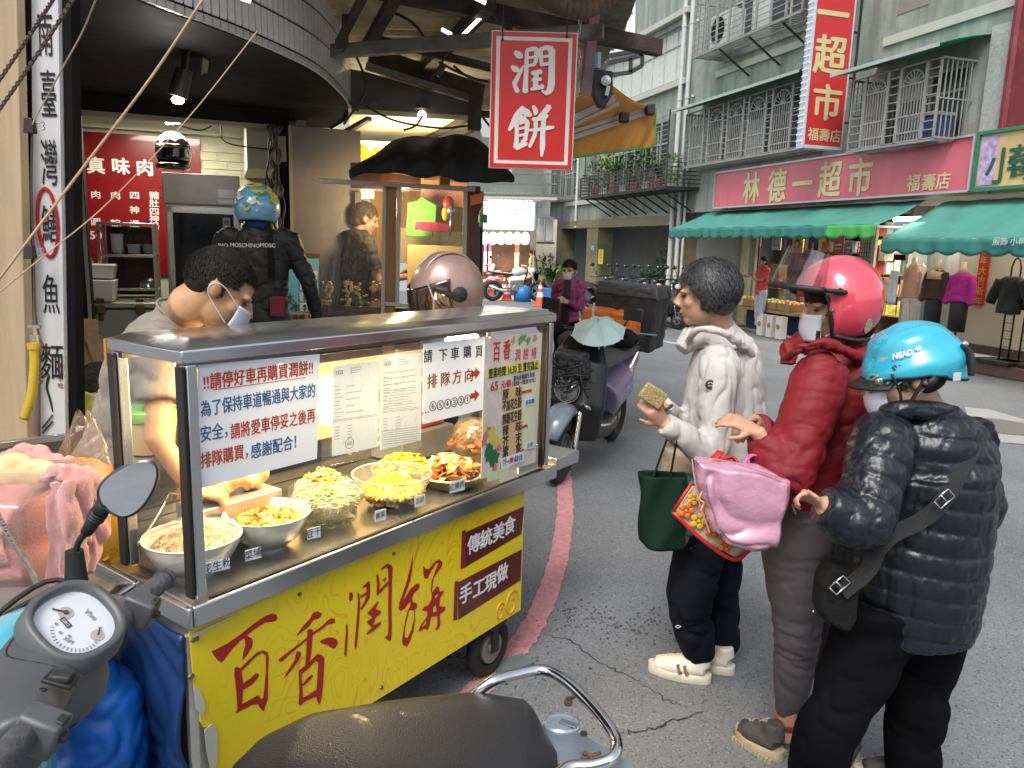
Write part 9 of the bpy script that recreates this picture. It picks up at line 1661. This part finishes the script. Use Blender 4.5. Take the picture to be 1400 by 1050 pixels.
cpx=thing('dark_cap','dark grey cloth cap hanging on the far handlebar side of the scooter','cap',q4@Vector((.2,.05,.9)));m=MB(q4);m.ell((.22,.02,.88),(.11,.12,.09));sculpt('cap',m,M('cap_grey',(.055,.05,.056),.8,var=.15),cpx,.01,lambda p,n_:folds(p,(9,9,9),.02,5),2)
um=thing('mini_umbrella','small pale mint umbrella fixed above the scooter handlebar','umbrella',q4@Vector((0,.3,1.15)));UM=M('mint_canopy',(.36,.50,.47),.5,var=.04,vs=3);uc=py(818,440,5.10);upv=Vector((-.10,-.42,.90)).normalized();x_,y_=frame(upv,(1,0,0));Rr=.185
rim=[uc-upv*.075+x_*Rr*cos(a)+y_*Rr*sin(a)for a in[2*pi*(k+.2)/8 for k in range(8)]]
for k_ in range(8):m=MB();a,b=rim[k_],rim[(k_+1)%8];m.grid(lambda u,v:uc.lerp(a.lerp(b,u),v)+upv*(.03*sin(pi*v)-.012*sin(pi*u)*v),6,8);pw('gore',m,UM,um,smooth=False,thick=.002)
m=MB();
for k_ in range(8):m.tube([uc-upv*.004,uc.lerp(rim[k_],.5)+upv*.022,rim[k_]],.0025,5);m.ell(rim[k_],.006,nu=8,nv=5)
pw('rib',m,M('rib_white',(.5,.5,.5),.4),um);m=MB();m.tube([uc-upv*.22,uc+upv*.02],.006,8);pw('shaft',m,CHR,um)
# ========================== FOREGROUND SCOOTER
CY=1.07
fs_=thing('near_scooter','pale blue scooter in the foreground with grey instrument cowl and black seat','scooter',(-.2,CY,0));CYN=M('sky_blue_paint',(.10,.44,.56),.18,coat=.9,var=.04);GP=M('charcoal_plastic',(.075,.078,.083),.42,var=.12,vs=9,bump=.12,bs=500,rv=.08)
SG=M('silver_grey_paint',(.27,.32,.37),.28,.4,var=.08,vs=6,coat=.4,dirt=.25,dcol=(.2,.19,.17),ds=9)
G1,G2=Vector((-.635,1.335,.97)),Vector((-.585,.76,.985));cc=Vector((-.672,CY+.02,.93))
m=MB();m.tube([Vector((-.66,1.245,.955)),Vector((-.705,1.19,.952)),Vector((-.715,1.08,.948)),Vector((-.665,.95,.955)),Vector((-.61,.88,.965))],[.040,.066,.078,.062,.042],20,sq=.66,smooth=4);m.ell((-.705,1.085,.908),(.080,.105,.065),Euler((0,.35,0)));m.tube([Vector((-.70,1.07,.93)),Vector((-.79,1.06,.80)),Vector((-.85,1.06,.66))],[.08,.07,.07],16);ck_=sculpt('instrument_cowl',m,GP,fs_,.006,None,6)
m=MB();m.tube([Vector((-.715,1.275,.945)),Vector((-.765,1.20,.94)),Vector((-.782,1.08,.93)),Vector((-.735,.94,.94)),Vector((-.68,.86,.95))],[.026,.058,.082,.060,.03],20,sq=.85,smooth=4);m.tube([Vector((-.79,1.08,.92)),Vector((-.83,1.07,.80))],[.085,.09],16);sculpt('front_cowl',m,CYN,fs_,.007,None,6)
gn=Vector((.52,-.30,.80)).normalized();gc=Vector((-.655,1.088,1.016));gx,gy=frame(gn,(.35,1,0));gx,gy=gx,gy
def gpt(a,b,h=0):return gc+gx*a+gy*b+gn*h
def oval(rx,ry,n=40):return[(rx*math.copysign(abs(cos(a))**.8,cos(a)),ry*math.copysign(abs(sin(a))**.8,sin(a)))for a in[2*pi*k/n for k in range(n)]]
m=MB();m.rings([[gpt(a,b,h)for a,b in oval(rx,ry)]for rx,ry,h in((.072,.070,-.035),(.068,.066,.004),(.058,.056,.008),(.054,.052,-.008))],cap=False,close=False);bz=pw('gauge_bezel',m,GP,fs_,smooth=1)
m=MB();m.rings([[gpt(a,b,-.010)for a,b in oval(.055,.053)],[gpt(a,b,-.008)for a,b in oval(.055,.053)]]);gf=pw('dial_face',m,M('dial_white',(.60,.62,.66),.4,var=.03),bz)
m=MB()
for k_ in range(22):a=pi*(.15+1.1*k_/21);c0,s0=cos(a),sin(a);m.bar(gpt(.012+.032*s0*1.0,-.006+.030*c0,-.0072),gpt(.012+.037*s0,-.006+.035*c0,-.0072),.0012)
struct(pw('tick_marks',m,GRYI,bz),'stuff')
for a,b,r_,mt in((-.022,.0,.011,M('dial_tan',(.40,.33,.30),.5)),(.036,.012,.010,MC['dial_tan'])):m=MB();m.rings([[gpt(a+r_*cos(q),b+r_*sin(q),h)for q in[2*pi*k/18 for k in range(18)]]for h in(-.0075,-.0068)]);pw('dial_spot',m,mt,bz)
m=MB();m.bar(gpt(-.022,0,-.005),gpt(-.038,-.012,-.005),.002);m.bar(gpt(.036,.012,-.005),gpt(.028,.022,-.005),.0015);m.lathe([(.004,0),(.003,.003)],10,gpt(-.022,0,-.006),gn);pw('needle',m,INK,bz)
gm=Matrix((gx,gy,gn)).transposed().to_4x4();
def gtext(s,a,b,sz,rot=0,mat=None):q=gm.copy();q.translation=gpt(a,b,-.0066);return text(s,sz,mat or GRYI,bz,q@Matrix.Rotation(rot,4,'Z'),.01,'CENTER',ext=.0002,name='dial_lettering')
m=MB();m.rings([[gpt(-.008+a,-.010+b,h)for a,b in((-.010,-.004),(.010,-.004),(.010,.004),(-.010,.004))]for h in(-.0072,-.0064)]);pw('odometer',m,INK,bz);gtext('32812',-.008,-.0125,.006,0,KW);gtext('XIM',.02,-.028,.009,.3);gtext('V!vo',.002,.022,.012,.1);gtext('80',.014,-.022,.006);gtext('60',.002,-.028,.006);gtext('40',-.014,-.024,.006)
m=MB();m.grid(lambda u,v:gpt(.056*v*cos(6.283*u),.054*v*sin(6.283*u),.010-.008*v*v),36,6);pw('gauge_glass',m,G('gauge_glass',(.96,.96,.96),.03,.03,boost=1.6),bz,smooth=1)
m=MB();m.tube([snap(ck_,gpt(a*1.65,b*1.75,-.02),.0)[0]for a,b in oval(.055,.053,36)[6:34]],.0014,5);pw('panel_seam',m,RUB,ck_)
for px_,py_ in((40,870),(60,940),(150,822)):p,n_=snap(ck_,pz(px_,py_,.99),.0);m=MB();m.lathe([(.005,0),(.004,.0015),(.0015,.0008)],12,p,n_);pw('screw',m,INK,ck_,smooth=1)
for k_,(y0,y1)in enumerate(((1.27,1.12),(1.25,1.10),(.90,1.02))):m=MB();m.tube([(-.70,y0,.955),(-.80,y0-.02,1.0-.02*k_),(-.86,y1,.93),(-.84,y1,.80)],.0045,6,smooth=6);pw('cable',m,RUB,fs_,smooth=1)
for(a,b),sd in(((Vector((-.648,1.245,.962)),G1),1),((Vector((-.605,.885,.972)),G2),-1)):
 d=(b-a);m=MB();n_=12;m.tube([a+d*(i/n_)for i in range(n_+1)],[.0175+.0012*(i%2)for i in range(n_+1)][:n_]+[.0195],18);m.tube([b,b+d.normalized()*.012],[.021,.017],16);pw('grip',m,M('grip_rubber',(.07,.07,.075),.55,var=.3,vs=40,bump=.4,bs=90),fs_,smooth=1)
 m=MB();m.box(a.lerp(b,.05)+Vector((.012,-.01*sd,-.004)),(.055,.04,.052),rot=Euler((0,.4,0)));so=pw('switch_pod',m,GP,fs_,bevel=.006);m=MB();m.box(a.lerp(b,.05)+Vector((.040,-.01*sd,.010)),(.012,.018,.010),rot=Euler((0,.4,0)));m.box(a.lerp(b,.05)+Vector((.040,-.01*sd,-.012)),(.012,.014,.010),rot=Euler((0,.4,0)));pw('switch_button',m,INK,so,bevel=.002)
 m=MB();m.tube([a+Vector((-.02,0,-.01)),a.lerp(b,.4)+Vector((-.055,0,-.01)),b+Vector((-.05,0,-.01))],[.006,.006,.008],8,smooth=4);pw('brake_lever',m,CHR,fs_,smooth=1)
p=Vector((-.607,.962,.9955));m=MB();m.box(p,(.040,.034,.006),rot=Euler((-.1,.35,.12)));so=pw('rocker_frame',m,RUB,fs_,bevel=.002);m=MB();m.box(p+Vector((.002,0,.005)),(.028,.024,.010),rot=Euler((-.1,.15,.12)));pw('rocker',m,INK,so,bevel=.003)
ms=thing('scooter_mirror','oval handlebar mirror','mirror',(0,0,0));D.objects.remove(ms)
b0=py(104,786,1.262);m=MB();m.tube([b0+Vector((0,0,-.03)),b0+Vector((0,0,.045))],[.0205,.0145],16);pw('mirror_boot',m,RUB,fs_,smooth=1,ang=40)
s1_,s2_=py(107,742,1.262),py(118,728,1.258);e1,e2=py(136,700,1.25),py(150,684,1.245);m=MB();m.tube([b0+Vector((0,0,.03)),s1_,s2_],.0055,8,smooth=4);m.tube([s2_,e1],[.010,.0135],12);
for k_ in range(3):q=s2_.lerp(e1,.7+.12*k_);m.tube([q,q+(e1-s2_)*.05],.0150,12)
m.tube([e1,e2],[.013,.018],12);mr_=pw('mirror_stem',m,RUB,fs_,smooth=1)
mc_=py(176,668,1.24);mn=Vector((.14,-1,.055)).normalized();mx=(py(208,640,1.24)-py(142,705,1.24));mx=(mx-mn*mx.dot(mn)).normalized();my=mn.cross(mx)
def mo(rx,ry,h,n=40):return[mc_+mx*(rx*cos(a)+(.006*cos(2*a)))+my*ry*sin(a)*(1-.10*cos(a))+mn*h for a in[2*pi*k/n for k in range(n)]]
m=MB();m.rings([mo(.026,.016,-.034),mo(.048,.032,-.022),mo(.0565,.0385,-.004),mo(.0575,.0395,.004),mo(.0535,.0355,.006),mo(.053,.035,.003)]);pw('mirror_housing',m,M('mirror_black',(.012,.013,.016),.28,coat=.3),mr_,smooth=1,ang=45)
m=MB();m.rings([mo(.0532,.0352,.0035),mo(.0532,.0352,.0045)]);pw('mirror_glass',m,MIRR,mr_)
m=MB();m.tube([(-.80,CY,.82),(-.86,CY,.62),(-.84,CY,.36)],[.15,.20,.17],18,sq=.5,up=(1,0,0));sculpt('leg_shield',m,CYN,fs_,.012,None,5);m=MB();m.tube([(-.80,CY,.74),(-.80,CY,.60),(-.76,CY,.34)],[.09,.14,.13],18,sq=.3,up=(1,0,0));sculpt('inner_shield',m,RUB,fs_,.012,None,5)
m=MB();m.box((-.52,CY,.33),(.42,.30,.05));pw('floorboard',m,GP,fs_,bevel=.015);m=MB();m.tube([py(62,985,1.0),py(82,992,1.03),py(100,985,1.05),py(107,965,1.06)],[.008,.009,.008,.007],8,smooth=5);pw('bag_hook',m,RUB,fs_,smooth=1);m=MB();m.bar(py(95,935,1.02),py(100,925,1.03),.006,.012);pw('key',m,M('brass_key',(.35,.2,.07),.35,.8),fs_)
m=MB();m.tube([(-.36,CY,.50),(-.2,CY,.54),(.05,CY,.57),(.22,CY,.61)],[.12,.15,.15,.08],20,sq=.95,smooth=3);m.tube([(-.36,CY,.40),(.1,CY,.52)],[.12,.14],14);sculpt('rear_body',m,CYN,fs_,.01,None,5)
for x_,nm in((-.98,0),(.16,1)):
 m=MB();r,w_,c=.21,.095,.21;m.rings([[(x_+(r-w_/2+w_/2*sin(b))*cos(a),CY+w_/2*cos(b),c+(r-w_/2+w_/2*sin(b))*sin(a))for b in[2*pi*j/10 for j in range(10)]]for a in[2*pi*k/30 for k in range(30)]],close=True);wo=pw('wheel',m,TY,fs_,smooth=1);m=MB();m.lathe([(.10,-.03),(.11,0),(.10,.03),(.03,.035)],20,(x_,CY,c),(0,1,0));pw('rim',m,M('rim_metal',(.3,.3,.3),.4,.7),wo,smooth=1,ang=40)
m=MB();m.tube([(-1.2,CY,.30),(-1.12,CY,.43),(-.95,CY,.46),(-.80,CY,.40)],.07,12,sq=.6,smooth=3);pw('front_mudguard',m,CYN,fs_,smooth=1)
def seatf(u,v):
 x=-.455+.55*u;a=pi*(v*1.16-.08);wd=np.interp(u,[0,.08,.25,.5,.75,.93,1],[.03,.09,.135,.165,.182,.155,.06]);top=np.interp(u,[0,.06,.2,.45,.7,.9,1],[.715,.745,.775,.79,.80,.80,.75]);hgt=np.interp(u,[0,.06,.3,1],[.02,.07,.10,.10])
 ca=cos(a);sa=sin(a);return(x+.0,CY+.085+wd*math.copysign(abs(ca)**.62,ca),top-hgt+hgt*math.copysign(abs(sa)**.62,sa)if sa>0 else top-hgt+.03*sa)
LEA=M('seat_leather',(.016,.0165,.018),.30,var=.12,vs=5,bump=.0,rv=.05,coat=.12);n=LEA.node_tree.nodes;l=LEA.node_tree.links;tc=[q for q in n if q.type=='TEX_COORD'][0];vo=n.new('ShaderNodeTexVoronoi');vo.inputs['Scale'].default_value=420;l.new(tc.outputs['Object'],vo.inputs['Vector']);bp=n.new('ShaderNodeBump');bp.inputs['Strength'].default_value=.55;bp.inputs['Distance'].default_value=.0012;l.new(vo.outputs['Distance'],bp.inputs['Height']);l.new(bp.outputs[0],n['Principled BSDF'].inputs['Normal'])
m=MB();m.grid(seatf,70,40);so=pw('seat',m,LEA,fs_,smooth=1)
m=MB();m.tube([seatf(.02+.96*k/40,.02)for k in range(41)],.004,6);pw('seat_piping',m,RUB,so,smooth=1)
TZ=.742
m=MB();out=[(.04,1.27),(.10,1.265),(.155,1.245),(.19,1.21),(.235,1.15),(.25,1.08),(.235,1.0),(.18,.93),(.04,.90)];o2=[tuple(p)for p in spline(out,5)];m.rings([[(x,y,TZ-.05)for x,y in o2],[(x,y,TZ-.006)for x,y in o2],[(x*.985,CY+(y-CY)*.96,TZ)for x,y in o2]]);tp_=pw('tail_plate',m,SG,fs_,bevel=.004)
cx_,cy_2=pz(768,992,TZ).xy;m=MB();m.lathe([(.034,0),(.034,.004),(.030,.007),(.029,.005),(.022,.004),(.021,.006),(.0,.006)],40,(cx_,cy_2,TZ),(0,0,1),sx=1.0,sy=.82);fc=pw('fuel_cap',m,SG,tp_,smooth=1,ang=30);m=MB();m.box((cx_+.012,cy_2-.004,TZ+.0075),(.034,.014,.003),rz=-.5);pw('cap_flap',m,M('cap_dark',(.13,.15,.17),.4,.3),fc,bevel=.002);m=MB();m.lathe([(.007,0),(.006,.004)],12,(pz(798,1004,TZ).x,pz(798,1004,TZ).y,TZ));pw('latch_hole',m,INK,tp_)
rail=[pz(x,y,z)for x,y,z in((628,972,.73),(646,952,.77),(672,932,.80),(705,922,.80),(742,916,.80),(772,930,.80),(800,955,.795),(826,985,.79),(842,1012,.785),(838,1035,.78),(812,1046,.77),(775,1050,.765),(740,1075,.765),(660,1100,.765))]
m=MB();m.tube(rail,.0105,14,smooth=6);pw('grab_rail',m,CHR,fs_,smooth=1)
for a,z_ in(((777,960),.745),((800,1036),.752)):p=pz(*a,z_);m=MB();m.lathe([(.008,-.004),(.008,.004),(.005,.005),(.005,.010),(.002,.010)],14,p);m.bar(p+Vector((.0,0,.004)),p+Vector((.024,.010 if a[1]<1000 else-.01,.016)),.007,.004);pw('rail_bolt',m,M('rusty_bolt',(.2,.13,.09),.45,.7,var=.5,vs=60),tp_,smooth=1,ang=40)
m=MB();m.ell((.255,CY-.03,.70),(.05,.11,.05));pw('tail_light',m,M('tail_lens',(.35,.22,.22),.08,coat=1),fs_,smooth=1)
# ========================== BEHIND THE CAMERA: seen only in the mirror
t=thing('opposite_building','pale apartment block at the far end of the street behind the camera','building',(-3,-22,0));m=MB();m.box((-6,-24,5),(34,4,10));pw('wall',m,M('opposite_wall',(.62,.60,.55),.8,var=.1,vs=.3),t)
for i in range(7):
 for j in range(3):m=MB();m.box((-20+i*4.6,-21.97,1.6+j*3),(2.2,.06,1.5));pw('window',m,WGLASS,t)
def car(label,loc,rz,paint):
 t=thing('parked_car',label,'car',loc,rz,'cars parked behind the camera');m=MB();m.tube([(0,-2.05,.55),(0,-1.6,.62),(0,0,.62),(0,1.5,.60),(0,2.0,.52)],[.5,.82,.86,.82,.55],20,sq=.42,up=(0,0,1),smooth=3);m.tube([(0,-1.5,.95),(0,-.7,1.2),(0,.3,1.22),(0,1.1,.9)],[.3,.62,.62,.4],18,sq=.45,smooth=3);sculpt('body',m,paint,t,.04,None,3,world=False)
 for x in(-.72,.72):
  for y in(-1.3,1.3):m=MB();m.lathe([(.2,-.1),(.31,-.1),(.31,.1),(.2,.1),(.18,.04),(0,.04)],20,(x,y,.31),(1,0,0));put('wheel',m,TY,t)
 m=MB();m.ell((0,-.2,1.13),(.66,1.05,.24));put('windows',m,WGLASS,t,smooth=1)
 for s_ in(-1,1):m=MB();m.ell((s_*.55,1.98,.6),(.16,.06,.09));put('headlight',m,MC['lamp_glass'],t,smooth=1)
 return t
car('white car parked in the street behind the camera',(-1.2,-8.5,0),R(8),M('car_white',(.6,.6,.6),.2,coat=1));car('dark grey car parked farther behind the camera',(-3.9,-10,0),R(-5),M('car_grey',(.08,.09,.1),.2,coat=1))
